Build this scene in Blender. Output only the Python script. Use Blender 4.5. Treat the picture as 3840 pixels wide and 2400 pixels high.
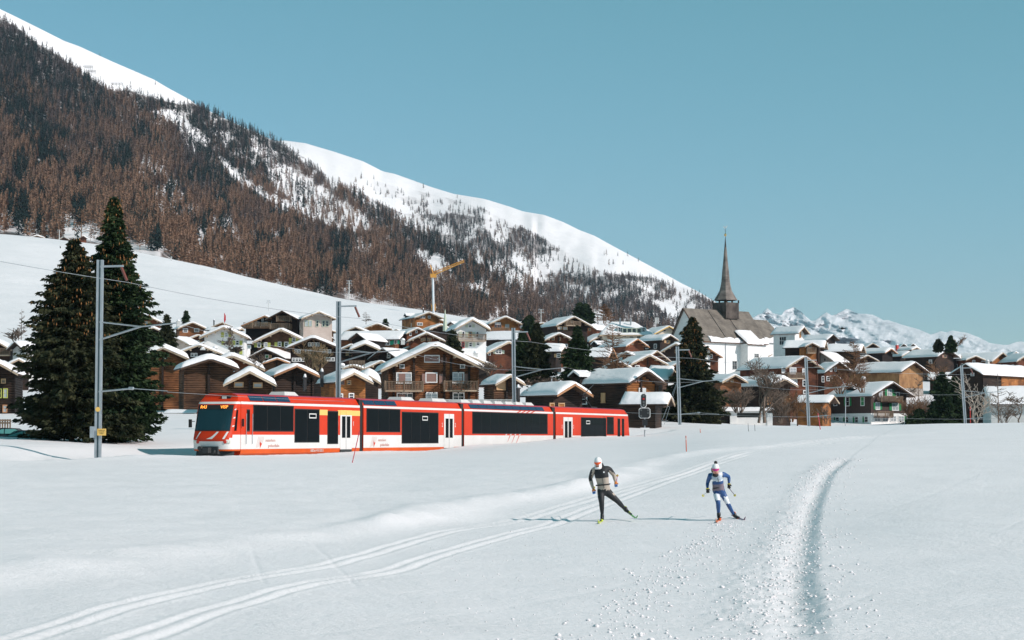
import bpy, math, random
import numpy as np
from mathutils import Vector, Matrix
R=math.radians
random.seed(7); rng=np.random.default_rng(11)
for o in list(bpy.data.objects): bpy.data.objects.remove(o)
SC=bpy.context.scene; COL=SC.collection
# ---------------- camera
F=7430.0; PITCH=math.atan(440/F); CZ=2.2
cam_d=bpy.data.cameras.new('camera'); cam=bpy.data.objects.new('camera',cam_d); COL.objects.link(cam)
cam_d.sensor_width=36; cam_d.lens=F/3840*36; cam_d.clip_start=0.5; cam_d.clip_end=30000
cam.location=(0,0,CZ); cam.rotation_euler=(math.pi/2+PITCH,0,0); SC.camera=cam
# ---------------- light
SUN_EL=R(33); SUN_AZ=R(115)   # azimuth clockwise from +Y (view direction)
sdir=Vector((math.sin(SUN_AZ)*math.cos(SUN_EL),math.cos(SUN_AZ)*math.cos(SUN_EL),math.sin(SUN_EL)))
W=bpy.data.worlds.new('World'); SC.world=W; W.use_nodes=True
nt=W.node_tree; nt.nodes.clear()
sky=nt.nodes.new('ShaderNodeTexSky'); sky.sky_type='NISHITA'; sky.sun_disc=False
sky.sun_elevation=SUN_EL; sky.sun_rotation=SUN_AZ; sky.altitude=1300; sky.air_density=1.0; sky.dust_density=0.25; sky.ozone_density=1.2
mx=nt.nodes.new('ShaderNodeMix'); mx.data_type='RGBA'; mx.blend_type='MULTIPLY'; mx.inputs[0].default_value=1
mx.inputs[7].default_value=(0.72,0.95,1.0,1)
bg=nt.nodes.new('ShaderNodeBackground'); bg.inputs[1].default_value=0.103
wo=nt.nodes.new('ShaderNodeOutputWorld')
sepc=nt.nodes.new('ShaderNodeSeparateColor'); cmb=nt.nodes.new('ShaderNodeCombineColor'); pw=nt.nodes.new('ShaderNodeMath'); pw.operation='POWER'; pw.inputs[1].default_value=.653
mg=nt.nodes.new('ShaderNodeMath'); mg.operation='MULTIPLY'; mg.inputs[1].default_value=1.78/.95
nt.links.new(sky.outputs[0],sepc.inputs[0]); nt.links.new(sepc.outputs[0],cmb.inputs[0]); nt.links.new(sepc.outputs[2],cmb.inputs[2]); nt.links.new(sepc.outputs[1],pw.inputs[0]); nt.links.new(pw.outputs[0],mg.inputs[0]); nt.links.new(mg.outputs[0],cmb.inputs[1]); nt.links.new(cmb.outputs[0],mx.inputs[6]); nt.links.new(mx.outputs[2],bg.inputs[0]); nt.links.new(bg.outputs[0],wo.inputs[0])
sl=bpy.data.lights.new('sun','SUN'); sl.energy=4.6; sl.angle=R(0.5); sl.color=(1.0,0.885,0.84)
so=bpy.data.objects.new('sun',sl); COL.objects.link(so); so.rotation_euler=sdir.to_track_quat('Z','Y').to_euler()
SC.view_settings.view_transform='Standard'; SC.view_settings.look='None'; SC.view_settings.gamma=1
SC.view_settings.use_curve_mapping=False; SC.view_settings.exposure=0.0
SC.render.engine='CYCLES'

# ---------------- projection helpers (measurements taken from the photograph)
SPI,CPI=math.sin(PITCH),math.cos(PITCH)
def at(px,py,Y):
    cx=(px-1920)/F; cy=(1200-py)/F
    dy=CPI-cy*SPI; dz=SPI+cy*CPI; t=Y/dy
    return Vector((t*cx,Y,CZ+t*dz))
# ---------------- object helpers
def link(o,parent=None):
    COL.objects.link(o)
    if parent is not None: o.parent=parent
    return o
def tag(o,label=None,cat=None,group=None,kind=None):
    if label: o['label']=label
    if cat: o['category']=cat
    if group: o['group']=group
    if kind: o['kind']=kind
    return o
def thing(name,loc,label,cat,group=None,rz=0):
    o=bpy.data.objects.new(name,None); o.empty_display_size=.3; link(o); o.location=loc; o.rotation_euler=(0,0,rz)
    return tag(o,label,cat,group)
def copy_tree(o,parent=None):
    c=o.copy(); COL.objects.link(c); c.parent=parent
    for ch in o.children: 
        k=copy_tree(ch,c)
    return c
class MB:
    def __init__(s): s.v=[]; s.f=[]; s.m=[]
    def add(s,vs,fs,mi=0):
        b=len(s.v); s.v+= [tuple(v) for v in vs]; s.f+=[tuple(b+i for i in f) for f in fs]; s.m+=[mi]*len(fs); return s
    def box(s,x0,x1,y0,y1,z0,z1,mi=0):
        vs=[(x,y,z) for z in (z0,z1) for y in (y0,y1) for x in (x0,x1)]
        return s.add(vs,[(0,2,3,1),(4,5,7,6),(0,1,5,4),(2,6,7,3),(0,4,6,2),(1,3,7,5)],mi)
    def tube(s,a,b,r0,r1=None,n=6,mi=0,caps=True):
        a=Vector(a);b=Vector(b); r1=r0 if r1 is None else r1
        d=(b-a); 
        if d.length<1e-6: return s
        d.normalize(); u=d.cross(Vector((0,0,1)) if abs(d.z)<.9 else Vector((1,0,0))).normalized(); w=d.cross(u)
        vs=[a+(u*math.cos(2*math.pi*i/n)+w*math.sin(2*math.pi*i/n))*r0 for i in range(n)]+[b+(u*math.cos(2*math.pi*i/n)+w*math.sin(2*math.pi*i/n))*r1 for i in range(n)]
        fs=[(i,(i+1)%n,n+(i+1)%n,n+i) for i in range(n)]
        if caps: fs+=[tuple(range(n-1,-1,-1)),tuple(range(n,2*n))]
        return s.add(vs,fs,mi)
    def beam(s,a,b,w,h,mi=0,up=(0,0,1)):
        a=Vector(a);b=Vector(b);d=(b-a).normalized(); u=d.cross(Vector(up)).normalized(); v=u.cross(d)
        vs=[p+u*(i*w/2)+v*(j*h/2) for p in (a,b) for (i,j) in ((-1,-1),(1,-1),(1,1),(-1,1))]
        return s.add(vs,[(0,1,2,3),(7,6,5,4),(0,4,5,1),(1,5,6,2),(2,6,7,3),(3,7,4,0)],mi)
    def prism(s,pts,y0,y1,mi=0):   # pts in xz plane (counterclockwise seen from -y)
        n=len(pts); vs=[(x,y0,z) for x,z in pts]+[(x,y1,z) for x,z in pts]
        fs=[tuple(range(n)),tuple(range(2*n-1,n-1,-1))]+[(i,n+i,n+(i+1)%n,(i+1)%n) for i in range(n)]
        return s.add(vs,fs,mi)
    def lathe(s,prof,n=12,c=(0,0,0),mi=0):
        vs=[];fs=[]
        for r,z in prof:
            for i in range(n):
                a=2*math.pi*i/n; vs.append((c[0]+r*math.cos(a),c[1]+r*math.sin(a),c[2]+z))
        for k in range(len(prof)-1):
            for i in range(n):
                fs.append((k*n+i,k*n+(i+1)%n,(k+1)*n+(i+1)%n,(k+1)*n+i))
        fs.append(tuple(range(n-1,-1,-1))); fs.append(tuple((len(prof)-1)*n+i for i in range(n)))
        return s.add(vs,fs,mi)
    def mesh(s,name,mats,smooth=False):
        me=bpy.data.meshes.new(name); me.from_pydata(s.v,[],s.f)
        for m in (mats if isinstance(mats,(list,tuple)) else [mats]): me.materials.append(m)
        if any(s.m): me.polygons.foreach_set('material_index',s.m)
        if smooth: me.polygons.foreach_set('use_smooth',[True]*len(s.f))
        me.update(); return me
    def build(s,name,mats,parent=None,smooth=False):
        return link(bpy.data.objects.new(name,s.mesh(name,mats,smooth)),parent)
def npmesh(name,V,T,mat,smooth=False,attr=None,midx=None):
    V=np.asarray(V,dtype=np.float32); T=np.asarray(T,dtype=np.int32); k=T.shape[1]
    me=bpy.data.meshes.new(name); me.vertices.add(len(V)); me.vertices.foreach_set('co',V.ravel())
    me.loops.add(T.size); me.loops.foreach_set('vertex_index',T.ravel())
    me.polygons.add(len(T)); me.polygons.foreach_set('loop_start',np.arange(0,T.size,k,dtype=np.int32)); me.polygons.foreach_set('loop_total',np.full(len(T),k,dtype=np.int32))
    for m in (mat if isinstance(mat,(list,tuple)) else [mat]): me.materials.append(m)
    if smooth: me.polygons.foreach_set('use_smooth',np.ones(len(T),dtype=bool))
    if midx is not None: me.polygons.foreach_set('material_index',np.asarray(midx,dtype=np.int32))
    if attr:
        for nm,arr in attr.items():
            a=me.attributes.new(nm,'FLOAT','POINT'); a.data.foreach_set('value',np.asarray(arr,dtype=np.float32))
    me.update(calc_edges=True); me.validate(); return me
def text_mesh(txt,size,mat,name='lettering',extrude=0.004):
    cu=bpy.data.curves.new(name,'FONT'); cu.body=txt; cu.size=size; cu.extrude=extrude; cu.align_x='CENTER'; cu.align_y='CENTER'; cu.resolution_u=2
    o=bpy.data.objects.new('tmp',cu); COL.objects.link(o)
    dg=bpy.context.evaluated_depsgraph_get(); me=bpy.data.meshes.new_from_object(o.evaluated_get(dg))
    bpy.data.objects.remove(o); me.materials.clear(); me.materials.append(mat); return me
# ---------------- noise in numpy
def vn(x,y,s,seed=0):
    x=np.asarray(x)/s; y=np.asarray(y)/s
    xi=np.floor(x).astype(np.int64); yi=np.floor(y).astype(np.int64); fx=x-xi; fy=y-yi
    fx=fx*fx*(3-2*fx); fy=fy*fy*(3-2*fy)
    def h(a,b):
        n=(a*374761393+b*668265263+seed*1442695041)&0xffffffff
        n=((n^(n>>13))*1274126177)&0xffffffff; n=n^(n>>16)
        return (n&0xffff)/32767.5-1
    return (h(xi,yi)*(1-fx)+h(xi+1,yi)*fx)*(1-fy)+(h(xi,yi+1)*(1-fx)+h(xi+1,yi+1)*fx)*fy
def fbm(x,y,s,o=4,seed=0):
    r=0;a=1;t=0
    for k in range(o): r=r+a*vn(x,y,s/2**k,seed+k*17); t+=a; a*=.5
    return r/t
def sst(a,b,x):
    t=np.clip((x-a)/(b-a),0,1); return t*t*(3-2*t)
# ---------------- materials
MAT={}
def nodes(name):
    m=bpy.data.materials.new(name); m.use_nodes=True; n=m.node_tree; b=n.nodes['Principled BSDF']; MAT[name]=m; return m,n,b
def plain(name,c,rough=.6,metal=0,spec=.5,var=0.0,scale=3,emit=None,coat=0,ior=None):
    m,n,b=nodes(name); b.inputs['Base Color'].default_value=(*c,1); b.inputs['Roughness'].default_value=rough; b.inputs['Metallic'].default_value=metal
    b.inputs['Specular IOR Level'].default_value=spec
    if ior: b.inputs['IOR'].default_value=ior
    if coat: b.inputs['Coat Weight'].default_value=coat; b.inputs['Coat Roughness'].default_value=.08
    if emit: b.inputs['Emission Color'].default_value=(*c,1); b.inputs['Emission Strength'].default_value=emit
    if var:
        tc=n.nodes.new('ShaderNodeTexCoord'); nz=n.nodes.new('ShaderNodeTexNoise'); nz.inputs['Scale'].default_value=scale; nz.inputs['Detail'].default_value=5
        cr=n.nodes.new('ShaderNodeValToRGB'); cr.color_ramp.elements[0].position=.3; cr.color_ramp.elements[1].position=.7
        cr.color_ramp.elements[0].color=(*[max(0,x*(1-var)) for x in c],1); cr.color_ramp.elements[1].color=(*[min(1,x*(1+var)) for x in c],1)
        n.links.new(tc.outputs['Object'],nz.inputs['Vector']); n.links.new(nz.outputs[0],cr.inputs[0]); n.links.new(cr.outputs[0],b.inputs['Base Color'])
    return m
def wood(name,c1,c2,vertical=False,pitch=.22,rough=.75,dark=None,strength=.5):
    # planks or logs: streaked colour running along the board, darker joints from real relief + fine bump
    m,n,b=nodes(name); L=n.links; N=n.nodes.new
    tc=N('ShaderNodeTexCoord'); mp=N('ShaderNodeMapping'); L.new(tc.outputs['Object'],mp.inputs['Vector'])
    mp.inputs['Scale'].default_value=(6,6,.5) if vertical else (.6,.6,7)
    nz=N('ShaderNodeTexNoise'); nz.inputs['Scale'].default_value=1.3; nz.inputs['Detail'].default_value=6; nz.inputs['Roughness'].default_value=.65
    L.new(mp.outputs[0],nz.inputs['Vector'])
    n2=N('ShaderNodeTexNoise'); n2.inputs['Scale'].default_value=.55; n2.inputs['Detail'].default_value=3; L.new(tc.outputs['Object'],n2.inputs['Vector'])
    ad=N('ShaderNodeMath'); ad.operation='ADD'; L.new(nz.outputs[0],ad.inputs[0]); L.new(n2.outputs[0],ad.inputs[1])
    ml=N('ShaderNodeMath'); ml.operation='MULTIPLY'; ml.inputs[1].default_value=.5; L.new(ad.outputs[0],ml.inputs[0])
    cr=N('ShaderNodeValToRGB'); cr.color_ramp.elements[0].position=.38; cr.color_ramp.elements[1].position=.62
    cr.color_ramp.elements[0].color=(*c1,1); cr.color_ramp.elements[1].color=(*c2,1); L.new(ml.outputs[0],cr.inputs[0])
    oi=N('ShaderNodeObjectInfo'); hs=N('ShaderNodeHueSaturation'); mr=N('ShaderNodeMapRange'); mr.inputs[3].default_value=.8; mr.inputs[4].default_value=1.2
    L.new(oi.outputs['Random'],mr.inputs[0]); L.new(mr.outputs[0],hs.inputs['Value']); L.new(cr.outputs[0],hs.inputs['Color']); L.new(hs.outputs[0],b.inputs['Base Color'])
    wv=N('ShaderNodeTexWave'); wv.wave_type='BANDS'; wv.bands_direction='X' if vertical else 'Z'; wv.inputs['Scale'].default_value=math.pi*2/pitch/20*1.0; wv.inputs['Distortion'].default_value=.4
    L.new(tc.outputs['Object'],wv.inputs['Vector'])
    bp=N('ShaderNodeBump'); bp.inputs['Strength'].default_value=strength; bp.inputs['Distance'].default_value=.05; L.new(wv.outputs['Fac'],bp.inputs['Height']); L.new(bp.outputs[0],b.inputs['Normal'])
    b.inputs['Roughness'].default_value=rough; b.inputs['Specular IOR Level'].default_value=.25
    return m
def snowmat(name,c=(.84,.86,.89),bumps=((1.2,.05),(14,.006)),dirt=0,scratch=0):
    m,n,b=nodes(name); L=n.links; N=n.nodes.new
    b.inputs['Base Color'].default_value=(*c,1); b.inputs['Roughness'].default_value=.55; b.inputs['Specular IOR Level'].default_value=.25
    tc=N('ShaderNodeTexCoord'); prev=None
    for s,d in bumps:
        nz=N('ShaderNodeTexNoise'); nz.inputs['Scale'].default_value=s; nz.inputs['Detail'].default_value=6; nz.inputs['Roughness'].default_value=.6
        L.new(tc.outputs['Object'],nz.inputs['Vector'])
        bp=N('ShaderNodeBump'); bp.inputs['Strength'].default_value=1; bp.inputs['Distance'].default_value=d; L.new(nz.outputs[0],bp.inputs['Height'])
        if prev: L.new(prev.outputs[0],bp.inputs['Normal'])
        prev=bp
    for ang,d in (((-58,scratch),(35,scratch*.6)) if scratch else ()):
        mp=N('ShaderNodeMapping'); mp.inputs['Rotation'].default_value=(0,0,R(ang)); mp.inputs['Scale'].default_value=(.35,13,1); L.new(tc.outputs['Object'],mp.inputs['Vector'])
        nz=N('ShaderNodeTexNoise'); nz.inputs['Scale'].default_value=1.0; nz.inputs['Detail'].default_value=4; L.new(mp.outputs[0],nz.inputs['Vector'])
        bp=N('ShaderNodeBump'); bp.inputs['Strength'].default_value=1; bp.inputs['Distance'].default_value=d; L.new(nz.outputs[0],bp.inputs['Height']); L.new(prev.outputs[0],bp.inputs['Normal']); prev=bp
    L.new(prev.outputs[0],b.inputs['Normal'])
    if dirt:
        nz=N('ShaderNodeTexNoise'); nz.inputs['Scale'].default_value=.4; nz.inputs['Detail'].default_value=8; L.new(tc.outputs['Object'],nz.inputs['Vector'])
        cr=N('ShaderNodeValToRGB'); cr.color_ramp.elements[0].position=.3; cr.color_ramp.elements[1].position=.6
        cr.color_ramp.elements[0].color=(*[x*(1-dirt) for x in c],1); cr.color_ramp.elements[1].color=(*c,1); L.new(nz.outputs[0],cr.inputs[0]); L.new(cr.outputs[0],b.inputs['Base Color'])
    return m
SNOW=snowmat('snow_ground',(.86,.835,.84),((2.0,.03),(9,.018),(40,.007),(130,.0025)),dirt=.04,scratch=.016)
RSNOW=snowmat('snow_roof',(.87,.855,.86),((1.0,.10),(6,.02)))
HSNOW=snowmat('snow_meadow',(.84,.83,.84),((.05,.8),(.6,.12)),dirt=.05)
LOG=wood('log_honey',(.055,.022,.011),(.29,.120,.048))
LOGR=wood('log_red_brown',(.038,.014,.009),(.20,.068,.030))
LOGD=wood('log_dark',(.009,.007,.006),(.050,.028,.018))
LOGM=wood('log_weathered',(.026,.014,.009),(.155,.078,.040))
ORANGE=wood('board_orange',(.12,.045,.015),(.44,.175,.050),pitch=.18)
TAN=wood('plank_tan',(.22,.11,.05),(.48,.27,.12),vertical=True,pitch=.2)
BLACKW=wood('board_blackened',(.006,.005,.005),(.024,.015,.012))
FASC=wood('fascia_pale',(.30,.22,.15),(.52,.42,.31),pitch=.3,strength=.2)
FASCD=wood('fascia_dark',(.030,.018,.012),(.10,.062,.042),pitch=.3,strength=.2)
FASCO=wood('fascia_orange',(.30,.14,.07),(.50,.27,.14),pitch=.3,strength=.2)
RAILW=wood('railing_wood',(.10,.07,.05),(.30,.22,.15),vertical=True,pitch=.15,strength=.2)
PLAST=plain('plaster_white',(.74,.75,.73),.85,var=.06,scale=1.2,spec=.2)
PLASTG=plain('plaster_grey',(.55,.56,.54),.85,var=.08,scale=1.2,spec=.2)
CREAM=plain('plaster_cream',(.66,.60,.50),.85,var=.06,scale=1.2,spec=.2)
PINK=wood('board_pinkish',(.52,.42,.36),(.68,.57,.50),pitch=.25,strength=.15)
STONE=plain('rubble_stone',(.28,.25,.22),.9,var=.35,scale=3)
WHITEP=plain('paint_white',(.78,.78,.76),.5)
GREENP=plain('paint_green',(.012,.20,.065),.5); TEALP=plain('paint_teal',(.02,.33,.20),.5)
YELG=plain('paint_yellow_green',(.42,.45,.10),.5); PALEG=plain('paint_pale_green',(.48,.54,.42),.5)
BROWNP=plain('paint_mauve_brown',(.26,.15,.12),.6); TANP=plain('paint_tan',(.48,.30,.15),.6); REDP=plain('paint_red',(.50,.03,.015),.5)
GLASS=plain('window_glass',(.012,.020,.026),.06,spec=.8)
CURT=plain('window_curtained',(.34,.38,.40),.12,spec=.8)
GALV=plain('galvanised_steel',(.42,.45,.47),.45,metal=.55,var=.12,scale=2)
DARKM=plain('dark_metal',(.03,.03,.032),.5,metal=.3)
SHING=wood('shingle_grey_brown',(.10,.088,.075),(.21,.185,.155),pitch=.35,strength=.6)
SHING2=wood('shingle_spire',(.10,.085,.075),(.30,.26,.23),pitch=.35,strength=.6)
HAZE_D=4e-5
# ================= TERRAIN =================
# height profiles read along sight lines: column px -> [(depth,z)...]
def zpt(py,Y): return CZ+(1640-py)/F*Y
PROF={
-400:[(8,.35),(18,.35),(50,.25),(80,.7),(92,1.0),(97,1.0),(105,1.5),(125,2.2),(138,2.3),(160,3.6),(205,4.8),(250,6.2),(300,10),(370,16),(450,27),(600,52),(800,82),(1000,108)],
0:[(8,.35),(18,.35),(50,.25),(80,.65),(92,.95),(97,1.0),(105,1.5),(122,2.25),(128,2.35),(134,1.5),(150,2.4),(165,3.3),(205,4.8),(250,6.2),(300,10),(370,16),(450,26),(600,50),(800,80),(1000,106)],
376:[(8,.35),(18,.35),(50,.2),(80,.65),(98,1.0),(105,1.5),(125,1.9),(150,2.9),(165,3.4),(205,4.8),(250,6.2),(300,10),(370,16),(450,25),(600,46),(800,73),(1000,101)],
740:[(8,.35),(18,.3),(50,.15),(80,.6),(104,1.08),(112,1.1),(120,1.5),(150,3.3),(165,3.6),(205,4.8),(240,5.8),(300,9.8),(370,15.5),(450,24),(600,43),(800,68),(950,86),(1100,92)],
1100:[(8,.35),(18,.3),(50,.1),(80,.55),(112,1.08),(120,1.1),(130,1.7),(155,3.4),(205,4.8),(240,5.8),(300,9.8),(370,15.5),(450,24),(600,40),(800,60),(900,70.5),(1050,76)],
1560:[(8,.35),(18,.25),(50,.03),(80,.5),(118,1.1),(130,1.12),(137,1.1),(150,1.8),(170,3.4),(205,4.7),(240,5.6),(300,9.5),(370,15),(450,22),(600,34),(780,53),(900,58)],
1900:[(8,.35),(18,.2),(50,.0),(80,.65),(125,1.4),(141,1.62),(150,1.5),(165,2.2),(180,3.4),(205,4.5),(240,5.4),(300,9),(370,14.5),(450,21),(600,34),(700,42.5),(850,48)],
2375:[(8,.35),(18,.15),(50,.0),(80,.75),(125,1.7),(150,2.05),(163,2.18),(175,2.0),(190,2.8),(205,3.5),(240,5),(300,7.5),(370,13),(450,19),(550,24),(700,32),(850,36)],
2700:[(8,.35),(18,.12),(50,.0),(75,.85),(100,1.7),(130,2.35),(160,2.55),(185,2.9),(205,3.6),(225,3.6),(240,3.7),(300,4.3),(360,6.8),(400,10),(450,15),(550,20),(700,26),(850,30)],
3100:[(8,.35),(18,.12),(45,.03),(60,.4),(90,1.5),(115,2.25),(150,2.8),(180,3.2),(220,3.4),(300,3.7),(365,4.2),(400,8.5),(450,15),(500,19),(560,23),(700,27),(850,28)],
3500:[(8,.35),(18,.12),(35,.08),(60,.45),(90,1.45),(125,2.7),(160,3.3),(220,3.7),(300,3.9),(365,4.3),(400,8),(450,14.5),(500,19),(560,23),(700,27),(850,28)],
3840:[(8,.35),(18,.12),(35,.10),(60,.48),(90,1.5),(125,2.75),(160,3.35),(220,3.7),(300,3.9),(350,4.3),(400,8.5),(450,14.5),(500,19),(560,23),(700,27),(850,28)],
4400:[(8,.35),(18,.12),(35,.10),(60,.5),(90,1.55),(125,2.9),(160,3.5),(220,3.8),(300,4),(350,5),(400,9),(450,14.5),(500,19),(560,23),(700,27),(850,28)],
}
_pc=sorted(PROF); _dl=np.exp(np.linspace(math.log(8),math.log(1150),240)); _cc=np.linspace(-500,4500,120)
_tab=np.zeros((240,len(_pc)))
for j,k in enumerate(_pc):
    d,z=zip(*PROF[k]); _tab[:,j]=np.interp(np.log(_dl),np.log(d),z)
_k=np.array([1,2,3,2,1.]);_k/=_k.sum()
for _ in range(1):
    p=np.pad(_tab,((2,2),(0,0)),mode='edge'); _tab=sum(_k[i]*p[i:i+240] for i in range(5))
def _pch(x,xp,fp):   # smooth interpolation between columns
    i=np.clip(np.searchsorted(xp,x)-1,0,len(xp)-2); t=(x-np.array(xp)[i])/(np.array(xp)[i+1]-np.array(xp)[i]); t=np.clip(t,0,1)
    return i,t
_G=np.zeros((240,len(_cc))); ii,tt=_pch(_cc,_pc,None)
for q in range(len(_cc)):
    _G[:,q]=_tab[:,ii[q]]*(1-tt[q])+_tab[:,ii[q]+1]*tt[q]
_k3=np.array([1,2,3,4,3,2,1.]);_k3/=_k3.sum()
p=np.pad(_G,((0,0),(3,3)),mode='edge'); _G=sum(_k3[i]*p[:,i:i+len(_cc)] for i in range(7))
def gbase(x,y):
    x=np.atleast_1d(np.asarray(x,float)); y=np.atleast_1d(np.asarray(y,float))
    yy=np.clip(y,8.01,1149); px=np.clip(1920+F*x/np.maximum(y,8),-499,4499)
    a=(np.log(yy)-math.log(8))/(math.log(1150)-math.log(8))*239; b=(px+500)/5000*(len(_cc)-1)
    a0=np.floor(a).astype(int).clip(0,238); b0=np.floor(b).astype(int).clip(0,len(_cc)-2); fa=a-a0; fb=b-b0
    return (_G[a0,b0]*(1-fa)+_G[a0+1,b0]*fa)*(1-fb)+(_G[a0,b0+1]*(1-fa)+_G[a0+1,b0+1]*fa)*fb
# railway line: side-plane line of the train and its centre
S0=np.array([-15.7,114.0]); SD=np.array([.3706,.9288]); SN=np.array([.9288,-.3706])
RAILZ=.82
def railpos(u,v=0.0,z=0.0):   # v: towards the camera's right from the centre line
    q=S0+SD*u+SN*(v-1.33); return Vector((q[0],q[1],RAILZ+z))
def hit(px,py,lo=9,hi=900):
    Ys=np.exp(np.linspace(math.log(lo),math.log(hi),700)); P=[at(px,py,float(Y)) for Y in Ys]
    g=gbase([p.x for p in P],[p.y for p in P]); d=np.array([p.z for p in P])-g
    i=np.argmax(d<0) if (d<0).any() else len(Ys)-1
    return P[i]
def pline(pts): return np.array([[hit(a,b).x,hit(a,b).y] for a,b in pts])
def catmull(P,n=8):
    P=np.vstack([2*P[0]-P[1],P,2*P[-1]-P[-2]]); out=[]
    for i in range(1,len(P)-2):
        for t in np.linspace(0,1,n,endpoint=False):
            out.append(.5*((2*P[i])+(-P[i-1]+P[i+1])*t+(2*P[i-1]-5*P[i]+4*P[i+1]-P[i+2])*t*t+(-P[i-1]+3*P[i]-3*P[i+1]+P[i+2])*t**3))
    out.append(P[-2]); return np.array(out)
def sdist(x,y,P):  # signed distance to polyline and arc position; + to the left of travel
    best=np.full(x.shape,1e9); sg=np.zeros(x.shape); ar=np.zeros(x.shape); L=0
    for a,b in zip(P[:-1],P[1:]):
        d=b-a; l=np.hypot(*d)
        if l<1e-6: continue
        t=np.clip(((x-a[0])*d[0]+(y-a[1])*d[1])/l**2,0,1); ex=x-a[0]-t*d[0]; ey=y-a[1]-t*d[1]; q=ex*ex+ey*ey
        m=q<best; best=np.where(m,q,best); cr=d[0]*(y-a[1])-d[1]*(x-a[0]); sg=np.where(m,np.sign(cr),sg); ar=np.where(m,L+t*l,ar); L+=l
    return np.sqrt(best)*sg,ar
TA=catmull(pline([(-200,2470),(124,2400),(496,2273),(826,2190),(1240,2116),(1570,2025),(1736,1985),(2000,1940),(2228,1873),(2456,1808),(2608,1759),(2720,1720),(2836,1690),(3065,1660),(3293,1637)]))
TB=catmull(pline([(300,2470),(545,2400),(826,2289),(1157,2190),(1446,2141),(1736,2055),(2000,1985),(2228,1910),(2426,1838),(2532,1800),(2646,1755),(2760,1716),(2900,1690),(3100,1665)]))
BERM=catmull(pline([(-400,2230),(0,2165),(330,2120),(640,2080),(950,2040),(1300,2000),(1560,1950),(1750,1905),(2100,1852),(2300,1795),(2450,1735),(2620,1700),(2850,1678),(3150,1650),(3500,1622),(3900,1610)]))
FUR=catmull(pline([(3030,2500),(3030,2300),(3020,2150),(3040,1990),(3062,1900),(3100,1810),(3140,1760),(3190,1720)]))
def gdetail(x,y):
    z=0.05*fbm(x,y,9,3,1)+.018*fbm(x,y,1.6,3,5)*sst(120,60,y)+.10*fbm(x,y,26,2,9)*sst(30,70,y)
    near=y<170
    # berm along the far edge of the groomed trail
    d,a=sdist(x,y,BERM); lump=fbm(x,y,2.2,4,21)
    wid=.9+.35*vn(a,a*0,6,3)
    b=(.19+.08*vn(a,a*0,9,8))*np.exp(-(d/wid)**2)*(1+.5*lump)+.16*sst(-.3,1.6,d)*(1+.3*lump)
    z=z+b*(1+.004*np.maximum(y-30,0))*sst(140,60,y)
    # classic tracks
    flat=sst(6,1,np.abs(d+4))
    for T in (TA,TB):
        dt,at_=sdist(x,y,T); wv=.03*vn(at_,at_*0,5,2); dt=dt+wv
        sc=1+.012*np.maximum(y-25,0)
        for o in (-.14,.14):
            e=np.abs(dt-o*sc)
            z=z-.015*sc*np.exp(-(e/(.06*sc))**4)+.008*np.exp(-((e-.11*sc)/(.05*sc))**2)
    # furrow of broken snow with a step up to the untouched field on its right
    df,af=sdist(x,y,FUR); fade=sst(0,6,af)*sst(0,8,(af.max() if af.size else 0)-af+2)
    z=z+fade*(.075*sst(.05,-.28,df+.06*fbm(x,y,.5,3,33))-.042*np.exp(-((df-.18)/.20)**2)*(1+.8*fbm(x,y,.5,3,34))+.025*np.exp(-((df-.75)/.4)**2)*(1+fbm(x,y,.35,3,31))) 
    ch=np.exp(-((df-.55)/.75)**2)*fade
    z=z+ch*.050*np.abs(fbm(x,y,.30,4,41))*sst(75,30,y)
    # ski marks
    for (sx,sy,ang) in ((.5,14,.5),(.6,11,-.35),(.45,17,.15)):
        u=x*math.cos(ang)+y*math.sin(ang); v=-x*math.sin(ang)+y*math.cos(ang)
        m=np.exp(-((vn(u,v*0+3,sx*3,int(sy)))**2)/.0015)*(vn(u,v,sy,77)>.2)
        z=z-.005*m*sst(.0,-2.,d)*(y<80)
    return z
def rail_cut(x,y,z):
    rx=x-(S0[0]-SN[0]*1.33); ry=y-(S0[1]-SN[1]*1.33); u=rx*SD[0]+ry*SD[1]; v=rx*SN[0]+ry*SN[1]
    w=np.where(v>0,sst(2.5,1.75,v),sst(7.5,1.75,-v))*sst(84,76,u)*sst(-60,-50,u)
    # ploughed rims
    z=z+.06*np.exp(-((np.abs(v)-3.0)/.8)**2)*sst(78,60,u)*(1+.6*fbm(x,y,1.3,3,61))
    return z*(1-w)+(RAILZ+.12+.04*vn(x,y,1.0,3))*w
def ground(x,y):
    x=np.atleast_1d(np.asarray(x,float)); y=np.atleast_1d(np.asarray(y,float))
    return rail_cut(x,y,gbase(x,y)+gdetail(x,y))
def gz(x,y): return float(ground(x,y)[0])
def gridmesh(name,X,Y,Z,mat,attr=None):
    n,m=X.shape; V=np.stack([X.ravel(),Y.ravel(),Z.ravel()],1)
    i=np.arange(n-1)[:,None]*m+np.arange(m-1)[None,:]; i=i.ravel()
    T=np.stack([i,i+1,i+m+1,i+m],1); me=npmesh(name,V,T,mat,True,attr)
    return link(bpy.data.objects.new(name,me))
NC,NR=900,450
cc=np.linspace(-.300,.300,NC); rr=np.exp(np.linspace(math.log(9),math.log(205),NR))
Yg,Cg=np.meshgrid(rr,cc,indexing='ij'); Xg=Cg*Yg
o=gridmesh('snow_field',Xg,Yg,ground(Xg.ravel(),Yg.ravel()).reshape(Xg.shape),SNOW); tag(o,kind='structure')
cc=np.linspace(-.34,.34,330); rr=np.exp(np.linspace(math.log(204),math.log(1120),160))
Yg,Cg=np.meshgrid(rr,cc,indexing='ij'); Xg=Cg*Yg
Zg=gbase(Xg.ravel(),Yg.ravel())+.05*0
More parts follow.
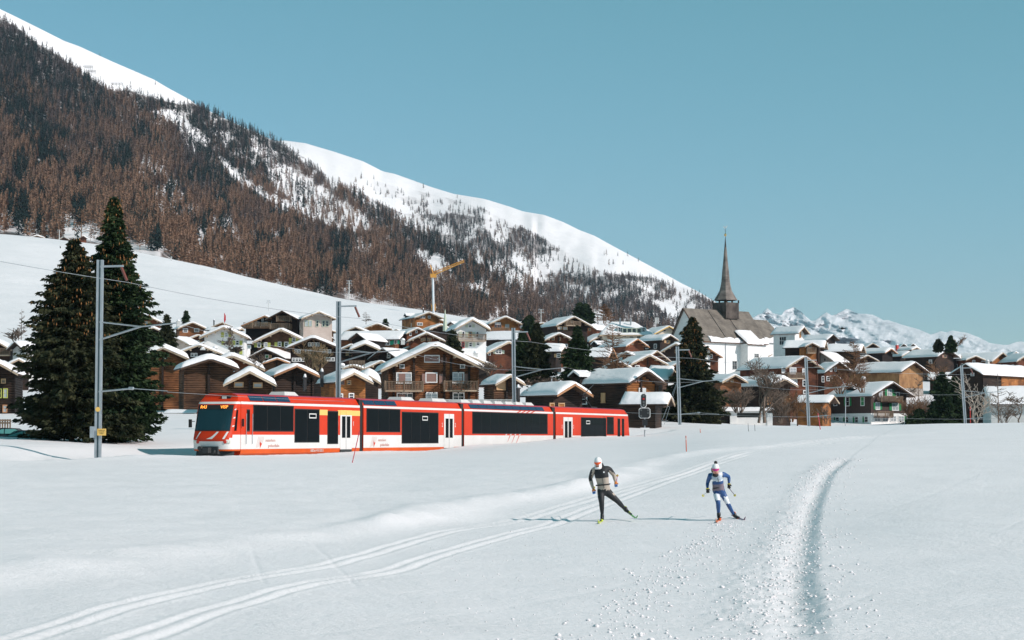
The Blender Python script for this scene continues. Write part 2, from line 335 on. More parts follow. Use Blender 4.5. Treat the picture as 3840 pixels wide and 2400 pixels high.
Zg=Zg+gdetail(Xg.ravel(),Yg.ravel())*sst(225,204,Yg.ravel())+sst(300,700,Yg.ravel())*(1.2*fbm(Xg.ravel(),Yg.ravel(),70,3,15)+.5*fbm(Xg.ravel(),Yg.ravel(),22,3,25))
o=gridmesh('snow_hillside',Xg,Yg,Zg.reshape(Xg.shape),HSNOW); tag(o,kind='structure')
mb=MB(); mb.add([(-1500,-600,-3),(1500,-600,-3),(1500,1500,-3),(-1500,1500,-3)],[(0,1,2,3)]); o=mb.build('valley_floor_bounce',HSNOW); tag(o,kind='structure')  # unseen snow sheet below the terrain, added only to bounce light
# snow chunks along the furrow and the churned strip
def clump_mesh(name,pts,sz,mat,seed):
    r=np.random.default_rng(seed); base=np.array([(1,0,0),(-1,0,0),(0,1,0),(0,-1,0),(0,0,1),(0,0,-1)],float)
    T0=np.array([(0,2,4),(2,1,4),(1,3,4),(3,0,4),(2,0,5),(1,2,5),(3,1,5),(0,3,5)]); n=len(pts)
    a=r.uniform(0,6.28,n); sc=np.stack([sz*r.uniform(.7,1.3,n),sz*r.uniform(.7,1.3,n),sz*r.uniform(.35,.7,n)],1)
    V=base[None]*sc[:,None,:]*r.uniform(.75,1.2,(n,6,1)); c,s=np.cos(a)[:,None],np.sin(a)[:,None]
    V=np.stack([V[...,0]*c-V[...,1]*s,V[...,0]*s+V[...,1]*c,V[...,2]],2)+pts[:,None,:]
    T=(T0[None]+6*np.arange(n)[:,None,None]).reshape(-1,3)
    return link(bpy.data.objects.new(name,npmesh(name,V.reshape(-1,3),T,mat)))
def along(P,n,off,spread,a0=0,a1=1):
    seg=np.hypot(*np.diff(P,axis=0).T); L=np.concatenate([[0],np.cumsum(seg)]); t=rng.uniform(a0,a1,n)*L[-1]
    x=np.interp(t,L,P[:,0]); y=np.interp(t,L,P[:,1]); i=np.clip(np.searchsorted(L,t)-1,0,len(seg)-1); d=np.diff(P,axis=0)[i]/seg[i][:,None]
    o=off+spread*rng.standard_normal(n); return x-d[:,1]*o,y+d[:,0]*o
x,y=along(FUR,5000,.42,.36); x2,y2=along(FUR,800,-.40,.35)
C2=catmull(pline([(2250,2460),(2400,2250),(2560,2100),(2680,2020),(2740,1960)])); x3,y3=along(C2,1300,0,.30)
x4=rng.uniform(-.05,.12,1500); y4=rng.uniform(17,48,1500); x4=x4*y4
x=np.concatenate([x,x2,x3,x4]); y=np.concatenate([y,y2,y3,y4]); sz=rng.gamma(1.3,.0085,len(x))+.004; sz=np.minimum(sz,.045)
sz[-1500:]*=.45; z=ground(x,y)+sz*.25
o=clump_mesh('snow_chunks',np.stack([x,y,z],1),sz,SNOW,3); tag(o,'loose broken snow lumps thrown up along the ploughed furrow and trail','snow lumps',kind='stuff')

# ================= MOUNTAINS =================
def poly(P): 
    P=np.array(P,float); return lambda x: np.interp(x,P[:,0],P[:,1])
hill=poly([(-300,850),(0,863),(110,880),(200,888),(330,880),(420,905),(590,920),(640,948),(700,985),(800,1010),(889,1024),(1016,1048),(1095,1067),(1175,1084),(1270,1089),(1365,1105),(1619,1159),(1849,1187),(1970,1203),(2560,1260),(3000,1290)])
ridgeA=poly([(-300,-160),(-100,-40),(0,34),(48,57),(137,101),(238,152),(298,174),(417,229),(524,275),(577,298),(625,327),(714,375),(738,394),(833,440),(929,484),(1012,521),(1071,552),(1145,606),(1217,661),(1325,720),(1405,775),(1500,832),(1650,905),(1800,990),(1950,1085),(2080,1185),(2300,1300)])
ridgeB=poly([(900,560),(1000,530),(1069,527),(1145,537),(1253,569),(1362,605),(1434,642),(1480,652),(1542,674),(1622,703),(1701,727),(1817,746),(1911,775),(1962,793),(2041,806),(2113,833),(2171,862),(2229,884),(2294,920),(2374,963),(2482,1021),(2555,1062),(2612,1090),(2699,1142),(2800,1202),(2900,1262),(3050,1350)])
baseA=lambda x: hill(x)+70
baseB=lambda x: np.maximum(ridgeA(np.minimum(x,2000))+60,0)*(x<2000)+(x>=2000)*(hill(x)+60)
DbA=poly([(-300,1150),(700,1080),(1300,1250),(1800,1500),(2300,1900)]); DrA=poly([(-300,2300),(700,2500),(1071,2700),(1405,2500),(1800,2100),(2300,2300)])
DbB=poly([(900,2900),(1400,2700),(2000,2100),(2300,2000),(2900,2300)]); DrB=poly([(900,4200),(1500,4000),(2200,3500),(2900,2900)])
def surfpt(px,py,which):
    b,r,D0,D1=(baseA,ridgeA,DbA,DrA) if which=='A' else (baseB,ridgeB,DbB,DrB)
    t=np.clip((b(px)-py)/np.maximum(b(px)-r(px),1),0,1.0)
    Y=D0(px)+(D1(px)-D0(px))*t**1.15
    rel=.03*fbm(px,py,260,4,71 if which=='A' else 72)+.012*fbm(px*1.0,py*.5,70,3,73)
    Y=Y*(1+rel*np.sin(np.pi*np.clip(t,0,1))**.5)
    cx=(px-1920)/F; cy=(1200-py)/F; k=Y/(CPI-cy*SPI); return k*cx,Y,CZ+k*(SPI+cy*CPI)
def inpoly(x,y,P):
    P=np.array(P,float); c=np.zeros(x.shape,bool); j=len(P)-1
    for i in range(len(P)):
        xi,yi=P[i];xj,yj=P[j]; m=((yi>y)!=(yj>y))&(x<(xj-xi)*(y-yi)/(yj-yi+1e-9)+xi); c^=m; j=i
    return c
treelineA=poly([(-300,0),(0,65),(71,113),(137,160),(238,220),(298,262),(357,303),(411,339),(476,339),(536,357),(625,381),(685,393),(738,385),(2400,0)])
treelineB=poly([(1000,500),(1094,560),(1145,595),(1217,650),(1304,690),(1405,752),(1506,800),(1560,806),(1640,800),(1700,790),(1795,775),(1897,826),(2012,877),(2085,920),(2171,978),(2258,1021),(2374,1034),(2446,1040),(2555,1075),(2620,1092),(2950,1350)])
SP=[([(560,405),(655,411),(774,506),(792,530),(768,548),(702,506),(631,452)],.13),
 ([(795,548),(893,640),(1012,722),(1160,782),(1300,838),(1290,860),(1150,806),(1000,750),(870,665)],.10),
 ([(929,512),(1012,554),(1042,571),(1040,640),(1160,672),(1165,715),(1100,750),(1020,700),(1000,620),(950,560)],.28),
 ([(1043,609),(1123,638),(1253,731),(1361,790),(1400,860),(1340,870),(1217,840),(1166,811),(1108,768),(1043,689)],.22),
 ([(1549,927),(1650,950),(1704,1000),(1650,1021),(1593,1005)],.08),([(1745,1045),(1860,1093),(1830,1106),(1750,1075)],.08),
 ([(1925,935),(1990,980),(2063,1057),(2012,1057),(1915,985)],.14),([(2440,1115),(2565,1162),(2520,1200),(2460,1144)],.03),
 ([(225,790),(340,835),(345,905),(235,890)],.05),([(0,770),(120,820),(200,860),(120,880),(0,868)],.35),([(225,780),(345,830),(480,875),(620,925),(600,965),(330,905)],.30),
 ([(1480,800),(1560,806),(1660,830),(1700,880),(1640,870),(1560,840)],.35),([(2330,1040),(2420,1060),(2480,1105),(2440,1100)],.15)]
def density(px,py,w):
    d=np.ones(px.shape)
    d=np.where(py<treelineA(px),.004,d) if w=='A' else np.where(py<treelineB(px),.006,d)
    if w=='B':
        d=np.where(inpoly(px,py,[(1490,735),(1560,715),(1650,735),(1790,775),(1880,830),(1700,800),(1560,800)]),.35,d)
        d=np.where((py<treelineB(px))&inpoly(px,py,[(1330,650),(1480,700),(1560,740),(1450,740)]),.12,d)
    for P,v in SP: d=np.where(inpoly(px,py,P),np.minimum(d,v),d)
    n=fbm(px,py,110,4,91); 
    if w=='B': d=d*np.where(n>.12,.18,1)*np.where(fbm(px,py*1.6,40,3,66)>.25,.35,1)*.85
    else: d=d*np.where(n>.42,.5,1)*np.where((fbm(px,py*1.4,50,3,67)>.30)&(px>650),.35,1)
    return d
def sprucef(px,py):
    s=.10+.75*sst(.10,.22,fbm(px*1.0,py*1.3,75,3,55))
    for P,v in (([(-50,130),(120,150),(260,300),(420,330),(330,480),(150,400),(-50,380)],.6),([(410,330),(740,370),(700,460),(560,400)],.8),([(714,375),(1071,545),(1145,600),(1100,640),(950,540),(760,470)],.75),
      ([(330,310),(470,420),(420,480),(300,420)],.5),([(1300,700),(1420,770),(1760,850),(1960,950),(1960,1090),(1760,1110),(1560,950),(1340,820)],.62),([(2000,1000),(2300,1090),(2250,1170),(2000,1120)],.35)):
        s=np.where(inpoly(px,py,P),np.maximum(s,v),s)
    return s
def mtn_mat():
    m,n,b=nodes('mountain_snow'); L=n.links; N=n.nodes.new
    at_=N('ShaderNodeAttribute'); at_.attribute_name='cover'; tc=N('ShaderNodeTexCoord')
    nz=N('ShaderNodeTexNoise'); nz.inputs['Scale'].default_value=.09; nz.inputs['Detail'].default_value=6; nz.inputs['Roughness'].default_value=.7; L.new(tc.outputs['Object'],nz.inputs['Vector'])
    mp=N('ShaderNodeMapRange'); mp.inputs[1].default_value=.32; mp.inputs[2].default_value=.50; L.new(nz.outputs[0],mp.inputs[0])
    mu=N('ShaderNodeMath'); mu.operation='MULTIPLY'; L.new(mp.outputs[0],mu.inputs[0]); L.new(at_.outputs['Fac'],mu.inputs[1])
    mx=N('ShaderNodeMix'); mx.data_type='RGBA'; L.new(mu.outputs[0],mx.inputs[0]); mx.inputs[6].default_value=(.86,.845,.855,1); mx.inputs[7].default_value=(.085,.056,.043,1)
    L.new(mx.outputs[2],b.inputs['Base Color']); b.inputs['Roughness'].default_value=.8; b.inputs['Specular IOR Level'].default_value=.1
    n2=N('ShaderNodeTexNoise'); n2.inputs['Scale'].default_value=.02; n2.inputs['Detail'].default_value=8; L.new(tc.outputs['Object'],n2.inputs['Vector'])
    bp=N('ShaderNodeBump'); bp.inputs['Distance'].default_value=7; bp.inputs['Strength'].default_value=.6; L.new(n2.outputs[0],bp.inputs['Height']); L.new(bp.outputs[0],b.inputs['Normal'])
    return m
MSN=mtn_mat()
def mountain(name,w,x0,x1,n,m):
    px=np.linspace(x0,x1,n); t=np.concatenate([np.linspace(-.15,1,m)])
    b,r=(baseA,ridgeA) if w=='A' else (baseB,ridgeB)
    PX,TT=np.meshgrid(px,t,indexing='xy'); PY=b(PX)+(r(PX)-b(PX))*TT
    PY=np.where(TT<=1,PY,PY)
    X,Y,Z=surfpt(PX.ravel(),PY.ravel(),w)
    Y=Y.reshape(PX.shape); X=X.reshape(PX.shape); Z=Z.reshape(PX.shape)
    cov=density(PX.ravel(),PY.ravel(),w); cov=np.clip(cov*.95,0,1)*(TT.ravel()<.995)
    # back side of the ridge falls away
    X=np.vstack([X,X[-1:]*1.1,X[-1:]*1.5]); Z2=Z[-1:]; Y=np.vstack([Y,Y[-1:]*1.1,Y[-1:]*1.5]); Z=np.vstack([Z,Z2*1.02-10,Z2*.2]); cov=np.concatenate([cov,np.zeros(2*n)])
    o=gridmesh(name,X,Y,Z,MSN,{'cover':cov}); return tag(o,kind='structure')
mountain('mountain_slope','A',-300,2150,260,150); mountain('mountain_ridge','B',900,3050,220,130)
# distant peaks
PK=[(2700,1210),(2800,1195),(2840,1182),(2857,1175),(2878,1157),(2900,1178),(2932,1182),(2946,1164),(2962,1158),(2982,1155),(3000,1166),(3020,1187),(3043,1203),(3058,1200),(3071,1193),(3085,1180),(3100,1168),(3118,1182),(3135,1180),(3155,1170),(3173,1157),(3195,1166),(3216,1175),(3272,1179),(3312,1200),(3331,1200),(3384,1218),(3447,1236),(3490,1254),(3505,1250),(3527,1241),(3550,1246),(3573,1239),(3600,1244),(3629,1249),(3669,1264),(3712,1286),(3740,1290),(3778,1294),(3811,1282),(3840,1281),(3960,1262),(4200,1240)]
pk=poly(PK); px=np.linspace(2650,4200,420); t=np.linspace(0,1,90)
PX,TT=np.meshgrid(px,t,indexing='xy'); top=pk(PX)+(1.2+4.5*sst(3230,3150,PX))*fbm(PX,PX*0,16,4,5); PY=1440+(top-1440)*TT
TA_=np.clip((1440-PY)/285.0,0,1.05); D=3600+5600*TA_
rock=sst(3260,3150,PX)
u=PX+ (1440-PY)*.55
relief=fbm(u,PY*2.0,60,5,33); rid=1-2*np.abs(fbm(u*.9,PY*1.8,30,4,35))
D=D*(1+(.050+.045*rock)*relief*np.sin(np.pi*TT)**.6+.022*rock*rid*np.sin(np.pi*TT)**.5+.05*np.abs(np.sin((PX-3173)/75))*rock*(1-TT))
cx=(PX-1920)/F; cy=(1200-PY)/F; k=D/(CPI-cy*SPI); X=k*cx; Z=CZ+k*(SPI+cy*CPI)
X=np.vstack([X,X[-1:]*1.2]);Y=np.vstack([D,D[-1:]*1.2]);Z=np.vstack([Z,Z[-1:]*.6])
def peak_mat():
    m,n,b=nodes('peak_snow_rock'); L=n.links; N=n.nodes.new
    tc=N('ShaderNodeTexCoord'); ge=N('ShaderNodeNewGeometry'); at_=N('ShaderNodeAttribute'); at_.attribute_name='cover'
    nz=N('ShaderNodeTexNoise'); nz.inputs['Scale'].default_value=.008; nz.inputs['Detail'].default_value=10; nz.inputs['Roughness'].default_value=.75; L.new(tc.outputs['Object'],nz.inputs['Vector'])
    mp=N('ShaderNodeMapRange'); mp.inputs[1].default_value=.50; mp.inputs[2].default_value=.60; L.new(nz.outputs[0],mp.inputs[0])
    mu=N('ShaderNodeMath'); mu.operation='MULTIPLY'; L.new(mp.outputs[0],mu.inputs[0]); L.new(at_.outputs['Fac'],mu.inputs[1])
    mx=N('ShaderNodeMix'); mx.data_type='RGBA'; L.new(mu.outputs[0],mx.inputs[0]); mx.inputs[6].default_value=(.88,.90,.92,1); mx.inputs[7].default_value=(.26,.29,.33,1)
    L.new(mx.outputs[2],b.inputs['Base Color']); b.inputs['Roughness'].default_value=.8
    bp=N('ShaderNodeBump'); bp.inputs['Distance'].default_value=30; bp.inputs['Strength'].default_value=.7; L.new(nz.outputs[0],bp.inputs['Height']); L.new(bp.outputs[0],b.inputs['Normal'])
    return m
PKM=peak_mat(); cov=np.concatenate([(.05+.60*rock*(.5+.5*sst(-.2,.3,relief))+.25*(fbm(PX,PY,70,3,8)>.25)).ravel(),np.zeros(420)])
o=gridmesh('distant_peaks',X,Y,Z,PKM,{'cover':cov}); tag(o,kind='structure')
# ---------------- forest
LARCHS=[plain('larch_twigs_rust',(.24,.142,.090),.9,var=.2,scale=.06,spec=.1),plain('larch_twigs_brown',(.170,.108,.078),.9,var=.25,scale=.06,spec=.1),plain('larch_twigs_grey',(.092,.072,.067),.9,var=.25,scale=.06,spec=.1)]; SPRM=plain('spruce_needles_far',(.012,.024,.020),.9,var=.3,scale=.06,spec=.1)
BARKM=plain('bark',(.10,.075,.06),.9,spec=.1)
def conif(kind,n,r):
    V=[];T=[]
    def tri(a,b,c): k=len(V); V.extend([a,b,c]); T.append((k,k+1,k+2))
    for q in range(3):
        a=q*2.1; w=.012; tri((w*math.cos(a),w*math.sin(a),-.08),(-w*math.cos(a+.6),-w*math.sin(a+.6),-.08),(0,0,1))
    z0=.22 if kind=='larch' else .06; Rm=.20 if kind=='larch' else .20
    for i in range(n):
        h=z0+(1-z0)*(i+r.random())/n; rad=Rm*((1-h)/(1-z0))**.75*r.uniform(.7,1.15)+.012; a=r.uniform(0,6.283)
        if kind=='larch':
            dz=r.uniform(-.02,.05); wv=r.uniform(.25,.6)
            tri((0,0,h+.02),(rad*math.cos(a),rad*math.sin(a),h+dz),(rad*.8*math.cos(a+wv),rad*.8*math.sin(a+wv),h-.05+dz))
        else:
            wv=r.uniform(.4,.8); tri((0,0,h+.06),(rad*math.cos(a),rad*math.sin(a),h-.04),(rad*math.cos(a+wv),rad*math.sin(a+wv),h-.05))
    return np.array(V),np.array(T)
rr_=random.Random(5)
LV=[conif('larch',60,rr_) for _ in range(6)]; SV=[conif('spruce',34,rr_) for _ in range(4)]
# candidate positions
cand=[]
for w,x0,x1,ntry in (('A',-150,2150,54000),('B',1000,2920,46000)):
    px=rng.uniform(x0,x1,ntry); b,r=(baseA,ridgeA) if w=='A' else (baseB,ridgeB); lo=r(px)+1; hi=b(px)-45
    py=rng.uniform(-60,1260,ntry); ok=(py>lo)&(py<hi)
    if w=='A': ok&=~((px>1071)&(py<ridgeA(px)+4))
    else: ok&=(py<np.where(px<1990,ridgeA(px)-2,9999))
    px=px[ok];py=py[ok]; X,Y,Z=surfpt(px,py,w); pe=py-.42*13*F/Y; pr=density(px,np.minimum(pe,b(px)),w)*np.where(pe<r(px)+8,.75,1)*np.clip((Y/1900)**1.3,.36,1.35)*(1.25 if w=='A' else 1.15)
    k=rng.random(len(px))<pr; cand.append(np.stack([X[k],Y[k],Z[k],px[k],py[k]],1))
C=np.vstack(cand); spf=sprucef(C[:,3],C[:,4]); isS=rng.random(len(C))<spf
hh=rng.uniform(8.5,15.5,len(C))*np.where(C[:,1]>2600,.85,1)*np.where(isS,1.05,1)
small=((C[:,4]<treelineA(C[:,3]))&(C[:,3]<900)); hh[small]*=.45
def forest(name,idx,protos,mats,pick,label,cat,nobj,oname,olabel,group):
    app=hh[idx]/C[idx,1]; order=idx[np.argsort(-app)]; near=order[:nobj]; far=order[nobj:]
    ms=[[npmesh(oname,v,t,mt) for v,t in protos] for mt in mats]; pk_=pick(C[:,3],C[:,4])
    for i in near:
        o=bpy.data.objects.new(oname,ms[int(pk_[i])][int(rng.integers(len(protos)))]); COL.objects.link(o); o.location=C[i,:3]; s=float(hh[i]); o.scale=(s*float(rng.uniform(.85,1.15)),)*2+(s,); o.rotation_euler=(0,0,float(rng.uniform(0,6.28)))
        tag(o,olabel,cat,group)
    Vs=[];Ts=[];Ms=[];off=0; var=rng.integers(0,len(protos),len(far))
    for q,(v,t) in enumerate(protos):
        f=far[var==q]; a=rng.uniform(0,6.28,len(f)); s=hh[f]; wd=s*rng.uniform(.85,1.2,len(f))
        c,sn=np.cos(a)[:,None],np.sin(a)[:,None]
        x=(v[None,:,0]*c-v[None,:,1]*sn)*wd[:,None]+C[f,0][:,None]; y=(v[None,:,0]*sn+v[None,:,1]*c)*wd[:,None]+C[f,1][:,None]; z=v[None,:,2]*s[:,None]+C[f,2][:,None]
        Vs.append(np.stack([x,y,z],2).reshape(-1,3)); Ts.append((t[None]+(np.arange(len(f))*len(v))[:,None,None]).reshape(-1,3)+off); off+=len(f)*len(v); Ms.append(np.repeat(pk_[f],len(t)))
    o=link(bpy.data.objects.new(name,npmesh(name,np.vstack(Vs),np.vstack(Ts),mats,midx=np.concatenate(Ms)))); tag(o,label,'forest',kind='stuff')
iS=np.where(isS)[0]; iL=np.where(~isS)[0]
def pickL(px,py):
    low=(hill(px)-py)/420.0; v=1.0-low*1.1+.9*fbm(px,py,120,3,12)+rng.normal(0,.28,len(px))-.75*sst(1300,1900,px); return np.where(v>.40,0,np.where(v>-.25,1,2))
forest('larch_forest',iL,LV,LARCHS,pickL,'bare brown larch forest covering the mountain slope','larch tree',290,'larch_tree','bare brown larch at the lower edge of the mountain forest','larches at the lower forest edge')
forest('spruce_forest',iS,SV,[SPRM],lambda px,py: np.zeros(len(px),int),'dark green spruces scattered through the larch forest on the mountain','spruce tree',120,'spruce_tree','dark spruce among the larches on the lower mountain slope','spruces among the slope larches')
print('TREES',len(iL),len(iS))

# ================= HAZE =================
hb=MB(); hb.box(-3200,5000,-700,12500,-5,950); hz=hb.build('haze',SNOW); hz.data.materials.clear()
hm=bpy.data.materials.new('air'); hm.use_nodes=True; hn=hm.node_tree; hn.nodes.clear(); ho=hn.nodes.new('ShaderNodeOutputMaterial'); hv=hn.nodes.new('ShaderNodeVolumePrincipled'); hv.inputs['Color'].default_value=(.62,.80,1,1); hv.inputs['Density'].default_value=HAZE_D
hn.links.new(hv.outputs[0],ho.inputs['Volume']); hz.data.materials.append(hm); tag(hz,kind='stuff')
# ================= VILLAGE =================
def grid_snow(w,L,pt,t,seed,over=.06,bump=.05):
    """snow blanket on a gable roof: local x across, y back, z relative to the ridge line of the roof"""
    na,nb=22,max(8,int(L/1.0)+4); a=np.linspace(-1,1,na); a=np.sign(a)*np.abs(a)**.85; b=np.linspace(0,1,nb); b=.5-.5*np.cos(np.pi*b)
    A,B=np.meshgrid(a,b,indexing='xy'); hw=w/2+over; X=A*hw; Y=-over+B*(L+2*over)
    base=-np.sqrt(X*X+.03)*pt
    rnd=(1-np.abs(A)**9)**.5*np.clip(1-np.abs(2*B-1)**(14),0,1)**.5
    top=base+t*rnd*(1+.35*fbm(X+seed*7.3,Y+seed*3.1,3.2,3,seed))+bump*fbm(X+seed,Y,1.1,2,seed+5)*rnd-.10*np.exp(-(X/.6)**2)*rnd*0
    Y=Y+ (A*0+1)*.10*fbm(X*1.0+seed,X*0,1.2,2,seed+9)*(np.abs(2*B-1)**6)*np.sign(B-.5)
    n,m=X.shape; V=np.stack([X.ravel(),Y.ravel(),top.ravel()],1); V2=np.stack([X.ravel(),Y.ravel(),(base-.02).ravel()],1)
    i=(np.arange(n-1)[:,None]*m+np.arange(m-1)[None,:]).ravel(); T=np.stack([i,i+1,i+m+1,i+m],1); k=n*m
    Tb=T[:,::-1]+k
    edge=list(range(m))+[r*m+m-1 for r in range(1,n)]+[ (n-1)*m+c for c in range(m-2,-1,-1)]+[r*m for r in range(n-2,0,-1)]
    e=np.array(edge); e2=np.roll(e,-1); S=np.stack([e,e+k,e2+k,e2],1)
    return np.vstack([V,V2]),np.vstack([T,Tb,S])
WM={}
def window_mesh(w,h,style):
    key=(round(w,1),round(h,1),style)
    if key in WM: return WM[key]
    w,h=max(.3,key[0]),max(.3,key[1]); fr=MB(); t=.11 if w>.6 else .08
    fr.box(-w/2-t,w/2+t,-.09,.02,h/2,h/2+t*1.2); fr.box(-w/2-t,w/2+t,-.12,.02,-h/2-t,-h/2); fr.box(-w/2-t,-w/2,-.09,.02,-h/2,h/2); fr.box(w/2,w/2+t,-.09,.02,-h/2,h/2)
    nm=max(0,int(round(w/.6))-1) if style!='plain' else 0
    for i in range(nm): x=-w/2+w*(i+1)/(nm+1); fr.box(x-.035,x+.035,-.07,.0,-h/2,h/2)
    if style=='cross': fr.box(-w/2,w/2,-.068,.0,-.0,.05)
    gl=MB(); gl.box(-w/2,w/2,-.045,.015,-h/2,h/2)
    sh=MB(); sh.box(-.22 if w<1 else -.3,.22 if w<1 else .3,-.08,-.03,-h/2-.03,h/2+.03)
    WM[key]=(fr,gl,sh,{}); return WM[key]
def add_window(parent,x,y,z,w,h,frame=None,pane=None,shutter=None,style='cross',rz=0,shut=(1,1),name='window'):
    frame=frame or WHITEP; pane=pane or GLASS
    fr,gl,sh,cache=window_mesh(w,h,style)
    def me(k,mb,mat,nm):
        kk=(k,mat.name)
        if kk not in cache: cache[kk]=mb.mesh(nm,mat)
        return cache[kk]
    f=link(bpy.data.objects.new(name,me('f',fr,frame,'window')),parent); f.location=(x,y,z); f.rotation_euler=(0,0,rz)
    p=link(bpy.data.objects.new('pane',me('g',gl,pane,'pane')),f)
    if shutter:
        sw=.22 if w<1 else .3
        for s,on in ((-1,shut[0]),(1,shut[1])):
            if on: q=link(bpy.data.objects.new('shutter',me('s',sh,shutter,'shutter')),f); q.location=(s*(w/2+.13+sw),0,0)
    return f
HL=[]
def core(name,ax,ay,az,th,w,L,pt,g,mat,label,cat='house',group=None,oe=None,of=1.25,ob=.5,fasc=None,snow=.34,logs=False,windows=(),side=(),balc=(),chim=(),base=None,baseh=2.2,seed=None,smat=None,posts=True,asym=None,logmat=None,roofmat=None,auto=0,frame=None,purl=True,wallmat2=None,floor=None,openg=False,dormer=None):
    """gable roofed building. apex (ax,ay,az) is the front end of the roof ridge"""
    seed=seed if seed is not None else len(HL)+1
    rd=random.Random(seed*13+5); fasc=fasc or FASC
    g0=g-.8; H=az-g0
    e=thing(name,(ax,ay,g0),label,cat,group,th)
    oe=oe if oe is not None else min(.95,w*.09); wl=w/2-oe; rt=.16; ridge=H-rt
    eh=ridge-wl*pt-.02
    y0,y1=of,L-ob
    wb=MB(); wb.prism([(-wl,0),(wl,0),(wl,eh),(0,ridge-.02),(-wl,eh)],y0,y1); wb.build('wall',mat,e)
    if base is not None:
        bb=MB(); bb.box(-wl-.04,wl+.04,y0-.04,y1+.04,0,baseh+.8); bb.build('plinth',base,e)
    if logs:
        lb=MB(); ls=MB(); ch=.24; z=(baseh+.85) if base is not None else .2; k=0
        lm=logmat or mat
        while z+ch<ridge-.25:
            hw=min(wl,(ridge-.1-(z+ch))/pt); 
            if hw<.25: break
            pr=.05+.03*rd.random(); lb.add([(-hw,y0,z),(hw,y0,z),(hw,y0,z+ch),(-hw,y0,z+ch),(-hw,y0-pr,z+.05),(hw,y0-pr,z+.05),(hw,y0-pr,z+ch-.05),(-hw,y0-pr,z+ch-.05)],[(4,5,6,7),(0,1,5,4),(7,6,2,3),(0,4,7,3),(1,2,6,5)])
            if z+ch<eh: 
                for s in (-1,1):
                    X=s*wl; Xp=s*(wl+pr); q=[(X,y0,z),(X,y1,z),(X,y1,z+ch),(X,y0,z+ch),(Xp,y0-.18,z+.05),(Xp,y1+.1,z+.05),(Xp,y1+.1,z+ch-.05),(Xp,y0-.18,z+ch-.05)]
                    fs=[(4,5,6,7),(0,1,5,4),(7,6,2,3),(0,4,7,3),(1,2,6,5)]; ls.add(q,fs if s>0 else [f[::-1] for f in fs])
                    ls.box(s*wl-.10,s*wl+.10,y0-.2,y0,z+.03,z+ch-.03)   # projecting log ends
            z+=ch; k+=1
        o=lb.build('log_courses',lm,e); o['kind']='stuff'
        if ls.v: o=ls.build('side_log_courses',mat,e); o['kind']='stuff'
        pb=MB()
        for x in ((0,) if posts else ()):
            pb.box(x-.12,x+.12,y0-.24,y0-.03,(baseh+.8) if base is not None else .1,ridge-.4)
        if posts: pb.build('post',LOGD,e)
    # roof
    rb=MB(); q=w/2
    rb.add([(-q,0,H-q*pt),(0,0,H),(q,0,H-q*pt),(q,0,H-q*pt-rt),(0,0,H-rt),(-q,0,H-q*pt-rt)]+[(-q,L,H-q*pt),(0,L,H),(q,L,H-q*pt),(q,L,H-q*pt-rt),(0,L,H-rt),(-q,L,H-q*pt-rt)],
      [(0,5,4,1),(1,4,3,2),(6,7,10,11),(7,8,9,10),(0,1,7,6),(1,2,8,7),(5,11,10,4),(4,10,9,3),(0,6,11,5),(2,3,9,8)])
    roof=rb.build('roof',roofmat or FASCD,e)
    bb=MB(); bh=.30 if w>7 else .24
    for s in (-1,1):
        P=[(0,-.05,H+.03),(s*(q+.03),-.05,H+.03-(q+.03)*pt),(s*(q+.03),-.05,H+.03-(q+.03)*pt-bh),(0,-.05,H+.03-bh)]; P2=[(x,.02,z) for x,y,z in P]
        fs=[(0,1,2,3),(7,6,5,4),(0,4,5,1),(1,5,6,2),(2,6,7,3),(3,7,4,0)]; bb.add(P+P2,fs if s<0 else [f[::-1] for f in fs])
    bb.build('bargeboard',fasc,roof)
    if purl and w>6:
        pb=MB()
        for fx in (-.86,-.45,.0,.45,.86):
            x=fx*wl; z=H-abs(x)*pt-rt-.13; pb.box(x-.1,x+.1,.06,y0+.1,z-.13,z+.10)
        o=pb.build('purlins',fasc if fasc in (FASC,FASCO) else LOGM,roof); o['kind']='stuff'
    if snow:
        V,T=grid_snow(w,L,pt,snow*rd.uniform(.7,1.2),seed); V[:,2]+=H+.035
        link(bpy.data.objects.new('snow_cover',npmesh('snow_cover',V,T,smat or RSNOW,True)),e)
    # gable windows (x across from the apex line, dz below the apex)
    for wn in windows:
        x,dz,ww,wh=wn[:4]; op=wn[4] if len(wn)>4 else {}
        add_window(e,x,y0-(.09 if logs else .0),H-dz,ww,wh,**{**({'frame':frame} if frame else {}),**op})
    for wn in side:   # left side wall: y back from front wall, dz below eave
        sx,y,dz,ww,wh=wn[:5]; op=wn[5] if len(wn)>5 else {}
        if y+ww/2<y1-y0-.2 : add_window(e,sx*(wl+(.09 if logs else 0)),y0+y,eh-dz,ww,wh,rz=-sx*-math.pi/2 if sx>0 else -math.pi/2,**op)
    if auto:
        rows=min(auto,3); 
        for r in range(rows):
            dz=1.1+.9*wl*pt*.4+r*2.5+ (0 if r else .0)
            avail=min(wl,(dz-.9)/pt)-.5
            if avail<.45 or H-dz<1.0: continue
            nwin=max(1,int(avail*2/1.9)); 
            for i in range(nwin):
                x=(-avail+.4)+(2*avail-.8)*(i/(nwin-1) if nwin>1 else .5)
                if rd.random()<.85: add_window(e,x,y0-(.09 if logs else 0),H-dz,.55,.6,frame=frame or rd.choice([WHITEP,TANP,WHITEP]),shutter=rd.choice([None,None,BROWNP,TANP]) if nwin<4 else None,pane=rd.choice([GLASS,GLASS,CURT]))
        for i in range(int((y1-y0)/3.2)):
            if eh>2.5 and rd.random()<.7: add_window(e,-wl-(.09 if logs else 0),y0+1.6+i*3,eh-1.3,.75,.85,frame=frame,rz=-math.pi/2)
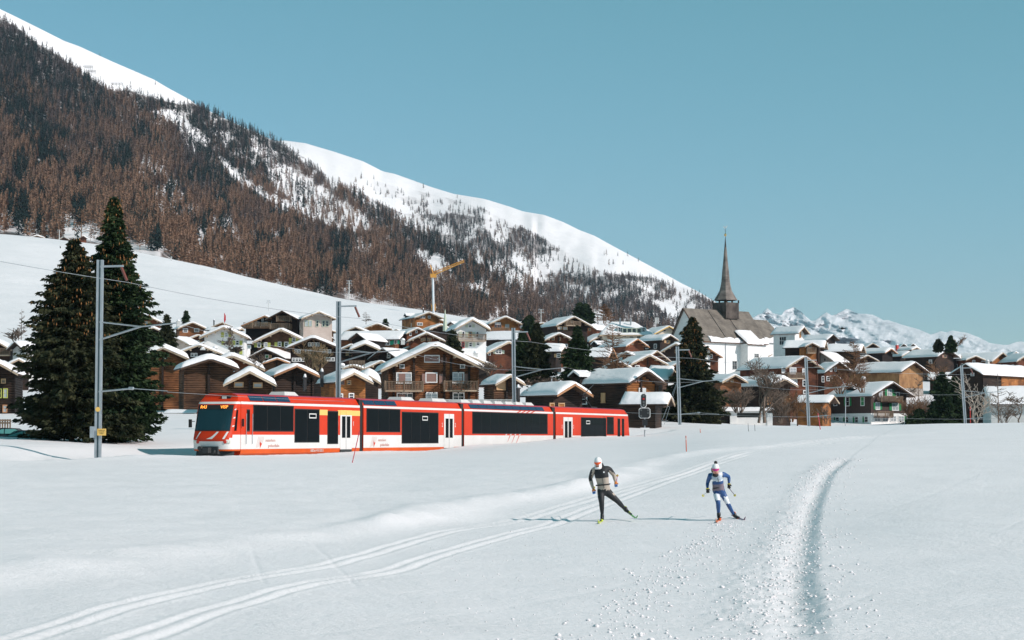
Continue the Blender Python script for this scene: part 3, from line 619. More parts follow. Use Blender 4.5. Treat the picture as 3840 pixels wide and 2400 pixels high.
    for (x0,x1,dz,dep) in balc:
        z=H-dz; bo=MB(); bo.box(x0,x1,y0-dep,y0,z-.16,z); b=bo.build('balcony',FASC if fasc==FASC else LOGM,e)
        rl=MB(); rl.box(x0,x1,y0-dep-.03,y0-dep+.05,z+.92,z+1.0); rl.box(x0,x1,y0-dep,y0-dep+.04,z+.08,z+.14)
        n=int((x1-x0)/.16)
        for i in range(n+1):
            x=x0+(x1-x0)*i/n; rl.box(x-.035,x+.035,y0-dep-.01,y0-dep+.02,z+.05,z+.95)
        for x in np.linspace(x0,x1,max(2,int((x1-x0)/1.6)+1)): rl.box(x-.06,x+.06,y0-dep-.05,y0-dep+.07,z-.1,z+1.05)
        for s,x in ((-1,x0),(1,x1)):
            rl.box(x-.03,x+.03,y0-dep,y0,z+.92,z+1.0)
            for k in range(int(dep/.16)): rl.box(x-.02,x+.02,y0-dep+.08+k*.16,y0-dep+.14+k*.16,z,z+.95)
        rl.build('railing',RAILW,b)
        if openg: pass
    for c in chim:
        x,y,hh_=c[:3]; cw=c[3] if len(c)>3 else .32; cm=c[4] if len(c)>4 else PLASTG
        z=H-abs(x)*pt; cb=MB(); cb.box(x-cw,x+cw,y-cw,y+cw,z-.3,z+hh_); cb.box(x-cw-.07,x+cw+.07,y-cw-.07,y+cw+.07,z+hh_,z+hh_+.1)
        k=cb.build('chimney',cm,roof)
        sb=MB(); sb.lathe([(cw*1.1,0),(cw*1.15,.12),(cw*.8,.3),(cw*.2,.38)],8,(x,y,z+hh_+.1)); sb.build('snow_cap',RSNOW,k,True)
    for d in (dormer or ()):
        x,y,dw,dh=d; z=H-abs(x)*pt; sgn=-1 if x<0 else 1; r2=MB(); 
        # small cross gable facing down the slope
        for s in (-1,1): r2.add([(x+sgn*.9,y,z+dh+.0),(x+sgn*.9,y+s*dw,z+dh-.5*dw),(x-sgn*1.6,y+s*dw,z+dh-.5*dw),(x-sgn*1.6,y,z+dh),(x+sgn*.9,y,z+dh+.1),(x+sgn*.9,y+s*dw,z+dh-.5*dw+.1),(x-sgn*1.6,y+s*dw,z+dh-.5*dw+.1),(x-sgn*1.6,y,z+dh+.1)],[(0,1,2,3),(7,6,5,4),(0,4,5,1),(1,5,6,2),(2,6,7,3)])
        r2.box(min(x,x+sgn*.6),max(x,x+sgn*.6),y-dw*.75,y+dw*.75,z-.6,z+dh-.45*dw)
        k=r2.build('dormer',BLACKW,roof)
        sb=MB(); sb.add([(x+sgn*.95,y,z+dh+.35),(x+sgn*.9,y-dw,z+dh-.5*dw+.3),(x-sgn*1.6,y-dw,z+dh-.5*dw+.3),(x-sgn*1.7,y,z+dh+.35),(x-sgn*1.6,y+dw,z+dh-.5*dw+.3),(x+sgn*.9,y+dw,z+dh-.5*dw+.3),(x+sgn*.92,y-dw,z+dh-.5*dw+.09),(x+sgn*.92,y,z+dh+.11),(x+sgn*.92,y+dw,z+dh-.5*dw+.09),(x-sgn*1.6,y-dw,z+dh-.5*dw+.09),(x-sgn*1.6,y+dw,z+dh-.5*dw+.09)],[(0,1,2,3),(0,3,4,5),(0,7,6,1),(0,5,8,7),(1,6,9,2),(5,4,10,8)]); sb.build('snow_cap',RSNOW,k)
    HL.append(e); return e,dict(H=H,wl=wl,y0=y0,y1=y1,eh=eh,pt=pt,L=L,w=w,roof=roof)
def solveY(px,py,H):
    Ys=np.arange(168,700,1.0); P=[at(px,py,float(Y)) for Y in Ys]; g=gbase([p.x for p in P],[p.y for p in P]); f=np.array([p.z for p in P])-H-g
    ok=np.where((f>-1.0)&(Ys<600))[0]
    if len(ok) and ok[-1]<np.searchsorted(Ys,599)-1: return float(Ys[ok[-1]])
    if not len(ok): return float(Ys[np.argmax(f)])
    m=(Ys>=360)&(Ys<=560); return float(Ys[m][np.argmin(np.abs(f[m]))])
def house(px,py,hw,dp,th,rb,H,mat,label,Y=None,name=None,winpx=(),chimpx=(),balpx=(),Lm=None,cat='house',dormpx=(),**k):
    Y=Y or solveY(px,py,H); P=at(px,py,Y); s=F/Y; c=math.cos(R(th)); w=2*hw/(s*c); pt=min(.75,max(.27,dp/hw*c))
    sn=abs(math.sin(R(th))); L=Lm or min(max(rb/(s*max(sn,.12))+1.5,w*.9),24)
    if 'sideL' in k: pass
    q=np.array([P.x-math.sin(R(th))*L*.5,P.y+math.cos(R(th))*L*.5]); g=min(float(gbase(P.x,P.y)[0]),float(gbase(*q)[0])); g=min(g,P.z-2.5)
    wins=[((a-px)/(s*c),(b-py)/s,ww/(s*c),hh_/s)+((o,) if o else ()) for (a,b,ww,hh_,*oo) in winpx for o in [oo[0] if oo else None]]
    bal=[((a-px)/(s*c),(b-px)/(s*c),(zy-py)/s,dep) for (a,b,zy,dep) in balpx]
    if not winpx and cat=='house' and mat in (LOGR,LOGD,BLACKW): k.setdefault('auto',1)
    e,i=core(name or 'chalet',P.x,P.y,P.z,R(th),w,L,pt,g,mat,label,cat,windows=wins,balc=bal,chim=chimpx,dormer=dormpx,**k)
    i.update(Y=Y,s=s); return e,i
def longhouse(px0,px1,pyr,pye,H,mat,label,w=8,tilt=14,Y=None,name=None,winpx=(),**k):
    """ridge runs across the view, eave towards the camera; right end is the front gable"""
    th=90-tilt; Y=Y or solveY(px1,pyr,H); P=at(px1,pyr,Y); s=F/Y; L=(px1-px0)/s/math.sin(R(th)); 
    pt=max(.3,(pye-pyr)/s/(w/2)); pt=min(pt,.7); w=min(w,2*(pye-pyr)/s/pt+.01)
    g=float(gbase(P.x,P.y)[0]); g=min(g,P.z-2.2)
    e,i=core(name or 'chalet',P.x,P.y,P.z,R(th),w,L,pt,g,mat,label,k.pop('cat','house'),**k)
    # windows on the long wall facing the camera (local -x side)
    for (a,b,ww,wh,*oo) in winpx:
        y=(px1-a)/s/math.sin(R(th)); z=i['H']-(b-pyr)/s-.0
        add_window(e,-i['wl']-.01,y,z,ww/s,wh/s,rz=-math.pi/2,**(oo[0] if oo else {}))
    i.update(Y=Y,s=s); return e,i
W_=WHITEP
o1={'frame':W_}
# ---- front rows, left of the large chalet
house(611,1302,95,42,10,14,8.2,LOG,'honey log house with two small white windows behind the big spruces',logs=True,winpx=[(589,1334,5,10,{'style':'plain'}),(619,1336,5,10,{'style':'plain'})],Y=212,snow=.55)
house(789,1344,104,37,17,46,6.2,LOGM,'dark weathered log barn nearest the train front, with thick snow roof',name='log_barn',cat='barn',logs=True,Y=204,fasc=FASCD,snow=.5,logmat=LOGM)
longhouse(622,742,1540,1549,1.6,ORANGE,'low plank annex with small window left of the train front',name='shed',cat='shed',w=3,Y=196,snow=.2,winpx=[(716,1566,10,16),(690,1566,9,14,{'frame':TANP})])
house(937,1392,97,50,6,8,6.0,LOGM,'small honey coloured barn with two narrow white windows and snow hood, behind the leading car',name='log_barn',cat='barn',logs=True,Y=193,fasc=FASC,snow=.6,winpx=[(895,1442,26,8,{'frame':TANP,'pane':CURT,'style':'plain'}),(966,1444,26,8,{'frame':TANP,'pane':CURT,'style':'plain'})])
house(1114,1370,82,38,20,58,6.0,LOGD,'black brown log barn right of the small honey barn, with pale right bargeboard',name='log_barn',cat='barn',logs=True,Y=208,fasc=FASCO,snow=.5)
house(869,1331,122,52,8,34,7.5,LOGR,'large dark chalet roof with long pale right bargeboard above the log barn',logs=True,Y=236,snow=.6)
house(1329,1397,68,36,24,70,6.6,ORANGE,'bright orange boarded house with small windows behind the second mast',winpx=[(1299,1432,9,14,{'frame':BROWNP}),(1324,1434,9,13,{'frame':TANP}),(1293,1486,13,16,{'frame':W_}),(1333,1486,14,18,{'frame':W_})],Y=196,chimpx=[(-2.2,3.5,1.1,.14,DARKM),(-3.0,6.5,1.0,.14,DARKM)],snow=.5)
# ---- the large chalet
mc=[]
gp={'frame':W_}
WI=[(1626,1344,50,22,{'shutter':None,'pane':BROWNP,'frame':W_}),(1514,1373,15,9,{'style':'plain','frame':W_}),(1741,1372,15,9,{'style':'plain','frame':W_}),
 (1521,1417,52,36,{'frame':W_,'pane':CURT}),(1624,1415,38,30,{'frame':W_,'pane':BROWNP,'style':'plain'}),(1725,1415,38,36,{'frame':W_,'pane':CURT}),(1525,1490,56,26,{'frame':W_}),(1625,1488,36,28,{'frame':W_,'pane':CURT}),(1726,1488,38,28,{'frame':W_})]
e,i=house(1633,1291,202,98,9,50,7.6,LOG,'largest chalet in the centre, honey logs with brown shutters and two balconies',Y=216,logs=True,fasc=FASC,snow=.5,winpx=WI,posts=False,balpx=[(1447,1588,1464,1.5),(1668,1792,1462,1.5)],of=1.6,oe=1.05,name='large_chalet')
s=i['s']; H=i['H']
pb=MB()
for x in (-4.4,-2.2,1.15,1.9,3.9): pb.box(x-.13,x+.13,i['y0']-.24,i['y0']-.03,.1,H-abs(x)*i['pt']-.5)
pb.build('corner_post',LOGD,e)
for x,dz in ((-3.5,3.72),(-.95,3.72),(.95,3.72),(3.5,3.72),(-3.5,6.0)):
    sb=MB(); sb.box(-.36,.36,-.17,-.10,-.55,.55); o=sb.build('shutter',BROWNP,e); o.location=(x,i['y0'],H-dz)
for x,dz in ((-.7,1.6),(.05,1.6),(1.1,1.68)):
    sb=MB(); sb.box(-.3,.3,-.2,-.14,-.3,.3); o=sb.build('shutter',BROWNP,e); o.location=(x,i['y0'],H-dz)
eb=MB()
for k in range(9):
    x=-3.6+k*.9; eb.box(x-.07,x+.07,i['y0']-.2,i['y0'],H-3.03,H-2.88); eb.box(x-.07,x+.07,i['y0']-.2,i['y0'],H-5.3,H-5.15)
o=eb.build('beam_ends',LOGD,e); o['kind']='stuff'
house(1385,1409,42,26,10,30,3.0,LOGD,'low lean-to under a round pillow of snow on the left of the largest chalet',name='shed',cat='shed',Y=211,snow=.9,of=.2)
house(1915,1407,56,33,22,40,6,LOGM,'small plank barn right of the largest chalet with sunlit boards',name='log_barn',cat='barn',Y=206,logs=True,fasc=FASC,winpx=[(1895,1442,30,32,{'frame':TANP,'pane':TANP,'style':'plain'})])
# ---- second rows left
house(746,1292,86,34,4,20,7.5,BLACKW,'blackened gable with two tiny paned windows and snowy chimney',winpx=[(719,1330,8,9),(732,1330,8,9)],chimpx=[(2.3,.9,.3,.3),(.6,-.3,-.6,.3)])
house(791,1277,66,25,6,20,7,LOGR,'red brown gable between the blackened gable and the white house')
house(839,1226,91,40,3,8,10,PLAST,'tall white plastered house with yellow green shutters',name='plastered_house',fasc=FASC,winpx=[(846,1254,11,17,{'shutter':YELG,'pane':CURT}),(847,1285,9,12,{'shutter':YELG}),(888,1284,9,15,{'shutter':YELG}),(888,1321,10,13,{'shutter':YELG,'pane':CURT})])
house(723,1208,53,24,20,24,8,LOG,'small house with red side wall and two white paired windows',winpx=[(701,1238,15,11,{'frame':W_}),(741,1237,15,9,{'frame':W_})],chimpx=[(-2.6,1.5,1.2,.3)])
house(833,1208,52,22,0,5,7,ORANGE,'orange brown gable with a bare dark roof behind the flag',snow=.08,chimpx=[(-2.0,2,1.2,.12,DARKM)])
longhouse(771,907,1230,1237,4,LOGD,'low dark shed with a level snow roof behind the white house',name='shed',cat='shed',w=4,snow=.35,Y=345)
house(752,1243,72,24,16,30,6,LOGD,'long low snow roof with dark gable left of the white house')
house(744,1256,46,20,18,30,5.5,LOGR,'reddish shed roof just left of the white house wall')
house(655,1264,60,30,-16,26,6,PINK,'pale gable under a right-sloping snow roof beside the middle spruce')
house(548,1183,58,25,8,20,7.5,LOGR,'dark gabled house half hidden behind the tall spruce top row')
house(574,1228,40,18,6,10,6,LOGD,'small dark house low behind the tall spruce')
# ---- left of mast two, upper
house(993,1183,88,38,4,10,9.5,BLACKW,'blackened chalet with tan shutters and long balcony, top row left',winpx=[(963,1213,14,11,{'shutter':TANP}),(985,1213,8,11,{'shutter':TANP}),(998,1213,8,11,{'shutter':TANP}),(1022,1213,10,11,{'shutter':TANP}),(983,1197,6,4)],balpx=[(915,1010,1229,1.2)],fasc=FASCO)
house(1057,1165,62,32,-6,30,11,BLACKW,'black open-gabled chalet with two stacked balconies, top row',balpx=[(1035,1085,1204,2.2),(1012,1085,1232,2.4)],of=2.6,fasc=FASCD,snow=.2,winpx=[(1050,1196,20,10,{'pane':GLASS,'frame':TANP}),(1050,1222,26,12,{'frame':BROWNP})])
house(1197,1168,64,27,18,36,11,PINK,'pale pinkish boarded house with four large windows, top row',name='boarded_house',fasc=FASC,winpx=[(1156,1212,10,20,{'pane':CURT,'frame':PALEG}),(1170,1212,10,20,{'pane':CURT,'frame':PALEG}),(1195,1212,8,20,{'frame':PALEG}),(1218,1212,8,19,{'frame':PALEG}),(1231,1212,8,19,{'frame':PALEG})],side=[(-1,3,1.3,.6,1.2)],snow=.3)
house(1082,1228,46,20,-8,30,5.5,BLACKW,'small dark roof tucked below the pinkish house')
house(997,1241,40,15,8,16,5,ORANGE,'small orange-trimmed gable below the blackened chalet',fasc=FASCO)
house(1054,1234,106,50,5,16,9.5,LOGM,'wide brown chalet with antlers on the gable and yellow green shutters',winpx=[(972,1293,10,14,{'shutter':YELG}),(996,1292,9,14,{'shutter':YELG,'pane':CURT}),(1048,1290,10,14,{'shutter':YELG}),(1073,1290,11,14,{'shutter':YELG}),(1101,1273,9,11,{'shutter':YELG})],name='antler_chalet')
e=HL[-1]; ab=MB()   # antlers
for s_ in (-1,1):
    ab.tube((s_*.1,0,0),(s_*.55,-.1,.35),.05,.04,5); ab.tube((s_*.55,-.1,.35),(s_*.45,-.12,.85),.04,.02,5); ab.tube((s_*.5,-.1,.55),(s_*.8,-.12,.8),.03,.015,5)
ab.lathe([(.06,-.5),(.14,-.1),(.12,.1)],6)
o=ab.build('antlers',PLAST,e); o.location=(-2.0,.55,5.6)
longhouse(915,956,1284,1290,5,PLAST,'narrow white annex between the white house and the antler chalet',name='annex',cat='house',w=3,snow=.3,winpx=[(925,1303,10,11,{'pane':CURT}),(940,1302,11,10,{'pane':CURT})])
house(1219,1230,46,15,24,60,6.5,LOG,'small log barn with right gable below the pinkish house',name='log_barn',cat='barn',fasc=FASC)
house(1188,1248,60,20,2,14,6.5,LOGD,'dark low gable behind a stone chimney',chimpx=[(.3,-.2,.1,.35)])
house(1174,1264,104,43,4,14,10.5,LOGD,'big dark chalet with three rows of small white-crossed windows behind the bushes',winpx=[(a,b,8,8) for a,b in ((1161,1290),(1170,1290),(1181,1290),(1190,1290),(1110,1317),(1120,1317),(1150,1317),(1160,1317),(1204,1316),(1214,1316),(1224,1316),(1234,1316),(1101,1348),(1112,1348),(1124,1348),(1134,1348),(1193,1346),(1222,1346),(1235,1346),(1248,1346))],fasc=FASCD)
house(995,1308,78,36,-20,84,6.5,BLACKW,'black gable with one green window and snow roof falling to the right',winpx=[(988,1336,11,9,{'pane':GREENP,'style':'plain'}),(1001,1336,8,8,{'frame':TANP,'pane':TANP,'style':'plain'})],fasc=FASCD)
house(1039,1343,56,20,10,30,5.2,LOGM,'low brown barn behind the black brown log barn',name='log_barn',cat='barn',posts=True,logs=True,fasc=FASCO)
# ---- middle
house(1333,1226,42,17,-4,14,6,LOGD,'small dark gable right of mast two, upper row')
house(1415,1212,54,21,12,22,6.5,ORANGE,'small bright orange gable on the upper meadow edge',fasc=FASC)
house(1442,1226,38,14,6,16,4.5,LOGD,'tiny snow-buried gable below the bright orange one')
house(1485,1235,28,13,-14,60,4.5,BLACKW,'little black triangular gable in a wide snow roof')
house(1567,1229,42,22,20,60,7.5,LOGR,'red brown log house with two tall white windows left of the snow-topped red gable',winpx=[(1546,1253,4,10,{'style':'plain'}),(1568,1243,5,8,{'style':'plain'})])
house(1609,1170,54,22,22,60,8.5,ORANGE,'orange chalet with a dark overhang below the crane',winpx=[(1586,1188,7,8),(1596,1188,7,8),(1616,1188,8,8),(1581,1215,18,7,{'frame':W_})],side=[(-1,3,1.8,.7,.9,{'frame':TANP})],chimpx=[(-1,1.5,1.0,.12,DARKM)],dormpx=[(-2.8,8,1.1,.9)])
house(1638,1193,38,15,14,18,5,ORANGE,'small orange brown house under a round snow cap next to the thin spire',winpx=[(1632,1210,6,6),(1647,1210,6,6)])
longhouse(1285,1523,1244,1276,6.5,LOG,'long house with teal shutters under a wide level snow roof',w=9,winpx=[(1405,1291,8,12,{'frame':W_}),(1416,1290,8,12,{'frame':W_}),(1432,1287,12,12,{'frame':TEALP}),(1470,1289,22,12,{'frame':W_,'shutter':TEALP}),(1504,1286,9,12,{'frame':W_,'shutter':TEALP})],fasc=FASCD,snow=.5)
house(1338,1249,36,26,-22,60,6.8,BLACKW,'black steep gable left of the long teal-shuttered house',fasc=FASCD)
house(1600,1248,71,31,6,16,8,LOGR,'red brown log house with a row of five small windows above the largest chalet',logs=True,winpx=[(1584,1274,5,9,{'frame':TANP}),(1592,1272,5,9,{'frame':TANP}),(1599,1272,5,9,{'frame':TANP}),(1607,1272,5,9,{'frame':TANP}),(1615,1272,5,9,{'frame':TANP})],chimpx=[(-4.3,-.2,.4,.35)])
house(1369,1287,59,25,4,14,7.5,LOGD,'tall dark log granary with pale bargeboards and a small door',name='log_barn',cat='barn',logs=True,fasc=FASC,snow=.65)
house(1318,1292,56,25,8,20,7,LOGD,'dark granary half hidden behind mast two')
house(1435,1305,62,45,-25,64,6.8,BLACKW,'steep weathered black gable left of the largest chalet roof',fasc=FASCD,winpx=[(1444,1333,9,14,{'frame':PLASTG}),(1467,1331,8,10,{'frame':PLASTG})])
house(1323,1368,40,13,2,12,4.6,LOGR,'very low gable under snow just left of the granary fence')
house(1430,1353,80,38,14,50,5.2,LOGD,'wide plain snow roof left of the largest chalet')
house(1712,1316,150,58,6,40,6.6,LOGD,'wide snow roof with skylight behind the largest chalet',chimpx=[(3.2,2.5,.9,.3)])
# white house and neighbours
e,i=house(1773,1197,68,38,12,34,11.5,PLAST,'tall white house with pale green shutters and a long balcony',name='plastered_house',winpx=[(1768,1221,9,9,{'shutter':PALEG}),(1743,1253,6,18,{'shutter':PALEG,'shut':(1,0)}),(1769,1254,9,18,{'frame':TANP,'shutter':PALEG}),(1796,1253,8,18,{'shutter':PALEG,'shut':(0,0)}),(1742,1293,8,18,{'frame':REDP,'shutter':PALEG,'shut':(1,1)}),(1770,1291,9,13,{'shutter':PALEG}),(1798,1288,9,9)],balpx=[(1720,1824,1276,1.0)],snow=.45)
longhouse(1820,2010,1246,1276,6.5,LOGD,'long dark house under a level snow roof right of the tall white house',w=9,snow=.5)
house(1897,1186,62,28,10,16,8.5,ORANGE,'bright orange chalet with dark balcony, top row right of the white house',winpx=[(1862,1222,8,11,{'frame':BROWNP}),(1876,1221,14,11,{'frame':BROWNP}),(1905,1222,14,12,{'frame':FASC,'pane':CURT}),(1870,1212,18,3,{'pane':CURT,'frame':W_,'style':'plain'})],balpx=[(1848,1910,1243,1.2)],fasc=FASC)
house(1655,1217,46,20,18,40,6,LOGD,'snow roof with skylight beneath the thin spire')
house(1636,1236,22,10,0,10,4.5,BLACKW,'tiny dark gable at the foot of the thin spire')
house(1690,1206,24,20,-20,40,6.5,PLASTG,'small grey chapel gable beside the thin spire',fasc=FASCD)
house(1815,1297,44,20,24,56,5.5,LOGR,'small brown house in front of the tall white house')
house(1909,1281,82,42,16,42,7.5,LOGR,'red brown house with green shuttered window behind the third mast',winpx=[(1842,1325,7,10,{'frame':W_}),(1877,1319,19,10,{'shutter':PALEG})])
house(1850,1340,34,9,20,24,3,LOGD,'very low shed roof right of the chimney behind the largest chalet',name='shed',cat='shed')
# ---- around the centre spruces
house(1958,1207,26,12,4,10,5,LOGR,'far small brown roof left of the round pine')
e,i=house(2154,1186,70,37,22,60,9.5,LOGD,'dark chalet with carved balcony in front of the twin spruces',winpx=[(2131,1205,6,9,{'frame':TANP,'pane':CURT}),(2152,1206,10,8,{'frame':TANP,'pane':CURT}),(2106,1230,14,8,{'frame':TANP,'pane':CURT}),(2127,1231,14,9,{'frame':TANP,'pane':CURT})],balpx=[(2124,2178,1220,1.3)])
house(2205,1214,32,23,-25,60,7,LOGR,'brown steep porch gable right of the dark balcony chalet')
house(2033,1209,56,24,6,12,7,LOGD,'dark gable behind the round pine')
house(2099,1249,56,27,12,22,8,LOGR,'red log house with white windows between the centre spruces',logs=True,winpx=[(2079,1270,7,10,{'frame':TANP}),(2103,1270,8,9,{'frame':TANP}),(2065,1294,8,9),(2107,1294,9,9),(2129,1294,8,8)])
house(2112,1238,32,14,6,10,6,LOGD,'small orange-trimmed gable peeping over the red log house',fasc=FASCO)
longhouse(2043,2118,1299,1320,6,LOGD,'dark house with tan shutters under a thick snow shelf between the spruces',w=6,snow=.6,winpx=[(2106,1335,12,12,{'shutter':TANP}),(2122,1336,8,10,{'frame':TANP})])
house(2270,1250,62,32,20,30,7,LOGD,'dark gable below the dormered hotel')
longhouse(2203,2300,1306,1342,6.5,LOGD,'dark building with a single tall window under a broad snow roof',w=9,winpx=[(2221,1378,12,18,{'frame':W_})],fasc=FASCO)
house(2392,1270,46,30,32,100,7.5,LOGR,'dark red gable with lit double window below the hotel',winpx=[(2383,1287,8,9,{'frame':TANP,'pane':CURT})],fasc=FASCO,dormpx=[(-2.4,12,1.3,1.0)])
house(2515,1256,34,20,35,75,6,LOGD,Y=440,label='plain snow roof left of the church gable')
house(2510,1222,58,30,20,46,8,CREAM,Y=485,label='pale house with a yellow bargeboard beside the church',name='plastered_house',fasc=plain('bargeboard_yellow',(.62,.42,.14),.6),winpx=[(2500,1238,7,7),(2467,1258,5,12,{'frame':FASC})])
house(2465,1315,54,38,30,112,7.2,LOGR,'house with wide pale bargeboards and long snow ridge',fasc=FASC)
house(2437,1330,74,38,16,50,7,LOGR,'dark red log house with white windows behind the dormered barn',logs=True,winpx=[(2397,1378,13,12),(2457,1377,13,12),(2475,1377,13,12)],fasc=FASC)
house(2349,1319,26,14,-18,40,5.5,LOGD,'small pale-trimmed gable left of the pale bargeboard house',fasc=FASC)
house(2535,1288,62,34,-10,30,6,LOGD,Y=428,label='low snow-laden roofs at the foot of the church gable')
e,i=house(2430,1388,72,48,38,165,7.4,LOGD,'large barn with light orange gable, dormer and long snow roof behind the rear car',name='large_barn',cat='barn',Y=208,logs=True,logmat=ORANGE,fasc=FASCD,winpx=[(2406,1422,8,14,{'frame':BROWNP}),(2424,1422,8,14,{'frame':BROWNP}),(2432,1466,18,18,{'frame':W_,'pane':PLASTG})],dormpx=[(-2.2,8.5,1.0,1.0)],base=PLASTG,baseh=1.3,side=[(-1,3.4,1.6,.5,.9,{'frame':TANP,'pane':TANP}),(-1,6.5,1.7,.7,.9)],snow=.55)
house(2157,1439,68,42,34,108,5.2,LOGD,'dark timber barn behind the rear cars with orange planks low in its gable',name='log_barn',cat='barn',Y=192,fasc=FASCO,chimpx=[(-2.6,6,.9,.13,DARKM)],winpx=[(2096,1520,14,13,{'frame':TANP,'pane':ORANGE,'style':'plain'}),(2132,1520,18,12,{'frame':TANP,'pane':ORANGE,'style':'plain'})],snow=.5)
longhouse(2342,2516,1484,1516,3.4,LOGD,'low plank shed with rounded snow roof behind the signal',name='shed',cat='shed',Y=196,w=4.5,snow=.55)
longhouse(2438,2528,1380,1428,6.5,LOGM,'orange brown plank building between the barn and the big right spruce',w=8,Y=226,snow=.45)
# ---- right of the big spruce
house(2643,1295,68,44,8,14,7.5,LOGR,'dark red gable with one white window in front of the church wall',winpx=[(2672,1336,8,14)],fasc=FASCO,snow=.2)
house(2920,1314,44,22,42,200,7.5,LOGD,'long dark house with white windows and snow roof below the church',Lm=19,side=[(-1,11,1.0,.9,1.3),(-1,13.5,1.0,.9,1.3),(-1,16,1.0,.7,1.2)],chimpx=[(1.6,1,.8,.3)],dormpx=[(-2.0,13,1.1,.6)])
house(3018,1334,78,47,28,140,9.3,LOGR,Y=366,label='large red brown chalet with white windows and balcony behind mast five',winpx=[(2947,1389,12,18,{'pane':CURT}),(2984,1391,24,20,{'pane':CURT}),(3031,1394,15,21,{'pane':CURT}),(2988,1433,22,16,{'pane':CURT}),(3032,1436,14,20),(2991,1358,8,8),(3033,1470,12,10)],balpx=[(2950,3016,1418,1.2)],side=[(-1,4,1.6,1.0,1.3),(-1,8,1.6,1.0,1.3)],fasc=FASC,logs=True,posts=False)
house(2757,1404,50,28,22,60,6.5,LOG,'small orange gabled barn right of the big spruce',name='log_barn',cat='barn',Y=268,winpx=[(2740,1427,6,8,{'frame':TANP,'pane':CURT}),(2761,1429,6,8,{'frame':TANP})],fasc=FASC)
house(2943,1420,54,27,30,130,6.5,LOGD,'dark barn with long snow roof behind the forked bare tree',name='log_barn',cat='barn',Y=272,fasc=FASC,winpx=[(2903,1505,16,22,{'frame':TANP,'pane':ORANGE,'style':'plain'}),(2975,1505,16,20,{'frame':TANP,'pane':ORANGE,'style':'plain'})],snow=.6)
house(3016,1224,25,30,45,74,9.5,PLAST,'small white gabled building with vertical orange panels right of the church',name='plastered_house',winpx=[(3019,1241,5,14,{'frame':TANP,'pane':ORANGE,'style':'plain'}),(3019,1258,5,12,{'frame':TANP,'pane':ORANGE,'style':'plain'})],side=[(-1,3,1.5,1.6,1.6),(-1,6,1.5,1.6,1.6),(-1,9,1.5,1.6,1.6)],snow=.35,Y=405)
house(3125,1254,28,22,42,72,7.5,BLACKW,'black barn on the skyline in front of the far peaks',name='log_barn',cat='barn',snow=.35,fasc=FASCD,winpx=[(3115,1291,2.5,9,{'style':'plain','pane':CURT})])
longhouse(2946,3098,1279,1306,6.5,LOGD,'dark house with a level snow roof below the white gabled building',w=8,Y=392,snow=.4)
house(3046,1285,28,14,10,20,5.5,ORANGE,'orange dormer gable with little balcony in a snow roof',balpx=[(3030,3062,1322,1.0)],Y=386,winpx=[(3046,1300,12,10,{'frame':TANP})])
house(3075,1320,48,36,-30,70,7.5,PLASTG,'pale grey steep gable with one small window',name='plastered_house',winpx=[(3084,1348,4,9,{'style':'plain'})],snow=.35,Y=392)
house(3148,1357,60,42,20,32,8.5,LOGR,Y=376,label='red brown house half hidden by the bare larch, right of mast five',winpx=[(3126,1383,6,17),(3144,1384,5,14),(3094,1422,7,20),(3120,1420,20,14)],fasc=FASCD)
house(3137,1325,42,22,-5,16,7,LOGD,'dark gable behind the pale grey steep gable')
longhouse(3107,3238,1294,1320,7,LOGD,'brown building with wide snow roof and dark dormer on the right skyline',w=8,Y=430,snow=.45,tilt=18)
house(3274,1286,36,22,12,60,7,LOGD,'dark skyline gable right of the bare larch')
house(3343,1307,28,17,40,110,7.5,BLACKW,'black long barn under snow in front of the right skyline',name='log_barn',cat='barn',fasc=FASCO,chimpx=[(1.8,1,.6,.3)])
house(3390,1290,17,13,0,12,5,BLACKW,'first of two tiny black gables on the right skyline',fasc=FASCD)
house(3425,1290,17,13,0,12,5,BLACKW,'second tiny black gable on the right skyline, nearest the small spruces',fasc=FASCD)
house(3438,1302,22,10,30,64,5.5,LOGR,'low reddish gable with brick chimney below the two tiny black gables',chimpx=[(-1.5,6,1.2,.3,REDP)])
house(3411,1319,32,17,24,74,6.5,BLACKW,'black open gable behind the tan plank barn')
house(3557,1309,48,29,34,90,8.5,LOGD,'wide dark brown house in front of the skyline spruces',fasc=FASCD)
house(3433,1358,64,38,38,180,10.5,TAN,'tall tan plank barn with long snow roof behind the green-shuttered chalet',name='plank_barn',cat='barn',Y=418,Lm=20,base=STONE,baseh=2.0,fasc=FASCD,snow=.5)
house(3761,1321,52,36,40,200,8.5,ORANGE,'orange gable with satellite dish and two chimneys under a very long snow roof',Lm=24,chimpx=[(-5.4,.5,.5,.35),(2.6,-.1,-1.5,.35),(-1.5,16,1.4,.3)],dormpx=[(-3,19,1.1,.9)],Y=475)
house(3811,1320,15,12,0,10,5,BLACKW,'little dark gable near the right picture edge skyline')
house(3862,1324,54,32,14,30,7,LOGR,'brown gable cut by the right picture edge')
e,i=house(3620,1366,56,40,-38,300,9.5,LOGD,'big brown chalet with red-framed windows under a huge snow roof, far right',Y=352,Lm=26,fasc=FASCD,snow=.6,winpx=[(3633,1404,9,9)],name='large_chalet')
for k in range(4):
    add_window(e,i['wl']+.02,i['y0']+9.5+k*3.2,i['eh']-2.0,2.3,1.9,frame=REDP,pane=(CURT if k==0 else GLASS),rz=math.pi/2)
ob=MB(); ob.box(i['wl'],i['wl']+.12,i['y0']+7.5,i['y1'],i['eh']-3.4,i['eh']-.3); o=ob.build('side_boarding',ORANGE,e)
longhouse(3692,3900,1452,1517,6.0,PLASTG,'grey plastered outbuilding with broad low snow roof, right foreground',name='outbuilding',w=10,Y=330,snow=.35,tilt=4)
longhouse(2664,2716,1366,1384,4.0,LOGD,'small snow ledge roof at the foot of the church wall',w=4,snow=.5)
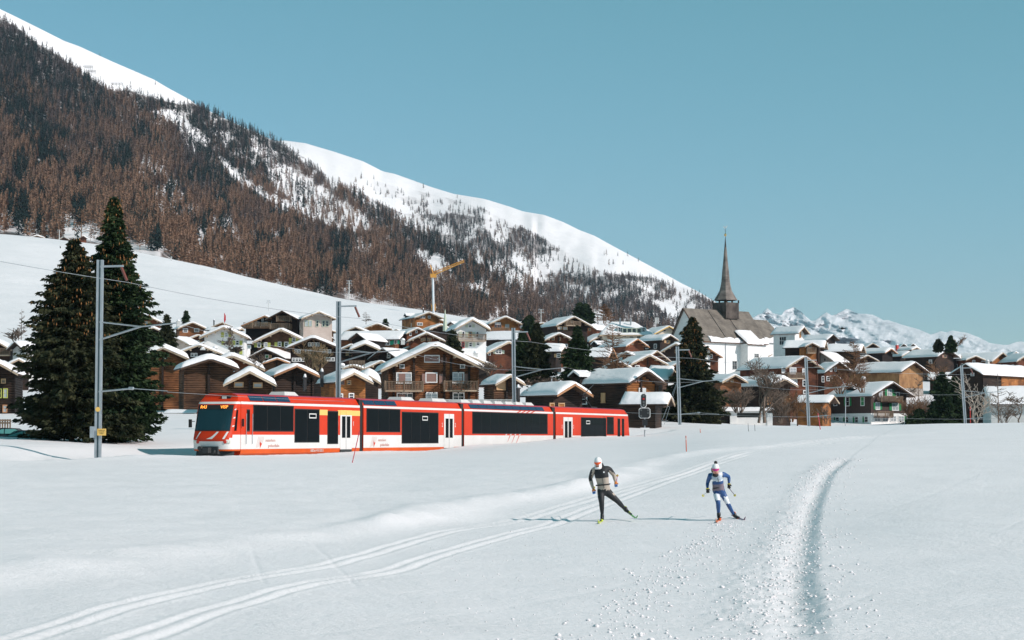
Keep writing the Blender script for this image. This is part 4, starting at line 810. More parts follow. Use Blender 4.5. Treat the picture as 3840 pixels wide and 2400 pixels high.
longhouse(2842,2925,1335,1350,5.5,LOGD,'dark shed roof behind the large red brown chalet',w=6,snow=.3)
longhouse(3484,3570,1398,1424,5.5,LOGD,'dark shed with snow roof right of the tan plank barn',name='shed',cat='shed',w=7,snow=.4)
longhouse(3538,3604,1330,1346,6,BLACKW,'narrow snow roof strip left of the satellite dish gable',w=6,snow=.3)
house(2560,1352,52,26,12,40,6,LOGR,'brown gable mostly hidden by the church-side spruce')
house(2690,1398,40,20,14,40,5.5,LOGD,'small dark gable right behind the big right spruce')
house(2330,1360,44,20,10,30,5.5,LOGD,'low dark gable behind the bare larch')
house(1545,1296,40,18,8,40,5.5,LOGD,'dark gable peeping over the largest chalet roof, left')
house(1760,1300,40,16,10,30,5.0,LOGR,'brown gable peeping over the largest chalet roof, right')
house(2850,1388,46,22,20,60,6,LOGD,'dark gable behind the crown of the forked bare tree')
house(3255,1332,46,22,16,60,6.5,LOGD,'dark gable behind the top of the brown bare larch')
house(3660,1334,40,16,14,50,6,LOGR,'brown gable in front of the very long snow roof')
# ---- chalet with green shutters
G_={'shutter':GREENP,'pane':CURT}
e,i=house(3350,1433,92,53,33,150,8.6,plain('board_brown',(.045,.026,.020),.7,var=.25),'brown chalet with bright green shutters and white ground floor',Y=366,Lm=13,name='green_shutter_chalet',fasc=FASCD,snow=.35,base=PLAST,baseh=1.9,
 winpx=[(3315,1475,12,24,{'shutter':GREENP,'pane':CURT,'shut':(0,0)}),(3353,1472,17,22,{**G_}),(3388,1480,12,16,{'shutter':GREENP,'pane':GLASS,'shut':(1,0)}),(3280,1481,10,14,{'pane':GREENP,'style':'plain'}),(3302,1523,16,24,{**G_}),(3377,1525,26,24,{**G_})],
 balpx=[(3301,3392,1505,1.1),(3284,3350,1563,1.1)],side=[(-1,2.2,1.2,.85,1.5,{'pane':GREENP}),(-1,6.2,1.2,.85,1.5,{'shutter':GREENP}),(-1,9.6,1.2,.85,1.3)],dormpx=[(-3.2,7.4,1.3,1.0)],chimpx=[(-.4,7.5,1.0,.35)])
for k in range(4): add_window(e,-i['wl']-.05,i['y0']+1.2+k*2.6,1.55,.8,1.0,shutter=GREENP,rz=-math.pi/2,shut=(1,0))
for k in range(4): add_window(e,-3+k*2,i['y0']-.06,1.7,1.3,.9,pane=CURT,shutter=(GREENP if k==3 else None),shut=(0,1))
longhouse(3002,3128,1484,1510,3.2,ORANGE,'small orange board hut with snow roof left of the green-shuttered chalet',name='hut',cat='hut',w=6,Y=318,snow=.35,tilt=25)
# ---- left edge
house(-22,1352,86,48,8,40,9,BLACKW,'dark house at the left picture edge with pale yellow windows',Y=196,winpx=[(16,1474,12,30,{'frame':YELG,'pane':CURT}),(-6,1474,12,30,{'frame':YELG}),(15,1532,10,22,{'frame':FASCO,'pane':CURT}),(8,1428,12,9,{'frame':TANP})],logs=True,logmat=LOGD)
house(55,1283,34,56,-22,44,7.5,PLASTG,'steep A-frame gable with dark edges by the left spruces',fasc=FASCD,roofmat=BLACKW,snow=.3)
house(-28,1270,72,42,4,20,8,LOGD,'dark gable with red-edged balcony at the left picture edge, upper',balpx=[(-60,34,1330,1.2)])
house(70,1347,46,24,16,40,5.5,LOGD,'low snow-roofed house under the A-frame gable')
house(0,1333,30,12,10,20,5,LOGD,'small snow roof with white chimney at the left picture edge',chimpx=[(.2,-.3,.3,.25)])
# ---- barns high on the meadow
for (a,b,hw,dp,lab) in ((139,883,30,9,'low barn half buried in snow at the forest edge, farthest left'),(240,888,22,11,'small red brown barn at the forest edge beside a lift mast'),(312,884,15,9,'tiny barn behind the top of the tall spruce')):
    Y=float(1035); P=at(a,b,Y); s=F/Y; w=2*hw/s
    core('meadow_barn',P.x,P.y,P.z,R(10),w,w*.9,dp/hw,P.z-dp/s-1.6,LOGR,lab,'barn',snow=.5,oe=.5)
    gg=gbase(P.x,P.y)[0]
# ================= HOTEL with hipped snow roof =================
def ploc(px,py,Y,o): return at(px,py,Y)-o
Yh=470; P=at(2370,1202,Yh); s=F/Yh; g=float(gbase(P.x,P.y)[0])-1
e=thing('hotel',(P.x,P.y,g),'cream hotel under a big hipped snow roof with dormers and two silver flues','hotel')
def L_(px,py,dy=0): return ((px-2370)/s,dy,(at(px,py,Yh).z-g))
ez=L_(0,1256)[2]; tz=L_(0,1203)[2]; x0,x1=(2252-2370)/s,(2447-2370)/s; t0,t1=(2296-2370)/s,(2384-2370)/s
wb=MB(); wb.box(x0+.5,x1-.6,0,11,0,ez); wb.build('wall',CREAM,e)
rb=MB(); rb.add([(x0-.3,-1,ez),(x1+.3,-1,ez),(x1+.3,12,ez),(x0-.3,12,ez),(t0,4.0,tz-.4),(t1,4.0,tz-.4),(t1,7,tz-.4),(t0,7,tz-.4)],[(0,1,5,4),(1,2,6,5),(2,3,7,6),(3,0,4,7),(4,5,6,7),(3,2,1,0)]); rb.box(x0-.35,x1+.35,-1.05,-.9,ez-.35,ez-.01); roof=rb.build('roof',FASC,e)
n=26; u=np.linspace(0,1,n); v=np.linspace(0,1,16); U,V=np.meshgrid(u,v)
def hipz(X,Y):
    a=np.clip((X-(x0-.3))/(t0-x0+.3),0,1); b=np.clip(((x1+.3)-X)/(x1+.3-t1),0,1); c=np.clip((Y+1)/5.0,0,1); d=np.clip((12-Y)/5.0,0,1)
    m=np.minimum(np.minimum(a,b),np.minimum(c,d)); return m
X=x0-.35+(x1-x0+.7)*U; Y=-1.05+13.1*V; m=hipz(X,Y); Z=ez+(tz-ez-.4)*m+.42*np.clip(np.minimum(np.minimum(U,1-U)*30,np.minimum(V,1-V)*30),0,1)**.5+.12*fbm(X,Y,3,3,4)
nn=16*n; Vv=np.vstack([np.stack([X.ravel(),Y.ravel(),Z.ravel()],1)]); i_=(np.arange(15)[:,None]*n+np.arange(n-1)[None]).ravel(); T=np.stack([i_,i_+1,i_+n+1,i_+n],1)
link(bpy.data.objects.new('snow_cover',npmesh('snow_cover',Vv,T,RSNOW,True)),e)
for px,w_,wh in ((2327,1.3,1.5),(2410,1.3,1.5)):
    x=(px-2370)/s; d=MB(); d.box(x-w_/2-.25,x+w_/2+.25,-.2,2.2,L_(0,1246)[2],L_(0,1229)[2]); k=d.build('dormer',PLASTG,roof); add_window(e,x,-.2,L_(0,1238)[2],w_*.75,1.1)
x=(2369-2370)/s; d=MB(); d.box(x-2.4,x+2.4,-.4,2.6,L_(0,1248)[2],L_(0,1230)[2]); d.build('dormer',PLASTG,roof)
for k in range(4): add_window(e,x-1.7+k*1.13,-.42,L_(0,1240)[2],.85,.95,frame=PALEG,style='plain')
for px in (2256,2230):
    pass
for px,pt_ in ((2327,1190),(2368,1192)):
    x=(px-2370)/s; m_=MB(); m_.tube((x,2.4,L_(0,1222)[2]),(x,2.4,L_(0,pt_)[2]),.16,n=8); m_.build('flue',GALV,roof)
for px,py_ in ((2341,1260),(2367,1262),(2395,1264),(2420,1280),(2300,1262)):
    add_window(e,(px-2370)/s,-.02,L_(0,py_)[2],.8,.5,frame=CREAM)
# ================= CHURCH =================
Yc=452; P=at(2562,1155,Yc); s=F/Yc; g=float(gbase(P.x,P.y)[0])-2
phi=R(-50); e=thing('church',(P.x,P.y,g),'white church with steep grey shingle roof and needle spire on the hill','church',None,phi)
cph=math.cos(phi); H=P.z-g; a=50/s/cph; b=66/s/cph; ea=H-130/s; eb=H-128/s; Ln=272/s/abs(math.sin(phi))
# local +y goes to (-sin phi, cos phi) = right and back
wb=MB(); wb.prism([(-a+.5,0),(b-.55,0),(b-.55,eb+.7),(0,H-.35),(-a+.5,ea+.6)],.35,Ln); wb.build('nave_wall',PLAST,e)
def slab(mb,x0,z0,x1,z1,y0,y1,t=.22):
    mb.add([(x0,y0,z0),(x1,y0,z1),(x1,y1,z1),(x0,y1,z0),(x0,y0,z0-t),(x1,y0,z1-t),(x1,y1,z1-t),(x0,y1,z0-t)],[(0,1,2,3),(7,6,5,4),(0,4,5,1),(1,5,6,2),(2,6,7,3),(3,7,4,0)])
rb=MB(); slab(rb,0,H,b,eb,0,Ln+.1); slab(rb,-a,ea,0,H,0,Ln+.1); roof=rb.build('roof',SHING,e)
# shingle courses on the visible slope, real overlapping steps joined together
cb=MB(); nb_=44; sl=math.hypot(b,H-eb)
for k in range(nb_):
    t0_,t1_=k/nb_,(k+1)/nb_; x0_,x1_=b*t0_,b*t1_; z0_,z1_=H+(eb-H)*t0_,H+(eb-H)*t1_
    cb.add([(x0_,.0,z0_+.01),(x1_,.0,z1_+.055),(x1_,Ln+.1,z1_+.055),(x0_,Ln+.1,z0_+.01),(x1_,.0,z1_),(x1_,Ln+.1,z1_)],[(0,1,2,3),(1,4,5,2)])
o=cb.build('shingles',SHING,e); o['kind']='stuff'
for y_ in (Ln*.36,Ln*.62):
    lb=MB(); 
    for k in range(1): lb.beam((.3,y_,H-.25*(H-eb)/b),(b*.97,y_+.5,eb+.35),.10,.10)
    lb.build('lightning_rod_strip',DARKM,roof)
def snowstrip(px_y0,px_y1,xb,zb,slope,wd,seed,n=40):
    """ridge of sliding snow lying on the eave: returns a mesh along local y"""
    ys=np.linspace(px_y0,px_y1,n); mb=MB(); vs=[];fs=[]
    for i,y in enumerate(ys):
        w_=wd*(1+.35*float(vn(y*1.0,seed,.9,seed))+.2*float(vn(y,seed,.35,seed+2))); h_=.45+.12*float(vn(y,seed,.7,seed+1)); dx=w_*math.cos(math.atan(slope)); dz=w_*math.sin(math.atan(slope))
        vs+=[(xb+.12,y,zb-.08),(xb+.20,y,zb+h_*.7),(xb-dx*.35,y,zb+dz*.35+h_),(xb-dx*.8,y,zb+dz*.8+h_*.7),(xb-dx,y,zb+dz+.05)]
        if i: 
            k=5*(i-1); fs+=[(k+j,k+j+1,k+6+j,k+5+j) for j in range(4)]
    fs+=[(0,1,2,3,4),tuple(range(5*n-1,5*n-6,-1))]; mb.add(vs,fs); return mb
sb=snowstrip(2.5,Ln+.1,b,eb,(H-eb)/b,1.3,3); sb.build('eave_snow',RSNOW,e)
ch=MB(); ch.box(b-.08,b+.10,0,Ln,eb-.28,eb-.02); ch.build('eave_board',LOGM,e)
# dark barge edge of the gable
bb=MB(); bb.beam((0,-.06,H-.05),(-a-.05,-.06,ea-.05),.12,.5,up=(0,1,0)); bb.beam((0,-.06,H-.05),(b,-.06,eb),.12,.3,up=(0,1,0)); bb.build('gable_edge',FASCD,e)
wb=MB(); wb.box(-.14,.14,.28,.36,H-6.2,H-5.5); wb.build('window',DARKM,e)
wb=MB(); wb.box(-1.15,-.85,.28,.36,H-13.0,H-9.2); wb.build('window',DARKM,e)
# choir
Lc=80/s/abs(math.sin(phi)); zc=H-1.75; bc=b*.80; ec=zc-92/s
wb=MB(); wb.prism([(-a*.8,0),(bc-.4,0),(bc-.4,ec+.2),(0,zc-.8),(-a*.8,zc-6)],Ln,Ln+Lc+.3); wb.build('choir_wall',PLAST,e)
rb=MB(); A=(0,Ln,zc);B=(0,Ln+Lc,zc);C_=(bc,Ln+Lc+1.9,ec);D_=(bc,Ln,ec);E_=(-a*.9,Ln+Lc+1.9,ec);F_=(-a*.9,Ln,ec)
rb.add([A,B,C_,D_,E_,F_],[(0,3,2,1),(1,2,4),(0,1,4,5),(2,3,5,4)]); rb.build('choir_roof',SHING,e)
sb=snowstrip(Ln+.1,Ln+Lc+1.9,bc,ec,(zc-ec)/bc,1.3,8); sb.build('eave_snow',RSNOW,e)
# porch lean-to with snow roof
yp0,yp1=12.4,17.4; xa_,xb_=.70*b,b+2.2; za_,zb2=H-84/s+.2,H-134/s
wb=MB(); wb.box(b-1,xb_-.35,yp0+.3,yp1-.3,0,zb2+.1); wb.build('porch_wall',PLAST,e)
rb=MB(); rb.add([(xa_,yp0,za_),(xa_,yp1,za_),(xb_,yp1+.2,zb2),(xb_,yp0,zb2),(xa_,yp0,za_-.3),(xa_,yp1,za_-.3),(xb_,yp1+.2,zb2-.25),(xb_,yp0,zb2-.25)],[(0,3,2,1),(4,5,6,7),(0,4,7,3),(3,7,6,2),(2,6,5,1)]); rb.build('porch_roof',LOGM,e)
U,V=np.meshgrid(np.linspace(0,1,16),np.linspace(0,1,16)); X=xa_-.1+(xb_-xa_+.2)*U; Y=yp0-.1+(yp1-yp0+.4)*V; ed=np.clip(np.minimum(np.minimum(U,1-U)*12,np.minimum(V,1-V)*12),0,1)**.5
Z=za_+(zb2-za_)*U+.5*ed+.15*fbm(X,Y,1.4,3,6)-.02; i_=(np.arange(15)[:,None]*16+np.arange(15)[None]).ravel(); T=np.stack([i_,i_+16,i_+17,i_+1],1)
link(bpy.data.objects.new('porch_snow',npmesh('porch_snow',np.stack([X.ravel(),Y.ravel(),Z.ravel()],1),T,RSNOW,True)),e)
for (x,y,z,w_,h_) in ((b-.53,Ln*.50,eb-5.2,1.3,1.8),(xb_-.33,yp0+3.2,zb2-2.6,1.2,.7),(bc-.38,Ln+Lc*.55,ec-4.6,1.1,1.3)):
    add_window(e,x,y,z,w_,h_,frame=PLASTG,rz=math.pi/2)
db=MB(); db.tube((b-.45,Ln*.36,eb-.2),(b-.45,Ln*.36,eb-9),.09,n=6); db.tube((bc-.3,Ln+Lc*.1,ec-.2),(bc-.3,Ln+Lc*.1,ec-8),.08,n=6); db.build('downpipe',GALV,e)
# belfry and spire
bx,by=0,(2738-2562)/s/abs(math.sin(phi)); zb=H-1.2; bw=2.15
be=MB(); be.box(bx-bw,bx+bw,by-bw,by+bw,zb-.8,at(2738,1136,Yc+by*cph).z-g)
k=be.build('belfry',wood('belfry_boards',(.03,.025,.022),(.12,.10,.085),vertical=True),e)
Pz=lambda py: (at(2738,py,Yc+by*cph).z-g)
pb=MB()
for i in (-1,0,1):
    for j in (-1,0,1):
        if i or j: pb.box(bx+i*bw*.97-.12,bx+i*bw*.97+.12,by+j*bw*.97-.12,by+j*bw*.97+.12,Pz(1136)-.05,Pz(1126))
pb.build('belfry_posts',LOGD,k)
bl=MB(); bl.lathe([(.55,0),(.42,.35),(.30,.75),(.1,.85)],10,(bx,by,Pz(1136)-.1)); bl.build('bell',plain('bronze',(.25,.15,.05),.35,metal=.9),k)
zs=[(1127,85),(1124,84),(1109,66),(1091,45),(1072,36),(1054,30),(1018,24),(982,16),(950,11),(927,7)]
PzX=lambda py: (at(2738,py,Yc+by*cph).z-g)
pr=[(w_/2/s*1.03,Pz(py)) for py,w_ in zs]
sp_=MB(); sp_.lathe(pr,8,(bx,by,0)); sp=sp_.build('spire',SHING2,e)
cs=MB(); 
for i in range(len(pr)-1):
    (r0,z0),(r1,z1)=pr[i],pr[i+1]; nst=max(1,int((z1-z0)/.33))
    for q in range(nst):
        ta,tb=q/nst,(q+1)/nst; cs.lathe([(r0+(r1-r0)*ta+.07,z0+(z1-z0)*ta),(r0+(r1-r0)*tb+.01,z0+(z1-z0)*tb)],8,(bx,by,0))
o=cs.build('shingles',SHING2,sp); o['kind']='stuff'
tp=MB(); tp.lathe([(.24,Pz(927)),(.10,Pz(900)),(.05,Pz(887))],8,(bx,by,0)); tp.build('spire_tip',DARKM,sp)
GOLD=plain('gilding',(.75,.48,.16),.3,metal=.9)
gb=MB(); gb.lathe([(.02,Pz(888)),(.28,Pz(883)),(.28,Pz(879)),(.02,Pz(874))],10,(bx,by,0)); gb.build('gilt_ball',GOLD,sp)
cb=MB(); cb.tube((bx,by,Pz(890)),(bx,by,Pz(856)),.06,n=5); cb.beam((bx-.35,by+.3,Pz(867)),(bx+.35,by-.3,Pz(867)),.08,.08); cb.build('cross',DARKM,sp)
rb=MB(); z=Pz(854)
rb.prism([(-.55,z+.05),(-.2,z-.15),(.25,z-.12),(.5,z+.2),(.62,z+.45),(.38,z+.32),(.1,z+.15),(-.15,z+.25),(-.35,z+.48),(-.52,z+.40)],by-.05,by+.05); rb.build('weathercock',plain('bright_metal',(.85,.82,.75),.25,metal=.6),sp)
# thin spire of the small chapel
Ys=478; P=at(1669,1226,Ys); s=F/Ys; e=thing('chapel_spire',(P.x,P.y,P.z-1),'slender pale green needle spire with cross among the upper houses','spire')
m_=MB(); m_.lathe([(.55*1.0,0),(.5,1.5),(.34,2.6),(.16,4.2),(.09,5.2)],8); m_.build('needle',PALEG,e); m_=MB(); m_.tube((0,0,5.2),(0,0,6.6),.05,n=5); m_.beam((-.3,0,6.1),(.3,0,6.1),.06,.06); m_.build('cross',DARKM,e)

# ================= TRAIN =================
RED=plain('train_red',(.56,.036,.006),.45,spec=.25,var=.05,scale=.7); ORG=plain('train_orange_red',(.60,.088,.010),.45,spec=.25,var=.10,scale=.9); TW=plain('train_white',(.66,.66,.63),.45,var=.05,scale=.8)
TGL=plain('train_glass',(.006,.009,.011),.06,spec=.08,ior=1.18); SKYG=plain('train_roof_glass',(.010,.035,.075),.15,spec=.3); YEL=plain('train_yellow',(.80,.50,.13),.4); RUB=plain('rubber_black',(.012,.012,.012),.8)
UND=plain('underframe_dark',(.03,.035,.035),.7); LED=plain('led_amber',(1.0,.32,.04),.5,emit=2.2); LAMP=plain('lamp_glass',(.7,.7,.62),.15); SEAT=plain('seat_orange',(.45,.16,.05),.8)
TE=thing('train',(railpos(0).x,railpos(0).y,RAILZ),'red and white four-car train standing in front of the snowy village','train',None,math.atan2(-SD[0],SD[1]))
# local: x = across (+ to the camera's right), y = along, away from the camera
def uof(px):
    c=(px-1920)/F; return (c*S0[1]-S0[0])/(SD[0]-c*SD[1])
PRO=[(1.20,.35),(1.30,.45),(1.33,.70),(1.33,1.53),(1.33,1.80),(1.33,3.28),(1.33,3.30),(1.32,3.44),(1.24,3.48),(1.02,3.84),(.70,3.93)]
def pmat(z): return ORG if z<.70 else TW if z<1.53 else RED if z<3.30 else TW if z<3.43 else RED
MATS=[ORG,TW,RED,plain('train_roof_magenta',(.42,.015,.05),.4),PLASTG]
def mi_(z0): return 0 if z0<.69 else 1 if z0<1.52 else 2 if z0<3.29 else 1 if z0<3.43 else 2 if z0<3.8 else 3
def body(y0,y1):
    m_=MB(); full=[(-x,z) for x,z in PRO][::-1]; prof=PRO+[(-x,z) for x,z in reversed(PRO)]
    n=len(prof); vs=[(x,y0,z) for x,z in prof]+[(x,y1,z) for x,z in prof]; b0=len(m_.v); m_.v+=vs
    for i in range(n):
        j=(i+1)%n; z=min(prof[i][1],prof[j][1]); m_.f.append((i,j,n+j,n+i)); m_.m.append(mi_(z) if not (i==len(PRO)-1) else 3)
    m_.f.append(tuple(range(n-1,-1,-1))); m_.m.append(2); m_.f.append(tuple(range(n,2*n))); m_.m.append(2)
    return m_
def side_panel(parent,name,y0,y1,z0,z1,mat,pr=.012,x=1.33):
    m_=MB(); m_.box(x-.05,x+pr,y0,y1,z0,z1); return m_.build(name,mat,parent)
def win_group(car,y0,y1,z0,z1,n,mark=None,seats=True):
    fr=MB(); fr.box(1.28,1.345,y0-.06,y1+.06,z0-.06,z1+.06); f=fr.build('window',RUB,car)
    for k in range(n):
        a=y0+(y1-y0)*k/n+.03; b_=y0+(y1-y0)*(k+1)/n-.03
        m_=MB(); m_.box(1.30,1.356,a,b_,z0,z1); m_.build('pane',TGL,f)
    if mark is not None:
        m_=MB(); w=(y1-y0)/n*.6; yc=y0+(y1-y0)*mark; zz=z1-.36
        for (p,q,r_,t_) in ((yc-w/2,yc+w/2,zz-.15,zz-.09),(yc-w/2,yc+w/2,zz+.09,zz+.15),(yc-w/2,yc-w/2+.06,zz-.09,zz+.09),(yc+w/2-.06,yc+w/2,zz-.09,zz+.09)): m_.box(1.355,1.366,p,q,r_,t_)
        m_.build('white_marker',TW,f)
    # seats seen faintly behind the glass
    return f
def door(car,y0,y1,num):
    d=MB(); d.box(1.28,1.352,y0,y1,.62,3.05); d.build('door',TW,car); dd=car.children[-1]
    g_=MB(); g_.box(1.35,1.357,(y0+y1)/2-.012,(y0+y1)/2+.012,.62,3.05); g_.build('door_seam',RUB,dd)
    for s_ in (-1,1):
        yc=(y0+y1)/2+s_*(y1-y0)*.21; w=(y1-y0)*.15; m_=MB(); m_.box(1.351,1.362,yc-w,yc+w,1.35,2.72); m_.build('door_window',TGL,dd)
    m_=MB(); m_.box(1.30,1.36,y0,y1,.40,.62); m_.build('door_step',UND,dd)
    me=text_mesh(num,.42,TW,'class_number')
    for y in (y0-.28,y1+.28):
        o=link(bpy.data.objects.new('class_number',me),car); o.rotation_euler=(R(90),0,R(90)); o.location=(1.335,y,2.25)
def skylight(car,y0,y1,n):
    for k in range(n):
        a=y0+(y1-y0)*k/n+.04; b_=y0+(y1-y0)*(k+1)/n-.04; sk=.0
        (xa,za),(xb,zb_)=(1.235,3.50),(1.045,3.81); nx,nz=.86,.51
        m_=MB(); m_.add([(xa+nx*.02,a,za+nz*.02),(xa+nx*.02,b_,za+nz*.02),(xb+nx*.02,b_-.0,zb_+nz*.02),(xb+nx*.02,a,zb_+nz*.02),(xa-.05,a,za),(xa-.05,b_,za),(xb-.05,b_,zb_),(xb-.05,a,zb_)],[(0,1,2,3),(7,6,5,4),(0,4,5,1),(1,5,6,2),(2,6,7,3),(3,7,4,0)]); m_.build('roof_window',SKYG,car)
def slash(car,pts_,mat,x=1.337):
    for (y0,z0,y1,z1,w0,w1) in pts_:
        m_=MB(); m_.add([(x,y0-w0,z0),(x,y0+w0,z0),(x,y1+w1,z1),(x,y1-w1,z1)],[(0,1,2,3)]); m_.build('livery_stripe',mat,car)
def logo(car,yc,zc):
    LG=plain('logo_grey_red',(.50,.22,.18),.5) if 'logo_grey_red' not in MAT else MAT['logo_grey_red']
    for k in range(5):
        m_=MB(); y=yc-.6+k*.16; m_.add([(1.337,y,zc-.35+.04*k),(1.337,y+.025,zc-.35+.04*k),(1.337,y+.34,zc+.32),(1.337,y+.315,zc+.32)],[(0,1,2,3)]); m_.build('logo_line',LG,car)
    m_=MB(); m_.add([(1.338,yc-.12,zc-.38),(1.338,yc+.12,zc-.08),(1.338,yc-.02,zc-.05),(1.338,yc-.14,zc+.1)],[(0,1,2,3)]); m_.build('logo_mark',RED,car)
    for t_,dy,dz in (('matterhorn',1.15,.10),('gotthardbahn',1.55,-.22)):
        o=link(bpy.data.objects.new('lettering',text_mesh(t_,.26,LG)),car); o.rotation_euler=(R(90),0,R(90)); o.location=(1.336,yc+dy,zc+dz)
ZW0,ZW1=1.80,3.22
cars=[(uof(905),uof(1350)),(uof(1364),uof(1731)),(uof(1741),uof(2074)),(uof(2084),uof(2352))]
CB=[]
labs=['leading car body with first class door and yellow band','second car body with large low window','third car body with long row of windows','rear car body with pantograph']
for k,(a,b_) in enumerate(cars):
    m_=body(a,b_); o=m_.build('car_body',MATS,TE); o['label']=labs[k]; CB.append(o)
    m2=MB(); m2.box(-1.2,1.2,a+.1,b_-.1,.10,.36); m2.build('underframe',UND,o)
    if k<3:
        g_=MB(); g_.box(-1.22,1.25,b_,cars[k+1][0],.3,3.82); g_.build('gangway_bellows',RUB,TE)
    # bogies
    for yb in (a+2.6,b_-2.6):
        w_=MB()
        for dy in (-.9,.9):
            for s_ in (-1,1): w_.tube((s_*.45,yb+dy,.36),(s_*.58,yb+dy,.36),.36,n=14)
        w_.build('wheelset',UND,TE)
px=uof
c1,c2,c3,c4=CB
win_group(c1,px(952),px(1100),ZW0-.02,ZW1,3); win_group(c1,px(1107),px(1197),1.12,3.06,2,.72); win_group(c1,px(1230),px(1267),1.02,2.98,1)
door(c1,px(1276),px(1319),'1'); side_panel(c1,'yellow_band',px(1198),px(1229),2.76,3.10,YEL); side_panel(c1,'yellow_band',px(1267),px(1276),2.76,3.10,YEL); side_panel(c1,'yellow_band',px(1319),px(1350),2.76,3.10,YEL)
side_panel(c1,'yellow_band',px(1276),px(1319),2.80,3.11,YEL,.026)
logo(c1,px(980),1.1); skylight(c1,px(943),px(1096),3)
o=link(bpy.data.objects.new('lettering',text_mesh('ABDeh 4/10 2013',.24,TW)),c1); o.rotation_euler=(R(90),0,R(90)); o.location=(1.335,px(1190),.56)
fr=MB(); fr.box(1.29,1.345,px(926),px(938),1.72,3.0); f=fr.build('cab_side_window',RUB,c1); m_=MB(); m_.box(1.3,1.352,px(927),px(937),1.8,2.94); m_.build('pane',TGL,f)
for q in (923,946): 
    m_=MB(); m_.tube((1.38,px(q),1.0),(1.38,px(q),2.75),.02,n=5); m_.build('handrail',GALV,c1)
win_group(c2,px(1376),px(1500),ZW0-.02,ZW1,3); win_group(c2,px(1508),px(1643),1.02,3.06,4,.62); door(c2,px(1665),px(1702),'2'); logo(c2,px(1405),1.1); skylight(c2,px(1370),px(1494),3)
win_group(c3,px(1772),px(2052),ZW0-.1,ZW1,9); skylight(c3,px(1768),px(2046),9)
slash(c3,[(px(1896+i*17),1.53,px(1903+i*17)+.15,1.80,.10,.13) for i in range(4)],TW)
slash(c3,[(px(1888+i*15),1.15-.12*i,px(1896+i*17),1.53,.02,.08) for i in range(1,4)],RED)
slash(c3,[(px(1944+i*17)-.2,3.30,px(1949+i*17)+.2,3.45,.2,.2) for i in range(4)],RED,1.34)
door(c4,px(2112),px(2146),'2'); win_group(c4,px(2179),px(2272),1.0,3.02,4,.26); win_group(c4,px(2276),px(2300),ZW0-.1,ZW1-.1,1); win_group(c4,px(2316),px(2324),1.5,3.0,1); win_group(c4,px(2332),px(2339),1.5,3.0,1)
